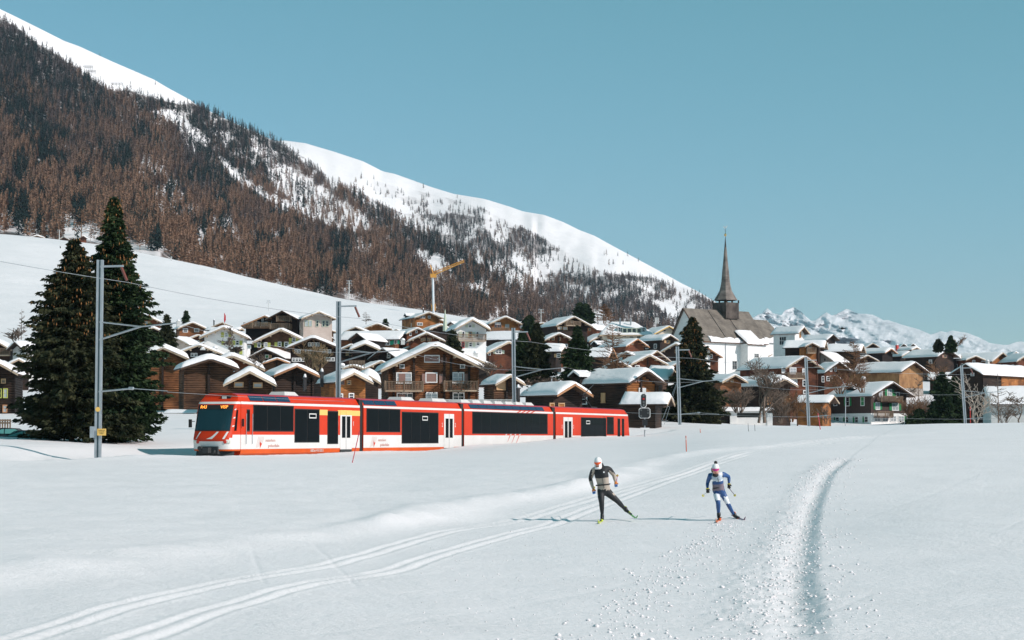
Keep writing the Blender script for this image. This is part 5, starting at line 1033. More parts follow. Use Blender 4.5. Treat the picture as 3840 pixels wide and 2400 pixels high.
# noses
def nose(sgn,y_base,parent,nm):
    def S(a,z,off=0.0):
        # a in [-1,1]; p protrusion, w half width at height z
        p=float(np.interp(z,[.35,.7,1.3,1.75,3.28,3.45,3.9],[1.15,1.30,1.38,1.18,.62,.45,-.35])); w=float(np.interp(z,[.35,.7,3.3,3.45,3.85,3.93],[1.22,1.31,1.31,1.29,1.02,.72]))
        t=abs(a)*math.pi/2; x=w*math.sin(t)**.62*(1 if a>=0 else -1); d=p*max(0,math.cos(t))**.42
        n_=Vector((math.sin(t)*.8*(1 if a>=0 else -1),-math.cos(t),.18)).normalized(); q=Vector((x,-d,z))+n_*off
        return Vector((q.x,y_base+sgn*q.y,q.z))
    zs=[.60,.70,.95,1.15,1.25,1.35,1.53,1.75,2.2,2.7,3.1,3.30,3.43,3.55,3.7,3.82,3.92]; na=28; As=np.linspace(-1,1,na)
    m_=MB(); m_.v=[tuple(S(a,z)) for z in zs for a in As]; ctr=len(m_.v)
    for i in range(len(zs)-1):
        for j in range(na-1):
            z=zs[i]; am=abs(As[j]+As[j+1])/2
            mt=mi_(z+.01)
            if 1.1<z<1.53: mt=2 if (z-1.05)>(am**2.2)*.55 else 1
            f=(i*na+j,i*na+j+1,(i+1)*na+j+1,(i+1)*na+j); m_.f.append(f if sgn>0 else f[::-1]); m_.m.append(mt)
    k=(len(zs)-1)*na; m_.f.append(tuple(k+j for j in range(na)) if sgn>0 else tuple(k+j for j in range(na-1,-1,-1))); m_.m.append(3)
    o=m_.build(nm,MATS,parent,False)
    def patch(name,a0,a1,z0,z1,mat,off=.015,par=o,ta=0,n=10,mz=4):
        p=MB(); 
        for i in range(mz+1):
            z=z0+(z1-z0)*i/mz
            for j in range(n+1): p.v.append(tuple(S(a0+ta*(z-z0)/(z1-z0)*(1 if a0>0 else -1)*0+(a1-a0)*j/n + ta*(i/mz),z,off)))
        for i in range(mz):
            for j in range(n):
                f=(i*(n+1)+j,i*(n+1)+j+1,(i+1)*(n+1)+j+1,(i+1)*(n+1)+j); p.f.append(f if sgn>0 else f[::-1]); p.m.append(0)
        return p.build(name,mat,par)
    patch('windscreen_surround',-.60,.60,1.74,3.24,RUB,.012); patch('windscreen',-.57,.57,1.80,2.98,plain('windscreen_glass_teal_reflection',(.010,.035,.045),.08,spec=.5) if 'windscreen_glass_teal_reflection' not in MAT else MAT['windscreen_glass_teal_reflection'],.022,mz=6); patch('destination_panel',-.55,.55,3.0,3.2,RUB,.022)  # teal reflection is painted into the windscreen's base colour
    if sgn>0:
        for s_ in (1,-1): patch('cab_corner_window',s_*.82 if s_>0 else -.93,s_*.93 if s_>0 else -.82,1.75,2.95,TGL,.014,n=4)
        for k_ in range(3): patch('livery_slash',.66,.76,1.98+k_*.48,2.06+k_*.48,TW,.016,ta=.05,n=3,mz=2)
        for k_,(a0,a1) in enumerate(((-.35,-.30),(-.02,.04),(.33,.42))): patch('livery_slash',a0,a1,1.28,1.70,TW,.014,ta=.13,n=2,mz=4)
        for a in (-.42,-.34,-.26,.44,.54,.62):
            q=S(a,1.12,.0); l_=MB(); l_.lathe([(.10,0),(.10,.03),(.07,.05)],12); l=l_.build('headlight',REDP if abs(a) in (.26,.44) else LAMP,o); l.location=q; l.rotation_euler=(R(90),0,R(20) if a>0 else R(-10))
        q=S(.12,3.66,.03); l_=MB(); l_.box(-.30,.30,-.06,.10,-.10,.12); l=l_.build('headlight_housing',RUB,o); l.location=q; l2=MB(); l2.box(-.24,.05,-.075,-.05,-.07,.08); l2.build('headlight',LAMP,l)
        a_=S(-.22,3.10,.04); t_=text_mesh('R43',.21,LED,'line_number'); 
        bx_=MB(); bx_.box(-.23,.23,.008,.03,-.12,.12); bo=bx_.build('display_frame',RUB,o); bo.location=S(-.22,3.10,.05); 
        for txt,aa in (('R43',-.22),('VISP',.20)):
            t_=link(bpy.data.objects.new('destination_text',text_mesh(txt,.27,LED)),o); t_.location=S(aa,3.10,.09); t_.rotation_euler=(R(90-20),0,0)
        w_=MB(); w_.tube(S(.06,1.82,.05),S(.10,2.75,.05),.018,n=5); w_.tube(S(-.35,1.78,.05),S(.06,1.84,.05),.018,n=5); w_.tube(S(.1,1.78,.05),S(.35,1.86,.05),.018,n=5); w_.build('wiper',RUB,o)
        m2=MB(); m2.box(-1.62,-1.46,-.62,-.50,1.95,2.42); m2.tube((-1.3,-.45,2.3),(-1.5,-.56,2.3),.02); m2.build('mirror',RUB,o); o.children[-1].location=(0,y_base,0)
        m3=MB(); m3.box(1.40,1.50,.25,.33,2.0,2.45); m3.build('mirror',RUB,o); o.children[-1].location=(0,y_base,0)
        cpl=MB(); cpl.box(-.62,.62,-1.40,-.9,.42,.86); cpl.box(-.2,.2,-1.75,-1.4,.5,.8); cpl.tube((-.45,-1.42,.75),(-.45,-1.62,.75),.13,n=10); cpl.tube((.45,-1.42,.62),(.5,-1.6,.5),.06,n=8); q=cpl.build('coupling',UND,o); q.location=(0,y_base,0)
    pl=MB(); vs=[]
    for z,pp,w in ((.0,1.62,1.28),(.62,1.28,1.24)):
        for t in np.linspace(-1,1,9): vs.append((w*t,y_base-sgn*(pp*(1-abs(t)*.55)),z))
    pl.add(vs,[(j,j+1,10+j,9+j) for j in range(8)]); pl.build('snow_plough',UND,o)
    return o
nose(1,cars[0][0],TE,'front_nose'); o=nose(-1,cars[3][1],TE,'rear_nose')
# roof equipment
for (k,u0,u1,nm) in ((0,px(1105),px(1170),'roof_unit'),(1,px(1540),px(1600),'roof_unit'),(1,px(1655),px(1722),'roof_unit'),(2,px(1762),px(2040),'roof_unit')):
    n_=max(1,int((u1-u0)/2.0))
    for q in range(n_):
        a=u0+(u1-u0)*q/n_; b_=a+(u1-u0)/n_*.8; m_=MB(); m_.add([(-.5,a,3.93),(.65,a,3.93),(.65,b_,3.93),(-.5,b_,3.93),(-.4,a+.25,4.16),(.5,a+.25,4.16),(.5,b_-.25,4.16),(-.4,b_-.25,4.16)],[(0,1,5,4),(1,2,6,5),(2,3,7,6),(3,0,4,7),(4,5,6,7)]); m_.build(nm,PLASTG,CB[k])
m_=MB(); m_.box(-.4,.4,px(858),px(861),4.0,4.15); 
pn=MB(); u0=px(2262); y_=u0
pn.box(-.5,.5,y_-.8,y_+.8,3.95,4.05); pn.tube((0,y_+.6,4.05),(0,y_-1.6,5.05),.06,n=6); pn.tube((0,y_-1.6,5.05),(0,y_+1.3,6.05),.04,n=6); pn.tube((-.75,y_+1.3,6.08),(.75,y_+1.3,6.08),.035,n=6); pn.tube((-.75,y_+1.3,6.08),(-.9,y_+1.3,5.9),.03,n=6); pn.tube((.75,y_+1.3,6.08),(.9,y_+1.3,5.9),.03,n=6)
pn.tube((-.3,y_-1.6,5.05),(.3,y_-1.6,5.05),.04,n=6); pn.build('pantograph',DARKM,c4)
# rails
for s_ in (-1,1):
    rb_=MB()
    for u in range(-40,78,6): pass
rb_=MB()
for s_ in (-.5,.5): rb_.box(s_-.035,s_+.035,-45,76,-.12,.0)
o=rb_.build('railway_rails',DARKM); o.location=TE.location; o.rotation_euler=TE.rotation_euler; tag(o,kind='structure')

# ================= OVERHEAD LINE =================
PO=[(376,105.0,975,0.00),(1270,137,1130,0.0),(1925,170,1230,.012),(2540,205,1300,.022),(3022,233,1340,.028),(3605,259,1370,.045)]
tips=[];feed=[]
plab=['galvanised mast nearest the camera, with yellow sign, in front of the big spruces','galvanised mast rising behind the leading car','galvanised mast behind the third car','galvanised mast beside the big right spruce, with stay wires','galvanised mast in front of the large red brown chalet','leaning galvanised mast right of the green-shuttered chalet']
for k,(px_,Y,pyt,lean) in enumerate(PO):
    # base below the top along the lean
    T=at(px_-0,pyt,Y); gx=T.x+lean*10; g=gz(gx,Y)-.3; 
    e=thing('overhead_line_mast',(gx,Y,g),plab[k],'mast','overhead line masts along the railway'); top=T.z-g; dxt=T.x-gx
    hb=MB(); w=.16; sh=lambda z: dxt*z/top
    for (a,b_,c,d) in ((-.17,-.05,-.12,.12),(.05,.17,-.12,.12)):
        hb.add([(a,c,0),(b_,c,0),(b_,d,0),(a,d,0),(a+dxt,c,top),(b_+dxt,c,top),(b_+dxt,d,top),(a+dxt,d,top)],[(3,2,1,0),(4,5,6,7),(0,1,5,4),(1,2,6,5),(2,3,7,6),(3,0,4,7)])
    hb.build('column',GALV,e); wb_=MB(); wb_.add([(-.05,-.03,0),(.05,-.03,0),(.05,.03,0),(-.05,.03,0),(-.05+dxt,-.03,top),(.05+dxt,-.03,top),(.05+dxt,.03,top),(-.05+dxt,.03,top)],[(0,1,5,4),(1,2,6,5),(2,3,7,6),(3,0,4,7)]); wb_.build('web',plain('mast_web',(.10,.16,.18),.5) if 'mast_web' not in MAT else MAT['mast_web'],e)
    r=MB(); z=top-.35; r.beam((dxt,0,z),(dxt+1.25,-.1,z+.02),.14,.10); r.build('top_arm',GALV,e)
    i_=MB(); i_.tube((dxt+1.15,-.1,z-.05),(dxt+1.45,-.12,z-.75),.075,n=8); i_.build('insulator',plain('insulator_brown',(.16,.04,.025),.4) if 'insulator_brown' not in MAT else MAT['insulator_brown'],e)
    f=Vector((gx+dxt+1.5,Y-.12,g+z-.85)); feed.append(f)
    ar=MB(); z1=top-3.3; z2=top-4.25; xt=2.35
    ar.tube((dxt*.7,0,z1),(xt,-.9,z1-.30),.045,n=6); ar.tube((dxt*.6,0,z2),(xt,-.9,z1-.30),.055,n=6); ar.tube((xt,-.9,z1-.30),(xt+2.0,-1.6,z1-.15),.04,n=6); ar.build('cantilever',GALV,e)
    a2=MB(); z3=top-7.0; a2.tube((0,0,z3),(1.9,-.8,z3+.15),.05,n=6); a2.tube((1.9,-.8,z3+.15),(3.9,-1.5,z3+.0),.022,n=5); a2.tube((1.75,-.75,z3+.16),(2.0,-.85,z3+.15),.08,n=8); a2.build('steady_arm',GALV,e)
    tips.append((Vector((gx+xt+2.0,Y-1.6,g+z1-.15)),Vector((gx+3.9,Y-1.5,g+z3))))
    if k==0:
        sb_=MB(); sb_.box(.0,.46,-.25,-.20,1.62,1.98); sgn_=sb_.build('yellow_sign',YEL,e)
        for q,t_ in enumerate(('Hochspannung','Lebensgefahr','15 000 V')):
            o=link(bpy.data.objects.new('lettering',text_mesh(t_,.058,RUB)),sgn_); o.location=(.23,-.255,1.90-q*.09); o.rotation_euler=(R(90),0,0)
        sb_=MB(); sb_.box(-.40,-.16,-.2,.05,1.5,2.1); sb_.build('control_box',GALV,e); sb_=MB(); sb_.lathe([(.13,0),(.13,.02)],10); o=sb_.build('number_plate',YEL,e); o.location=(.0,-.16,3.0); o.rotation_euler=(R(90),0,0)
    if k==3:
        st=MB(); st.tube((-.1,0,top-3.2),(-1.6,0.5,.2),.02,n=4); st.tube((-.1,0,top-3.2),(-2.0,.6,.2),.02,n=4); st.build('stay_wires',GALV,e)
def wire(name,A,B,sag,label,r=.012,n=14):
    m_=MB(); pr=None
    for i in range(n+1):
        t=i/n; p=A.lerp(B,t); p=Vector((p.x,p.y,p.z-4*sag*t*(1-t)))
        if pr is not None: m_.tube(pr,p,r,n=4,caps=False)
        pr=p
    o=m_.build(name,GALV); tag(o,label,'wire','overhead wires'); return o
wlab=['between the nearest and the second mast','between the second and the third mast','between the third mast and the mast by the big right spruce','between the spruce mast and the mast by the large chalet','between the chalet mast and the leaning mast']
A0=feed[0]-(feed[1]-feed[0])*.45; A0=Vector((-26.5,96,at(0,957,96).z)); wire('feeder_wire',A0,feed[0],.05,'feeder wire entering from the left picture edge to the nearest mast',.014)
for k in range(5):
    wire('feeder_wire',feed[k],feed[k+1],.25,'upper feeder wire '+wlab[k],.013)
    wire('catenary_wire',tips[k][0],tips[k+1][0],.7,'catenary wire '+wlab[k],.009); wire('contact_wire',tips[k][1]+Vector((0,0,-.05)),tips[k+1][1]+Vector((0,0,-.05)),.08,'contact wire '+wlab[k],.009)
# ================= SIGNAL =================
SIGB=plain('signal_black',(.012,.013,.014),.5); SIGR=plain('signal_lens_red',(.45,.02,.02),.25); SIGC=plain('signal_lens_dim',(.12,.13,.13),.2)
Y=172; P=at(2418,1640,Y); g=gz(P.x,Y)-.2; e=thing('railway_signal',(P.x,Y,g),'black railway signal with white-edged round head and square board behind the train tail','signal'); s=F/Y
Z=lambda py: at(2418,py,Y).z-g
m_=MB(); m_.tube((0,0,0),(0,0,Z(1455)),.06,n=8); m_.build('post',GALV,e)
def octo(w,h,c): return [(-w,-h+c),(-w+c,-h),(w-c,-h),(w,-h+c),(w,h-c),(w-c,h),(-w+c,h),(-w,h-c)]
def oboard(cx,cz,w,h,c,nm):
    a_=MB(); a_.prism([(cx+x,cz+z) for x,z in octo(w,h,c)],-.14,-.10); o=a_.build(nm,WHITEP,e); b2=MB(); b2.prism([(cx+x,cz+z) for x,z in octo(w-.05,h-.05,c*.9)],-.165,-.14); b2.build('black_face',SIGB,o); return o
o=oboard(-.1,Z(1502),.26,.62,.14,'signal_head')
for i,py in enumerate((1484,1496,1508,1519)):
    l_=MB(); l_.lathe([(.095,0),(.095,.03)],12); l=l_.build('lens',SIGR if i==1 else SIGC,o); l.location=(-.1,-.17,Z(py)); l.rotation_euler=(R(90),0,0)
o=oboard(-.02,Z(1549),.50,.46,.14,'signal_board')
for x,py in ((-.32,1538),(.28,1538),(.28,1549),(-.32,1560)):
    l_=MB(); l_.lathe([(.075,0),(.075,.03)],12); l=l_.build('lens',SIGC,o); l.location=(x,-.17,Z(py)); l.rotation_euler=(R(90),0,0)
b2=MB(); b2.box(-.22,.24,-.15,-.02,Z(1596),Z(1573)); b2.build('relay_box',SIGB,e); b2=MB(); b2.box(-.40,.40,-.12,-.08,Z(1612),Z(1604)); b2.build('number_plate',WHITEP,e); b2=MB(); b2.box(-.15,.12,-.12,-.08,Z(1474),Z(1455)); b2.build('top_plate',WHITEP,e)
# ================= SNOW STAKES, SMALL POLES =================
PINKR=plain('stake_pink_red',(.55,.04,.07),.5); ORR=plain('stake_orange_red',(.60,.09,.03),.5)
def stake(px0,py0,px1,py1,mat,lab,r=.025,Y=None,band=None):
    B=hit(px0,py0) if Y is None else at(px0,py0,Y); T=at(px1,py1,B.y); e=thing('snow_stake',B,lab,'snow stake','snow stakes beside the track')
    m_=MB(); m_.tube((0,0,-.3),T-B,r,n=6); m_.build('rod',mat,e)
    d=(T-B); m_=MB(); m_.tube(d*.80,d*.84,r*1.15,n=6); m_.build('reflector_band',WHITEP,e)
stake(1315,1741,1348,1617,PINKR,'long pink red stake leaning right in front of the leading car')
stake(2575,1703,2572,1634,ORR,'upright orange red stake beyond the two skiers')
stake(2628,1622,2625,1608,ORR,'tiny orange stake just right of the spruce mast',.03)
stake(3078,1608,3067,1550,PINKR,'pink stake leaning left near the green-shuttered chalet',.035)
stake(3639,1588,3638,1526,REDP,'bright red upright stake right of the leaning mast',.06,Y=262)
stake(2808,1617,2805,1588,DARKM,'thin grey stick in the snow before the white garage, left one',.02); stake(2832,1616,2830,1592,DARKM,'thin grey stick in the snow before the white garage, right one',.02)
# wooden pole near garage
Y=262; P=at(2991,1587,Y); e=thing('wooden_post',(P.x,Y,gz(P.x,Y)),'bare wooden post in front of the long dark barn by mast five','post'); m_=MB(); m_.tube((0,0,-.2),(-.15,0,at(2986,1463,Y).z-gz(P.x,Y)),.10,.08,n=7); m_.build('trunk_pole',LOGM,e)
Y=196; P=at(2069,1530,Y); e=thing('thin_pole',(P.x,Y,gz(P.x,Y)),'thin pale pole in front of the dark timber barn gable','pole'); m_=MB(); m_.tube((0,0,-.2),(0,0,at(2069,1420,Y).z-gz(P.x,Y)),.045,n=6); m_.build('tube',GALV,e)
Y=197; P=at(1282,1500,Y); e=thing('street_lamp',(P.x,Y,gz(P.x,Y)),'small street lamp right beside mast two','lamp'); m_=MB(); zt=at(1282,1380,Y).z-gz(P.x,Y); m_.tube((0,0,-.2),(0,0,zt),.05,n=6); m_.build('post',GALV,e); m_=MB(); m_.box(-.25,.25,-.2,.2,zt,zt+.22); m_.build('lantern',PLASTG,e); m_=MB(); m_.lathe([(.3,0),(.28,.18),(.1,.28)],8,(0,0,zt+.22)); m_.build('snow_cap',RSNOW,e,True)
# street lamp curved, in front of garage-side chalet
Y=300; e=None; B=at(3172,1480,Y); g=gz(B.x,Y); e=thing('curved_street_lamp',(B.x,Y,g),'tall curved street lamp in front of the green-shuttered chalet roof','lamp'); m_=MB(); pts_=[at(a,b_,Y)-Vector((B.x,Y,g)) for a,b_ in ((3170,1600),(3171,1470),(3168,1452),(3158,1425),(3144,1410),(3128,1407),(3110,1409))]
for a,b_ in zip(pts_[:-1],pts_[1:]): m_.tube(a,b_,.07,n=6)
m_.build('bent_pole',GALV,e)
# railings behind the train and by the granary
def rail_fence(px0,px1,py0,py1,Y,lab,n=10,rows=3,mat=None,group=None,h=None):
    A=at(px0,py1,Y);B=at(px1,py1,Y); h=h or (at(px0,py0,Y)-A).z; e=thing('railing_fence',A,lab,'fence'); d=B-A
    for i in range(n+1): m_=MB(); m_.box(-.05,.05,-.05,.05,-.8,h); o=m_.build('post',mat or RAILW,e); o.location=d*(i/n)
    for r in range(rows): m_=MB(); z=h*(r+1)/rows-.08; m_.beam(Vector((0,-.06,z)),d+Vector((0,-.06,z)),.05,.12); m_.build('rail',mat or RAILW,e)
rail_fence(1668,1937,1497,1511,200,'pale railing along the terrace behind the second car',14,2,PLASTG)
rail_fence(1310,1366,1352,1368,290,'small grey wooden fence beside the tall dark granary',5,3)
rail_fence(-10,38,1572,1592,150,'weathered wooden fence at the left picture edge',5,2)
# ================= WHITE GARAGE =================
Y=262; P=at(2707,1582,Y); s=F/Y; g=gz(P.x,Y)-.3; e=thing('garage',(P.x,Y,g),'low white garage with open dark slot under a flat snowy roof','garage'); W=190/s; Hh=(1582-1536)/s+.3
m_=MB(); m_.box(1.1,2.0,0,5,0,Hh); m_.box(6.0,W,0,5,0,Hh); m_.box(2.0,6.0,4.6,5,0,Hh); m_.box(2.0,6.0,.1,.3,0,Hh-.85); m_.box(2.0,W,0,.25,Hh-.25,Hh); m_.build('wall',PLAST,e); m_=MB(); m_.box(-.1,1.1,.4,4,0,Hh-.4); m_.build('side_store',BLACKW,e)
m_=MB(); m_.box(5.2,6.0,.15,.22,0,Hh-.3); m_.build('door',PLASTG,e)
U,V=np.meshgrid(np.linspace(0,1,30),np.linspace(0,1,12)); X=-.4+(W+.7)*U; Yy=-.4+5.8*V; ed=np.clip(np.minimum(np.minimum(U,1-U)*22,np.minimum(V,1-V)*8),0,1)**.5; Z_=Hh+.02+.5*ed+.10*fbm(X,Yy,1.2,3,9)-.4*np.clip(.12-U,0,1)*4
i_=(np.arange(11)[:,None]*30+np.arange(29)[None]).ravel(); T=np.stack([i_,i_+1,i_+31,i_+30],1); link(bpy.data.objects.new('snow_cover',npmesh('snow_cover',np.stack([X.ravel(),Yy.ravel(),Z_.ravel()],1),T,RSNOW,True)),e)
m_=MB(); m_.box(-.3,W+.2,-.3,5.2,Hh-.02,Hh+.06); m_.build('roof_slab',PLASTG,e)
# ================= CRANE =================
Y=720; B=at(1626,1165,Y); s=F/Y; e=thing('tower_crane',(B.x,Y,gz(B.x,Y)),'yellow jib crane with white mast at the top of the village','crane'); zo=B.z-gz(B.x,Y)
q=lambda a,b_: at(a,b_,Y)-Vector((B.x,Y,gz(B.x,Y)))
CY=plain('crane_yellow',(.62,.30,.05),.5)
m_=MB(); m_.tube((0,0,0),q(1623,1036),.42,n=8); m_.build('mast',plain('crane_white',(.6,.64,.66),.5),e)
def lattice(A,B,w0,w1,n,mat,nm):
    m_=MB(); d=(B-A); up=Vector((0,0,1)); 
    cs_=[]
    for i in range(n+1):
        t=i/n; w=w0+(w1-w0)*t; c=A+d*t; cs_.append([c+Vector((0,-w,0)),c+Vector((0,w,0)),c+Vector((0,0,w*1.6))])
    for a,b_ in zip(cs_[:-1],cs_[1:]):
        for k in range(3): m_.tube(a[k],b_[k],.12,n=4,caps=False); m_.tube(a[k],b_[(k+1)%3],.08,n=4,caps=False)
    return m_.build(nm,mat,e)
lattice(q(1623,1033),q(1740,982),.7,.45,22,CY,'jib'); lattice(q(1626,1034),q(1614,996),.4,.2,8,CY,'back_mast'); m_=MB(); m_.box(-1.2,1.0,-.8,.8,q(1623,1036).z-.5,q(1623,1036).z+.9); m_.build('slewing_platform',CY,e); m_=MB(); m_.tube(q(1620,1165),q(1619,1142),.2,n=5); m_.tube(q(1631,1165),q(1631,1140),.2,n=5); m_.build('base_struts',CY,e)
# ================= LIFT PYLONS, POLES =================
def pylon(px_,pyt,pyb,Y,lab,w=1.6,r=.22,bars=2):
    B=at(px_,pyb,Y); T=at(px_,pyt,Y); e=thing('lift_pylon',B,lab,'lift pylon','ski lift pylons on the meadow'); h=(T-B).z
    m_=MB(); m_.tube((0,0,-3),(0,0,h),r,n=7); m_.build('mast',PLASTG,e); m_=MB()
    dz_=w*1.1
    for k in range(bars): m_.beam((-w,0,h-k*dz_),(w,0,h-k*dz_),.12,.12)
    for s_ in (-1,1): m_.tube((s_*w*.8,0,h),(s_*w*.6,0,h-dz_),.05,n=4); m_.beam((s_*w,-.6,h-dz_-.08),(s_*w,.6,h-dz_-.08),.12,.16)
    m_.build('crossarm',GALV,e)
pylon(1309,1052,1115,830,'pale lift pylon standing at the crest of the snowy meadow',1.1,.2); pylon(2029,1160,1206,560,'lift pylon behind the round pine above the roofs',.85,.12); pylon(222,862,916,985,'lift pylon beside the small barns at the forest edge',1.0,.2,1)
pylon(1007,1128,1142,600,'tiny pole with crossbar low on the meadow',.5,.08,1); pylon(642,962,1008,900,'thin leaning pole near the forest edge on the meadow',.3,.2,1)
Y=500; P=at(2463,1222,Y); e=thing('antenna_mast',P,'white panel antenna mast above the pale house roof','antenna'); m_=MB()
for dx in (-.35,.0,.35): m_.box(dx-.10,dx+.10,-.1,.1,.6,2.1)
m_.build('panels',WHITEP,e); m_=MB(); m_.tube((0,0,-3),(0,0,2.2),.05,n=5); m_.build('rod',GALV,e)
# flag
Y=330; P=at(841,1223,Y); e=thing('flagpole',P,'flagpole with limp red flag above the tall white house','flagpole'); h=(at(841,1172,Y)-P).z; m_=MB(); m_.tube((0,0,-1),(0,0,h),.04,n=6); m_.build('pole',WHITEP,e); m_=MB(); m_.prism([(0,h),(.22,h-.5),(.26,h-1.2),(.05,h-1.75),(-.06,h-1.2),(-.02,h-.5)],-.05,.05); m_.build('flag',plain('flag_red',(.55,.02,.03),.7),e)
# avalanche barriers
for k,(a,b_,l,lab) in enumerate(((330,257,34,'upper'),(345,273,26,'middle'),(430,321,60,'lowest and longest'))):
    X,Yv,Z_=[float(v) for v in surfpt(np.array([float(a)]),np.array([float(b_)]),'A')]; s=F/Yv; e=thing('avalanche_barrier',(X,Yv,Z_),lab+' avalanche barrier on the open snow above the larches','barrier','avalanche barriers'); m_=MB(); m_.beam((-l/2/s,0,3.0),(l/2/s,0,3.0),.3,.4); m_.beam((-l/2/s,0,1.6),(l/2/s,0,1.6),.3,.35); m_.build('rails',DARKM,e)
    m_=MB()
    for x in np.linspace(-l/2/s,l/2/s,6): m_.beam((x,0,-1),(x,0,3.2),.3,.3,up=(0,1,0))
    m_.build('posts',DARKM,e)
# quadcopter in front of the peaks
Y=55; P=at(3159,1232,Y); e=thing('drone',P,'small black quadcopter drone hovering before the far peaks','drone'); m_=MB(); m_.lathe([(.01,-.03),(.045,-.02),(.05,.01),(.03,.03),(.01,.035)],10); m_.build('body',RUB,e,True)
for i,(x,y) in enumerate(((-.085,-.06),(.085,-.06),(-.085,.06),(.085,.06))):
    m_=MB(); m_.tube((0,0,0),(x,y,.01),.006,n=5); m_.box(x-.035,x+.035,y-.004,y+.004,.018,.022); m_.build('arm_with_rotor',RUB,e)
# ================= CARS =================
CARP=plain('car_paint_dark',(.012,.014,.018),.25,coat=.8); CGL=plain('car_glass_greenish',(.10,.30,.28),.08,spec=.9)
def car(px_,pyt,Y,lab,rz):
    P=at(px_,pyt,Y); h=1.45; e=thing('parked_car',(P.x,P.y,P.z-h),lab,'car','cars parked behind the snow bank',rz); m_=MB(); W=.86
    prof=[(-2.1,.35),(-2.15,.75),(-1.9,.95),(-1.1,1.02),(-.55,1.40),(.0,1.45),(.75,1.42),(1.45,1.05),(1.95,.95),(2.1,.6),(2.05,.35)]
    n=len(prof); vs=[(x,-W*(1 if z<1.05 else .80),z) for x,z in prof]+[(x,W*(1 if z<1.05 else .80),z) for x,z in prof]; m_.add(vs,[tuple(range(n)),tuple(range(2*n-1,n-1,-1))]+[(i,n+i,n+(i+1)%n,(i+1)%n) for i in range(n)]); b_=m_.build('body',CARP,e)
    for s_ in (-1,1):
        g_=MB(); 
        for xs in ((-.95,-.50,0.02),(.08,.72,1.28)):
            a0,a1,a2=xs; g_.add([(a0,s_*.845,1.06),(a2,s_*.845,1.06),(a1 if xs[0]>0 else a2,s_*.715,1.36),(a1 if xs[0]<0 else a0,s_*.715,1.36)],[(0,1,2,3)])
        g_.build('side_windows',CGL,e)
    for x in (-1.35,1.35):
        for s_ in (-1,1): w_=MB(); w_.tube((x,s_*.66,.32),(x,s_*.88,.32),.32,n=14); w_.build('wheel',RUB,e)
car(22,1604,131,'dark parked car at the left picture edge with pale green reflecting windows',R(4)); car(100,1613,127,'dark parked car half behind the snow bank below the big spruces',R(-6))
# ================= TREES =================
def needle_mat(name,c1,c2):
    m,n,b=nodes(name); L=n.links; N=n.nodes.new; tc=N('ShaderNodeTexCoord'); nz=N('ShaderNodeTexNoise'); nz.inputs['Scale'].default_value=1.1; nz.inputs['Detail'].default_value=4; L.new(tc.outputs['Object'],nz.inputs['Vector'])
    cr=N('ShaderNodeValToRGB'); cr.color_ramp.elements[0].position=.35; cr.color_ramp.elements[1].position=.68; cr.color_ramp.elements[0].color=(*c1,1); cr.color_ramp.elements[1].color=(*c2,1); L.new(nz.outputs[0],cr.inputs[0]); L.new(cr.outputs[0],b.inputs['Base Color'])
    b.inputs['Roughness'].default_value=.7; b.inputs['Specular IOR Level'].default_value=.08; return m
NEED=needle_mat('spruce_needles',(.010,.024,.012),(.048,.074,.030)); NEEDB=needle_mat('spruce_needles_brownish',(.014,.022,.012),(.058,.060,.028)); CONE=plain('cones',(.30,.14,.05),.7,spec=.2)
TWIG=plain('twigs_grey_brown',(.15,.115,.09),.85,spec=.15); TWIGR=plain('twigs_larch_brown',(.19,.105,.06),.85,spec=.15); TWIGP=plain('bark_pale',(.42,.36,.30),.8,spec=.2); TWIGY=plain('twigs_straw',(.26,.19,.11),.85,spec=.15)
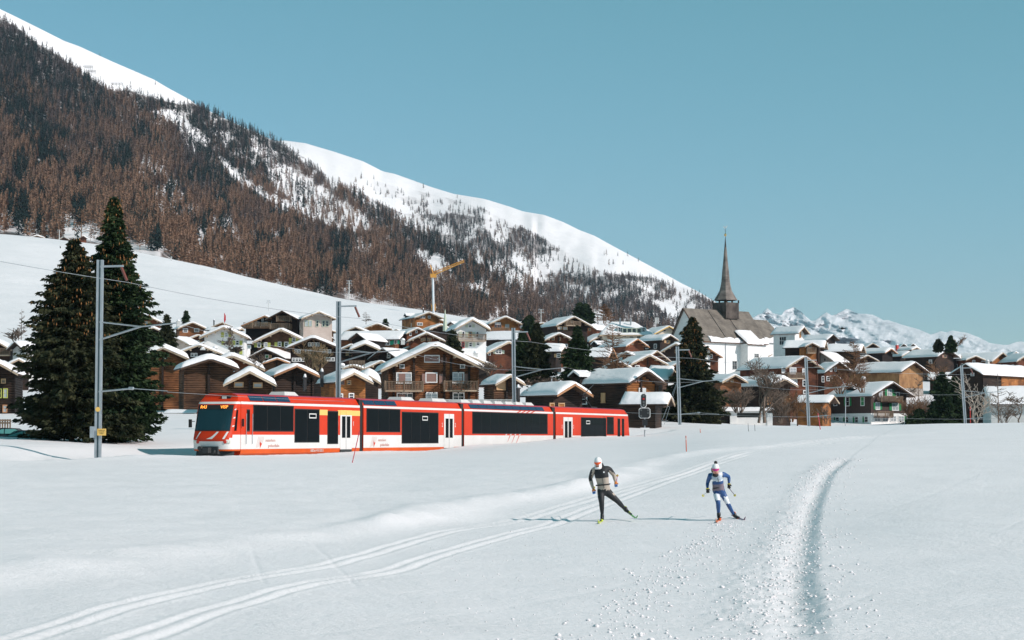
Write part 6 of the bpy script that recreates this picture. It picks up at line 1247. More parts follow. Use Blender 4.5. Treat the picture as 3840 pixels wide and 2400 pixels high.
def spruce_np(h,r,seed,nbr=380,droop=.35,k=26,cl=.30,skirt=.03,top=.85,cones=0):
    """crown of drooping branches carrying many small needle sprays, irregular outline"""
    g=np.random.default_rng(seed); V=[];T=[];n=0;CV=[]
    hs=skirt+(1-skirt)*np.sort(g.random(nbr))**.92
    lobe=lambda a,z: 1+.16*math.sin(2*a+seed+z*9)+.12*math.sin(3*a+seed*2-z*17)+.10*math.sin(z*31+seed)
    allp=[];alld=[];alls=[]
    for z in hs:
        a=g.uniform(0,2*math.pi); L=r*((1-z)**top)*lobe(a,z)*(g.uniform(.62,1.08) if g.random()<.85 else g.uniform(1.08,1.28))+.12; L=L*(1 if z>.10 else .75+2.5*z)
        m=int(k*(.35+.65*L/r))+3; t=np.linspace(.12,1,m)
        dz=-droop*L*t*g.uniform(.6,1.3)+ .42*L*t**3*droop*2+.10*L*np.sin(t*3)
        x=np.cos(a)*L*t; y=np.sin(a)*L*t
        base=np.stack([x,y,z*h+dz],1)
        for q in range(3):   # side twigs hanging
            off=g.normal(0,1,(m,3))*np.array([.16,.16,.10])*(.4+L/r)*np.minimum(1,(1.15-t))[:,None]*1.7
            allp.append(base+off); d=np.stack([np.cos(a)+g.normal(0,.55,m),np.sin(a)+g.normal(0,.55,m),-.45+g.normal(0,.25,m)],1); alld.append(d); alls.append(np.full(m,cl*(.75+.4*L/r)))
        if cones and z>.5 and g.random()<.42:
            for q in range(3): i=m-1-int(g.random()**2*m*.6); CV.append(base[i]+g.normal(0,.12,3)+np.array([0,0,-.15]))
    P=np.vstack(allp);D=np.vstack(alld);S=np.concatenate(alls)*g.uniform(.6,1.25,len(P)); D/=np.linalg.norm(D,axis=1)[:,None]
    W_=np.cross(D,g.normal(0,1,D.shape)); W_/=np.linalg.norm(W_,axis=1)[:,None]+1e-9
    A=P-D*S[:,None]*.35; B=P+D*S[:,None]*.65; w=S[:,None]*.21
    V=np.stack([A,P+W_*w,B,P-W_*w],1).reshape(-1,3); i=np.arange(len(P))*4; T=np.stack([i,i+1,i+2,i+3],1)
    return V,T,np.array(CV) if CV else None
def spruce_mesh(h,r,seed,mat,**k):
    V,T,C_=spruce_np(h,r,seed,**k); return npmesh('crown',V,T,mat),C_
def place_spruce(x,y,h,r,seed,label,mat=None,zb=None,name='spruce_tree',mesh=None,group=None,**k):
    z=gz(x,y) if zb is None else zb; e=thing(name,(x,y,z-.2),label,'tree',group)
    tb=MB(); tb.tube((0,0,-.5),(0,0,h*.93),max(.06,h*.014),.02,8); tb.build('trunk',BARKM,e)
    me,C_=spruce_mesh(h,r,seed,mat or NEED,**k); link(bpy.data.objects.new('crown',me),e)
    if C_ is not None:
        n=len(C_); base=np.array([(0,0,.12),(.035,0,0),(0,.035,0),(-.035,0,0),(0,-.035,0),(0,0,-.14)]); V=(base[None]+C_[:,None,:]).reshape(-1,3); T0=np.array([(0,1,2),(0,2,3),(0,3,4),(0,4,1),(5,2,1),(5,3,2),(5,4,3),(5,1,4)]); T=(T0[None]+6*np.arange(n)[:,None,None]).reshape(-1,3)
        o=link(bpy.data.objects.new('cones',npmesh('cones',V,T,CONE)),e); o['kind']='stuff'
    return e
def sp(px,pyt,pyb,hw,Y,seed,label,**k):
    B=at(px,pyb,Y); T=at(px,pyt,Y); s_=F/Y; return place_spruce(B.x,Y,T.z-B.z,hw/s_,seed,label,zb=B.z,**k)
sp(418,735,1655,215,124,3,'tallest dark spruce with a pointed top behind the nearest mast',nbr=1250,k=44,cl=.32,droop=.30,cones=1,top=.80)
sp(270,890,1640,215,121,8,'lower broad spruce with brownish cone-laden crown at the left',nbr=1150,k=42,cl=.32,droop=.30,cones=1,top=.62,mat=NEEDB)
sp(624,1176,1345,46,232,21,'small spruce right of the two giant spruces',nbr=260,k=18,cl=.34,mat=NEEDB)
sp(697,1164,1212,9,430,22,'tiny slender spruce on the meadow edge above the red-sided house',nbr=120,k=9,cl=.5)
sp(1445,1194,1232,10,460,23,'tiny spruce behind the small snow-buried gables',nbr=110,k=9,cl=.5)
sp(1697,1232,1325,30,250,24,'olive green spruce left of the tall white house',nbr=200,k=16,cl=.34,mat=NEEDB)
sp(1986,1180,1300,30,400,25,'round-topped dark pine above the centre spruces',nbr=230,k=18,cl=.7,top=.40,droop=.15,name='pine_tree')
sp(1958,1238,1430,48,222,26,'left spruce of the cluster behind the third car',nbr=340,k=20,cl=.36,group=None)
sp(2014,1208,1432,66,218,27,'middle spruce of the cluster behind the third car',nbr=460,k=24,cl=.36,mat=NEEDB)
sp(2166,1218,1425,72,216,28,'right-hand spruce beside the red log house with white windows',nbr=480,k=24,cl=.36)
sp(2176,1133,1205,30,500,29,'left of the twin dark firs behind the carved balcony chalet',nbr=260,k=18,cl=.8,top=.5)
sp(2196,1138,1208,32,505,30,'right of the twin dark firs behind the carved balcony chalet',nbr=260,k=18,cl=.8,top=.5)
sp(2598,1186,1584,108,222,31,'large spruce in front of the church beside mast four',nbr=1100,k=36,cl=.38,cones=1,mat=NEEDB,top=.72)
sp(3534,1392,1592,46,300,32,'dark spruce left half of the pair right of the green-shuttered chalet',nbr=340,k=20,cl=.48,top=.45)
sp(3580,1410,1592,40,302,33,'dark spruce right half of the pair right of the green-shuttered chalet',nbr=300,k=20,cl=.48,top=.45)
sp(3519,1270,1312,17,430,34,'small bushy spruce on the right skyline',nbr=140,k=12,cl=.55,mat=NEEDB,top=.6)
sp(3566,1256,1316,24,428,35,'slightly taller spruce on the right skyline beside a bare tree',nbr=170,k=12,cl=.55)
sp(3447,1534,1592,11,300,36,'left columnar evergreen right of the green-shuttered chalet',nbr=170,k=12,cl=.4,top=.22,droop=-.3,name='columnar_evergreen')
sp(3501,1532,1592,13,300,37,'right columnar evergreen next to the dark spruce pair',nbr=190,k=12,cl=.4,top=.22,droop=-.3,name='columnar_evergreen')
sp(3418,1560,1592,7,300,38,'smallest columnar evergreen at the chalet corner',nbr=90,k=8,cl=.35,top=.22,droop=-.3,name='columnar_evergreen')
def bare_np(h,seed,spread=.5,levels=4,trunks=1,thick=.02,conif=False,r0=None,minr=.012,up=.25,nb=(4,6)):
    g=random.Random(seed); V=[];T=[]
    def seg(a,b,r0_,r1_):
        d=b-a; 
        if d.length<1e-4: return
        u=d.cross(Vector((g.random()-.5,g.random()-.5,.3))).normalized(); w=d.normalized().cross(u); k=len(V)
        for p,r_ in ((a,r0_),(b,r1_)):
            for i in range(3): an=i*2.0944; V.append(tuple(p+(u*math.cos(an)+w*math.sin(an))*r_))
        T.extend([(k,k+1,k+4,k+3),(k+1,k+2,k+5,k+4),(k+2,k,k+3,k+5)])
    def grow(p,d,L,r_,lv):
        n=4 if lv>0 else 2; pr=p; dd=d.copy()
        pts_=[p]
        for i in range(n):
            dd=(dd+Vector((g.gauss(0,.16),g.gauss(0,.16),g.gauss(.04,.10)))).normalized(); q=pr+dd*(L/n); rr0=r_*(1-.75*i/n); rr1=r_*(1-.75*(i+1)/n); seg(pr,q,max(rr0,minr),max(rr1,minr*.6)); pr=q; pts_.append(q)
        if lv>0:
            for j in range(g.randint(*nb)):
                t=g.uniform(.25,1); i=min(int(t*n),n-1); b_=pts_[i].lerp(pts_[i+1],t*n-i); ang=g.uniform(0,6.28); side=Vector((math.cos(ang),math.sin(ang),up)); nd=(dd*.65+side*spread*1.3).normalized()
                grow(b_,nd,L*g.uniform(.42,.68),r_*.5,lv-1)
    if conif:
        seg(Vector((0,0,0)),Vector((0,0,h*.6)),h*.016,h*.009); seg(Vector((0,0,h*.6)),Vector((0,0,h)),h*.009,.02)
        for i in range(int(46*trunks)):
            z=.15+.83*g.random(); a=g.uniform(0,6.28); L=spread*h*(1-z)**.8*g.uniform(.7,1.1)+.15; d=Vector((math.cos(a),math.sin(a),g.uniform(-.15,.35))).normalized(); grow(Vector((0,0,z*h)),d,L,.035,1)
    else:
        for k in range(trunks):
            a=g.uniform(0,6.28); d=Vector((math.cos(a)*.28,math.sin(a)*.28,1)).normalized() if trunks>1 else Vector((0,0,1)); grow(Vector((math.cos(a)*.1*trunks*.3,math.sin(a)*.1,0)),d,h*g.uniform(.5,.75),r0 or h*thick,levels-1)
    return np.array(V),np.array(T)
def bare(px,pyt,pyb,Y,seed,label,mat=None,name='bare_tree',hw=None,**k):
    B=at(px,pyb,Y); T_=at(px,pyt,Y); h=T_.z-B.z; V,T=bare_np(h,seed,**k); 
    sc=h/max(V[:,2].max(),.1); V=V*sc
    if hw:
        m=np.percentile(np.abs(V[:,0]),97); f=hw/(F/Y)/max(m,.05); V[:,0]*=f; V[:,1]*=f
    e=thing(name,(B.x,Y,B.z-.1),label,'tree' if name!='bare_shrub' else 'shrub'); link(bpy.data.objects.new('branches',npmesh('branches',V,T,mat or TWIG)),e); return e
bm=dict(levels=4,spread=.6,minr=.035)
bare(1165,1272,1385,236,1,'tall straw coloured shrub left half before the big dark chalet',TWIGY,'bare_shrub',hw=52,trunks=7,levels=3,spread=.35,minr=.03,nb=(5,8))
bare(1195,1285,1388,235,2,'straw coloured shrub right half before the big dark chalet',TWIGY,'bare_shrub',hw=42,trunks=7,levels=3,spread=.35,minr=.03,nb=(5,8))
bare(868,1222,1328,262,3,'thin bare tree in front of the tall white house',TWIG,hw=42,**bm)
bare(880,1290,1328,258,4,'dark dense bush at the foot of the tall white house',BARKM,'bare_shrub',hw=26,trunks=8,levels=3,minr=.04)
bare(965,1310,1385,232,5,'fine leafless bush left of the low brown barn',TWIG,'bare_shrub',hw=34,trunks=5,levels=3,minr=.022)
bare(2298,1212,1388,250,6,'bare larch with level branches in front of the dormered barn roofs',TWIGR,'bare_larch',hw=55,conif=True,spread=.3,minr=.025,trunks=1.6)
bare(2320,1345,1392,248,7,'brown scrub beneath the bare larch behind the large barn',TWIGR,'bare_shrub',hw=60,trunks=10,levels=3,minr=.03)
bare(3203,1275,1436,300,8,'brown bare larch between the red brown house and the tan barn',TWIGR,'bare_larch',hw=54,conif=True,spread=.3,minr=.028,trunks=2.2)
bare(3150,1385,1475,298,9,'dense brown bush below the brown bare larch, left one',TWIGR,'bare_shrub',hw=46,trunks=9,levels=3,minr=.028,nb=(5,8))
bare(3235,1390,1470,299,10,'dense brown bush below the brown bare larch, right one',TWIGR,'bare_shrub',hw=46,trunks=9,levels=3,minr=.028,nb=(5,8))
bare(2846,1330,1583,250,11,'left trunk of the big forked bare tree by the white garage',TWIG,hw=88,levels=5,spread=.55,minr=.03,thick=.030,nb=(4,6))
bare(2868,1345,1583,248,12,'right trunk of the big forked bare tree by the white garage',TWIG,hw=80,levels=5,spread=.55,minr=.03,thick=.026,nb=(4,6))
bare(2705,1440,1560,256,13,'grey brown thicket between the big spruce and the white garage',TWIG,'bare_shrub',hw=48,trunks=12,levels=3,minr=.028,nb=(6,9))
bare(2770,1440,1545,258,14,'grey brown thicket behind the white garage',TWIG,'bare_shrub',hw=60,trunks=12,levels=3,minr=.028,nb=(6,9))
bare(2925,1440,1585,256,15,'tall multi-stemmed shrub in front of the dark barn',TWIG,'bare_shrub',hw=50,trunks=9,levels=3,minr=.028,nb=(6,9))
bare(2968,1450,1580,262,16,'brown thicket covering the right end of the dark barn',TWIGR,'bare_shrub',hw=44,trunks=10,levels=3,minr=.028,nb=(6,9))
bare(3038,1495,1590,262,17,'small round bare tree left of the orange board hut',TWIG,hw=34,**bm)
bare(3100,1520,1588,270,18,'low bare shrub in front of the orange board hut',TWIG,'bare_shrub',hw=32,trunks=6,levels=3,minr=.03)
bare(3660,1392,1590,268,19,'pale barked tree with upswept limbs right of the leaning mast',TWIGP,hw=66,levels=4,spread=.42,minr=.035,thick=.024,trunks=3,nb=(3,5))
bare(3744,1395,1592,272,20,'slim dark larch in front of the broad low snow roof',TWIG,'bare_larch',hw=34,conif=True,spread=.22,minr=.02,trunks=.8)
bare(3822,1462,1594,266,21,'spreading bare tree at the right picture edge',TWIG,hw=50,**bm)
bare(3765,1500,1592,264,22,'grey brush between the slim larch and the picture edge',TWIG,'bare_shrub',hw=44,trunks=9,levels=3,minr=.025)
bare(3430,1480,1590,312,23,'brown scrub at the right corner of the green-shuttered chalet',TWIGR,'bare_shrub',hw=46,trunks=12,levels=3,minr=.035,nb=(6,9))
bare(3480,1470,1590,316,24,'brown scrub below the tan plank barn',TWIG,'bare_shrub',hw=50,trunks=12,levels=3,minr=.035,nb=(6,9))
bare(3445,1395,1500,350,25,'bare twiggy tree against the tan plank barn wall',TWIG,hw=40,**bm)
bare(3512,1345,1480,345,26,'thin brown tree right of the tan plank barn',TWIGR,hw=40,**bm)
bare(3590,1252,1315,426,27,'fine bare tree right of the taller skyline spruce',TWIGR,hw=30,**bm)
bare(80,1155,1272,330,28,'pair of thin leafless poles of trees above the A-frame gable',TWIG,'bare_larch',hw=16,conif=True,spread=.15,minr=.03,trunks=.8)
bare(62,1225,1285,325,29,'low leafless bush above the A-frame gable',TWIG,'bare_shrub',hw=34,trunks=6,levels=3,minr=.035)
bare(22,982,1034,800,30,'round leafless bush alone on the snowy meadow at the left',TWIG,'bare_shrub',hw=34,trunks=8,levels=3,minr=.09)
bare(1373,1168,1215,460,31,'faint bare sapling above the bright orange gable',TWIG,hw=16,conif=True,spread=.2,minr=.03,trunks=.6)
bare(2264,1138,1212,520,32,'large bare larch behind the dormered hotel',TWIGR,'bare_larch',hw=34,conif=True,spread=.3,minr=.05,trunks=2)
bare(1838,1345,1405,215,33,'brown bush right of the largest chalet under the spruces',TWIG,'bare_shrub',hw=40,trunks=8,levels=3,minr=.03)
bare(2035,1405,1450,212,34,'brown undergrowth below the middle spruce',TWIG,'bare_shrub',hw=60,trunks=10,levels=3,minr=.03)
bare(1975,1455,1515,196,35,'leafless sapling before the dark timber barn roof',TWIG,hw=18,**bm)
bare(305,780,888,1030,36,'bare larch on the snow strip behind the spruce tops',TWIGR,'bare_larch',hw=20,conif=True,spread=.2,minr=.08,trunks=1)
# ================= SKIERS =================
FAB={k:plain(k,c,r) for k,c,r in (('jacket_black',(.012,.014,.016),.7),('jacket_beige',(.40,.34,.28),.75),('trousers_black',(.010,.012,.015),.65),('suit_blue',(.020,.075,.22),.5),('suit_white',(.72,.75,.78),.5),('suit_pale_grey',(.45,.52,.58),.5),('suit_mauve',(.20,.16,.19),.6),
 ('hat_white',(.78,.78,.77),.8),('skin',(.55,.30,.21),.55),('goggle_orange',(.75,.10,.02),.12),('goggle_magenta',(.50,.03,.20),.12),('glove_orange',(.65,.20,.03),.6),('glove_blue',(.10,.25,.55),.6),('glove_black',(.012,.012,.013),.6),('glove_yellow',(.65,.55,.05),.6),
 ('boot_black',(.012,.013,.014),.45),('boot_lime',(.50,.60,.04),.45),('boot_orange',(.72,.13,.02),.45),('ski_green',(.10,.34,.06),.35),('ski_yellow',(.55,.65,.05),.35),('ski_orange',(.70,.18,.05),.35),('ski_purple',(.16,.10,.16),.35),('hair_dark',(.018,.012,.010),.6))}
def skinmesh(name,verts,edges,rad,root,parent,mats,matfn,sub=2,squash=None):
    me=bpy.data.meshes.new(name+'_skel'); me.from_pydata(verts,edges,[]); o=bpy.data.objects.new(name+'_skel',me); COL.objects.link(o)
    sk=o.modifiers.new('skin','SKIN'); sk.use_smooth_shade=True
    for i,r_ in enumerate(rad): me.skin_vertices[0].data[i].radius=(r_ if isinstance(r_,tuple) else (r_,r_)); me.skin_vertices[0].data[i].use_root=(i==root)
    ss=o.modifiers.new('sub','SUBSURF'); ss.levels=sub; ss.render_levels=sub
    dg=bpy.context.evaluated_depsgraph_get(); m2=bpy.data.meshes.new_from_object(o.evaluated_get(dg)); bpy.data.objects.remove(o); m2.name=name; m2.materials.clear()
    for m in mats: m2.materials.append(m)
    for p in m2.polygons: p.material_index=matfn(p.center); p.use_smooth=True
    return link(bpy.data.objects.new(name,m2),parent)
Z0=3.025*147.0
def skier(bx,by,bpy_px,Y,J,label,fn,mats,gl,cfg):
    """J: joints in metres relative to the support foot, measured on the photograph (x right, z up) with depth offsets"""
    B=Vector((bx,by,0)); z=gz(bx,by); e=thing('person',(bx,by,z),label,'person')
    V=[];E=[];Rr=[];idx={}
    def add(k,p,r_,par=None):
        idx[k]=len(V); V.append(p); Rr.append(r_)
        if par: E.append((idx[par],idx[k]))
    r=cfg['r']
    add('pelvis',J['pelvis'],(.155*r,.115*r)); add('waist',J['waist'],(.140*r,.100*r),'pelvis'); add('chest',J['chest'],(.175*r,.120*r),'waist'); add('collar',J['collar'],(.12*r,.09*r),'chest'); add('neck',J['neck'],.058,'collar'); add('headc',J['head'],.088,'neck'); add('crown',J['head']+Vector((0,.0,.085)),.066,'headc')
    for s_ in 'LR':
        add('sh'+s_,J['sh'+s_],.070*r,'collar'); add('ua'+s_,J['sh'+s_].lerp(J['el'+s_],.5),.056*r,'sh'+s_); add('el'+s_,J['el'+s_],.046*r,'ua'+s_); add('fa'+s_,J['el'+s_].lerp(J['wr'+s_],.45),.043*r,'el'+s_); add('wr'+s_,J['wr'+s_],.030,'fa'+s_)
        add('hip'+s_,J['hip'+s_],.100*r,'pelvis'); add('th'+s_,J['hip'+s_].lerp(J['kn'+s_],.5),.082*r,'hip'+s_); add('kn'+s_,J['kn'+s_],.060*r,'th'+s_); add('ca'+s_,J['kn'+s_].lerp(J['an'+s_],.35),.058*r,'kn'+s_); add('an'+s_,J['an'+s_],.040,'ca'+s_)
    body=skinmesh('body',V,E,Rr,0,e,mats,lambda c:fn(c,J))
    # head details: face plane looks along F_
    hd=J['head']; fw=Vector(cfg['look']).normalized(); rt=fw.cross(Vector((0,0,1))).normalized(); up=rt.cross(fw)
    M=Matrix((rt,-fw,up)).transposed().to_4x4(); M.translation=hd
    def hpart(nm,mb,mat,smooth=True): o=mb.build(nm,mat,e,smooth); o.matrix_local=M; return o
    def ell(mb,c,s3,n=14,m=9,z0=-1,z1=1):
        pr=[]; 
        vs=[];fs=[]
        for i in range(m+1):
            zz=z0+(z1-z0)*i/m; rr_2=math.sqrt(max(0,1-zz*zz))
            for j in range(n): a=2*math.pi*j/n; vs.append((c[0]+s3[0]*rr_2*math.cos(a),c[1]+s3[1]*rr_2*math.sin(a),c[2]+s3[2]*zz))
        for i in range(m):
            for j in range(n): fs.append((i*n+j,i*n+(j+1)%n,(i+1)*n+(j+1)%n,(i+1)*n+j))
        mb.add(vs,fs)
    m_=MB(); ell(m_,(0,-.004,-.015),(.082,.100,.125)); hpart('face',m_,FAB['skin'])
    m_=MB(); m_.add([(-.014,-.10,-.045),(.014,-.10,-.045),(0,-.128,-.04),(0,-.10,.01)],[(0,2,3),(2,1,3),(0,1,2)]); hpart('nose',m_,FAB['skin'],False)
    m_=MB(); m_.box(-.026,.026,-.103,-.09,-.085,-.075); hpart('mouth',m_,plain('lips',(.35,.10,.08),.5) if 'lips' not in MAT else MAT['lips'],False)
    m_=MB()
    for s_ in (-1,1): ell(m_,(s_*.084,.01,-.01),(.012,.022,.032),8,6)
    hpart('ears',m_,cfg['hatm'] if cfg.get('balaclava') else FAB['skin'])
    m_=MB(); ell(m_,(0,.006,.018),(.098,.112,.125),16,8,.10,1.0); ell(m_,(0,.012,.03),(.100,.114,.05),16,4,-.3,.3); hpart('hat',m_,cfg['hatm'])
    if cfg.get('balaclava'):
        m_=MB(); vs=[];fs=[]
        for i in range(7):
            zz=-.15+.17*i/6
            for j in range(15): a=math.radians(-62)+math.radians(304)*j/14; vs.append((.094*math.sin(a+math.pi*0)*(-1 if 0 else 1)*1.0 if False else .094*math.cos(a+math.radians(0)),.108*math.sin(a),zz))
        for i in range(6):
            for j in range(14): fs.append((i*15+j,i*15+j+1,(i+1)*15+j+1,(i+1)*15+j))
        m_.add(vs,fs); hpart('balaclava',m_,cfg['hatm'])
        m_=MB(); m_.box(-.07,.07,-.112,-.05,-.15,-.098); hpart('chin_cover',m_,cfg['hatm'])
        m_=MB(); ell(m_,(0,.115,-.13),(.13,.08,.10)); hpart('hood',m_,FAB['jacket_black'])
    else:
        m_=MB(); ell(m_,(-.005,.07,.155),(.045,.045,.05),10,7); hpart('hair_bun',m_,FAB['hair_dark']); m_=MB(); ell(m_,(.085,.05,-.03),(.03,.05,.08),8,6); hpart('hair',m_,FAB['hair_dark'])
        m_=MB(); ell(m_,(0,.0,-.155),(.085,.09,.055),12,6); hpart('neck_warmer',m_,FAB['glove_black'])
    m_=MB(); vs=[];fs=[]
    for i,zz in enumerate((-.022,.034)):
        for j in range(13): a=math.radians(-158)+math.radians(136)*j/12; vs.append((.094*math.cos(a),.118*math.sin(a),zz+ (.012*math.cos((j-6)/6*math.pi)*(-1) if i==0 else 0)))
    for j in range(12): fs.append((j,j+1,14+j,13+j))
    m_.add(vs,fs); m_.add([(x*1.02,y*1.02,z) for x,y,z in vs],fs); hpart('sunglasses',m_,cfg['gog'],True)
    # gloves with fingers, boots
    for s_ in 'LR':
        w=J['wr'+s_]; h=J['ha'+s_]; d=(h-w).normalized(); side=d.cross(Vector((0,1,.2))).normalized(); pal=d.cross(side)
        vv=[w-d*.02,w+d*.035,w+d*.085]; ee=[(0,1),(1,2)]; rr=[.036,.044,.042]
        for q in range(4):
            o_=side*((q-1.5)*.021); L_f=(.060,.070,.066,.052)[q]; b0=len(vv); vv+=[w+d*.10+o_,w+d*(.10+L_f*.55)+o_+pal*.022,w+d*(.10+L_f*.62)+o_+pal*.052]; ee+=[(2,b0),(b0,b0+1),(b0+1,b0+2)]; rr+=[.014,.013,.012]
        b0=len(vv); vv+=[w+d*.05+side*.045+pal*.01,w+d*.085+side*.058+pal*.04]; ee+=[(1,b0),(b0,b0+1)]; rr+=[.016,.014]
        skinmesh('glove',vv,ee,rr,1,e,list(gl),lambda c,w=w,d=d:(1 if (c-w).dot(d)>.075 else 0),sub=1)
        an=J['an'+s_]; to=J['to'+s_]; hl=J['he'+s_]; f_=(to-hl).normalized()
        vv=[an+Vector((0,0,.09)),an,hl,hl.lerp(to,.5)+Vector((0,0,.015)),to]; skinmesh('boot',vv,[(0,1),(1,2),(1,3),(3,4)],[.052,.055,.046,.046,.036],1,e,[cfg['bm'],cfg['bm2']],lambda c,an=an:(1 if (c.z>an.z+.05 or (c-an).length>.17) else 0),sub=1)
    return e,z
def ski_obj(base,a,b,mat,label,w=.046,bot=None):
    a=base+a; b=base+b; d=(b-a); L=d.length; d.normalize(); m_=MB(); up=Vector((0,0,1)); u=d.cross(up).normalized(); v=u.cross(d)
    n=14; vs=[];fs=[]
    for i in range(n+1):
        t=i/n; p=a+d*(L*t); tip=max(0,(t-.86)/.14); cam=.02*math.sin(math.pi*t); ww=w*(1-.75*tip**2)*(.55 if i==0 else 1); p=p+v*(.10*tip**2+cam*0)
        vs+=[p-u*ww/2,p+u*ww/2,p+u*ww/2+v*.018,p-u*ww/2+v*.018]
        if i: k=4*(i-1); fs+=[(k,k+4,k+5,k+1),(k+1,k+5,k+6,k+2),(k+2,k+6,k+7,k+3),(k+3,k+7,k+4,k)]
    fs+=[(0,1,2,3),(4*n+3,4*n+2,4*n+1,4*n)]; e=thing('ski',a,label,'ski'); m_.add([x-a for x in vs],fs); m_.build('blade',mat,e)
    bmid=a+d*(L*.47); bb=MB(); bb.beam(bmid-a-d*.09+v*.03,bmid-a+d*.12+v*.03,.04,.03,up=(0,0,1)); bb.build('binding',FAB['boot_black'],e); return e
def pole_obj(base,a,b,label,mat):
    a=base+a; b=base+b; e=thing('ski_pole',a,label,'ski pole'); m_=MB(); m_.tube((0,0,0),b-a,.012,.009,6); m_.build('shaft',mat,e); d=(b-a).normalized(); m_=MB(); m_.tube(-d*.06,d*.10,.016,n=6); m_.build('grip',FAB['glove_black'],e); m_=MB(); m_.tube((b-a)-d*.10,(b-a)-d*.075,.035,.012,8); m_.build('basket',FAB['glove_yellow'],e); m_=MB(); m_.tube((b-a)-d*.08,(b-a),.006,n=5); m_.build('tip',GALV,e)
def J_(x0,z0,d):
    return {k:Vector(((x-x0)/Z0,dy,(z0-zy)/Z0)) for k,(x,zy,dy) in d.items()}
P1=hit(2258,1958); P1=Vector((P1.x,P1.y,gz(P1.x,P1.y)))
sc=147.0/(F/P1.y)
J=J_(478,935,dict(head=(430,268,-.12),neck=(448,330,-.06),collar=(468,352,-.03),chest=(472,410,-.03),waist=(490,510,.02),pelvis=(500,585,.06),shL=(378,352,.02),elL=(348,452,.14),wrL=(378,570,.02),haL=(388,612,-.02),shR=(560,340,.02),elR=(618,415,.16),wrR=(632,490,.10),haR=(640,540,.06),
 hipL=(462,600,.05),knL=(470,710,-.10),anL=(480,865,.02),heL=(482,915,.06),toL=(468,925,-.16),hipR=(535,600,.08),knR=(655,705,.10),anR=(745,800,.42),heR=(752,822,.50),toR=(805,850,.28)))
for k in J: J[k]=J[k]*sc
def f1(c,J):
    if c.z<J['pelvis'].z+.02*1 and abs(c.x-J['pelvis'].x)<.9 and c.z<(935-575)/Z0*sc and not (c.x<(430-478)/Z0*sc or (c.x>(600-478)/Z0*sc and c.z>(935-640)/Z0*sc)): return 2
    if (c-J['head']).length<.155 and c.z>J['neck'].z: return 3
    arm=c.x<(392-478)/Z0*sc or c.x>(560-478)/Z0*sc
    if arm:
        # outer sleeve dark to the elbow, beige inside
        xs=(348-478)/Z0*sc if c.x<0 else (600-478)/Z0*sc
        if c.z<(935-480)/Z0*sc: return 1
        return 0 if (c.x<xs+.035 if c.x<0 else c.z>(935-300-(c.x-(480-478)/Z0*sc)*Z0/sc*.62)/Z0*sc-.02) else 1
    return 0 if c.z>(935-440)/Z0*sc else 1
MT=[FAB['jacket_black'],FAB['jacket_beige'],FAB['trousers_black'],FAB['skin']]
e,_=skier(P1.x,P1.y,0,0,J,'skier in black and beige jacket, black trousers and white hat, pushing one leg out',f1,MT,(FAB['glove_orange'],FAB['glove_blue']),dict(r=1.2,look=(-.28,-1,-.30),hatm=FAB['hat_white'],balaclava=True,gog=FAB['goggle_orange'],bm=FAB['boot_black'],bm2=FAB['boot_lime']))
# belt and zip
m_=MB(); wz=(935-520)/Z0*sc; wc=J['waist']; n=20
for i in range(n):
    a0,a1=2*math.pi*i/n,2*math.pi*(i+1)/n
    m_.tube((wc.x+.178*math.cos(a0),wc.y+.142*math.sin(a0),wz+.02*math.cos(a0)),(wc.x+.178*math.cos(a1),wc.y+.142*math.sin(a1),wz+.02*math.cos(a1)),.017,n=5)
m_.build('belt',FAB['glove_black'],e)
m_=MB(); m_.tube(J['chest']+Vector((.0,-.165,-.03)),J['pelvis']+Vector((-.0,-.16,.06)),.006,n=4); m_.build('zip',FAB['glove_black'],e); m_=MB(); m_.lathe([(.022,0),(.022,.006)],10); o=m_.build('chest_badge',FAB['hat_white'],e); o.location=J['chest']+Vector((.055,-.15,.075)); o.rotation_euler=(R(90),0,0)
def V1(x,zy,dy,x0=478,z0=935): return Vector(((x-x0)/Z0*sc,dy,(z0-zy)/Z0*sc))
gzz=lambda p: gz(p.x,p.y)
def onground(P,a):
    q=P+a; return Vector((a.x,a.y,gz(q.x,q.y)-P.z+.012))
ski_obj(P1,onground(P1,V1(510,0,.75)),onground(P1,V1(415,0,-.95)),FAB['ski_yellow'],'yellow green ski flat on the snow under the black and beige skier')
ski_obj(P1,V1(735,812,.75),V1(868,908,-.30),FAB['ski_green'],'green ski of the black and beige skier pushed out to the side')
pole_obj(P1,J['haR']+Vector((0,.02,.02)),V1(679,416,1.15),'ski pole trailing behind the right glove of the black and beige skier',FAB['goggle_magenta'])
pole_obj(P1,J['haL']+Vector((0,.02,.02)),V1(408,560,1.2),'ski pole trailing behind the left glove of the black and beige skier',FAB['boot_black'])
P2=hit(2698,1953); P2=Vector((P2.x,P2.y,gz(P2.x,P2.y))); sc=147.0/(F/P2.y)
J=J_(1810,925,dict(head=(1762,345,-.16),neck=(1768,398,-.10),collar=(1778,416,-.07),chest=(1785,460,-.06),waist=(1802,545,.02),pelvis=(1812,608,.08),shL=(1706,418,-.02),elL=(1682,505,.12),wrL=(1676,560,.0),haL=(1680,604,-.04),shR=(1862,405,.0),elR=(1928,435,.16),wrR=(1926,508,.12),haR=(1924,558,.08),
 hipL=(1775,622,.06),knL=(1790,715,-.14),anL=(1802,850,.04),heL=(1806,905,.08),toL=(1812,915,-.14),hipR=(1852,618,.10),knR=(1900,722,.02),anR=(1985,862,.30),heR=(1996,888,.36),toR=(2045,915,.18)))
for k in J: J[k]=J[k]*sc
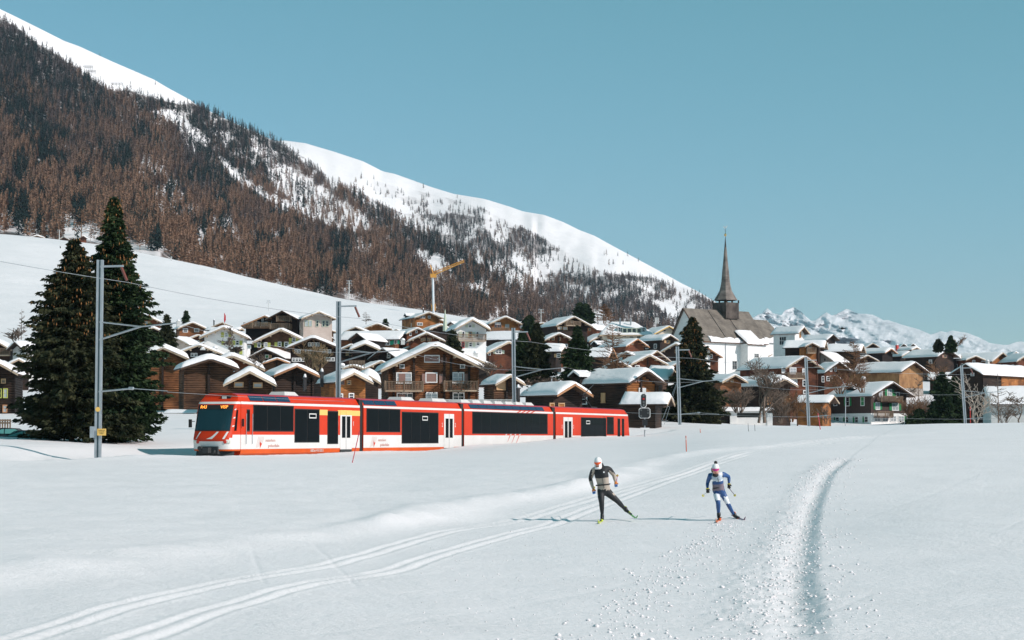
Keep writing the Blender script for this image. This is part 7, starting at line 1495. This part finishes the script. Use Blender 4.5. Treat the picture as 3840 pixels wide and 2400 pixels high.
def f2(c,J):
    zy=925-c.z*Z0/sc; x=1810+c.x*Z0/sc
    if (c-J['head']).length<.145 and c.z>J['neck'].z: return 4
    if zy<590 and (x<1718 or x>1862): return 0
    if zy<590:
        if abs(x-1785)<62 and 415<zy<470+(x-1785)*.1: return 2
        if zy<500: return 0 if zy>485 else (1 if abs(x-1785)<60 else 0)
        return 3 if zy>512 else 0
    if zy<625: return 0
    if 625<=zy<690 and x<1822: return 1
    if 655<=zy<735 and x>1862: return 1
    return 0
MT=[FAB['suit_blue'],FAB['suit_white'],FAB['suit_pale_grey'],FAB['suit_mauve'],FAB['skin']]
e,_=skier(P2.x,P2.y,0,0,J,'skier in blue and white racing suit with white headband hat, black gloves and orange boots',f2,MT,(FAB['glove_black'],FAB['glove_black']),dict(r=1.06,look=(-.12,-1,-.22),hatm=FAB['hat_white'],gog=FAB['goggle_magenta'],bm=FAB['boot_black'],bm2=FAB['boot_orange']))
m_=MB(); m_.tube(J['chest']+Vector((.0,-.135,.05)),J['pelvis']+Vector((0,-.13,.04)),.006,n=4); m_.build('zip',FAB['glove_black'],e)
m_=MB(); wz=(925-555)/Z0*sc; wc=J['waist']
for i in range(n):
    a0,a1=2*math.pi*i/n,2*math.pi*(i+1)/n; m_.tube((wc.x+.138*math.cos(a0),wc.y+.10*math.sin(a0),wz+.02*math.cos(a0)),(wc.x+.138*math.cos(a1),wc.y+.10*math.sin(a1),wz+.02*math.cos(a1)),.014,n=5)
m_.build('belt',FAB['glove_black'],e)
for s_ in 'LR':
    m_=MB(); w=J['wr'+s_]; d=(J['ha'+s_]-w).normalized(); m_.tube(w+d*.02,w+d*.035,.047,n=10); m_.build('glove_cuff_stripe',FAB['glove_yellow'],e)
def V2(x,zy,dy): return V1(x,zy,dy,1810,925)
ski_obj(P2,onground(P2,V2(1862,0,.75)),onground(P2,V2(1728,0,-.95)),FAB['ski_orange'],'orange ski flat on the snow under the blue suited skier')
ski_obj(P2,V2(1985,880,.85),V2(2085,925,-.35)+Vector((0,0,.0)),FAB['ski_purple'],'dark purple ski of the blue suited skier pushed out to the side')
pole_obj(P2,J['haL']+Vector((0,.02,.02)),V2(1671,664,1.15),'ski pole trailing behind the left glove of the blue suited skier',FAB['hat_white'])
pole_obj(P2,J['haR']+Vector((0,.02,.0)),V2(2042,664,1.0),'ski pole trailing out from the right glove of the blue suited skier',FAB['suit_mauve'])
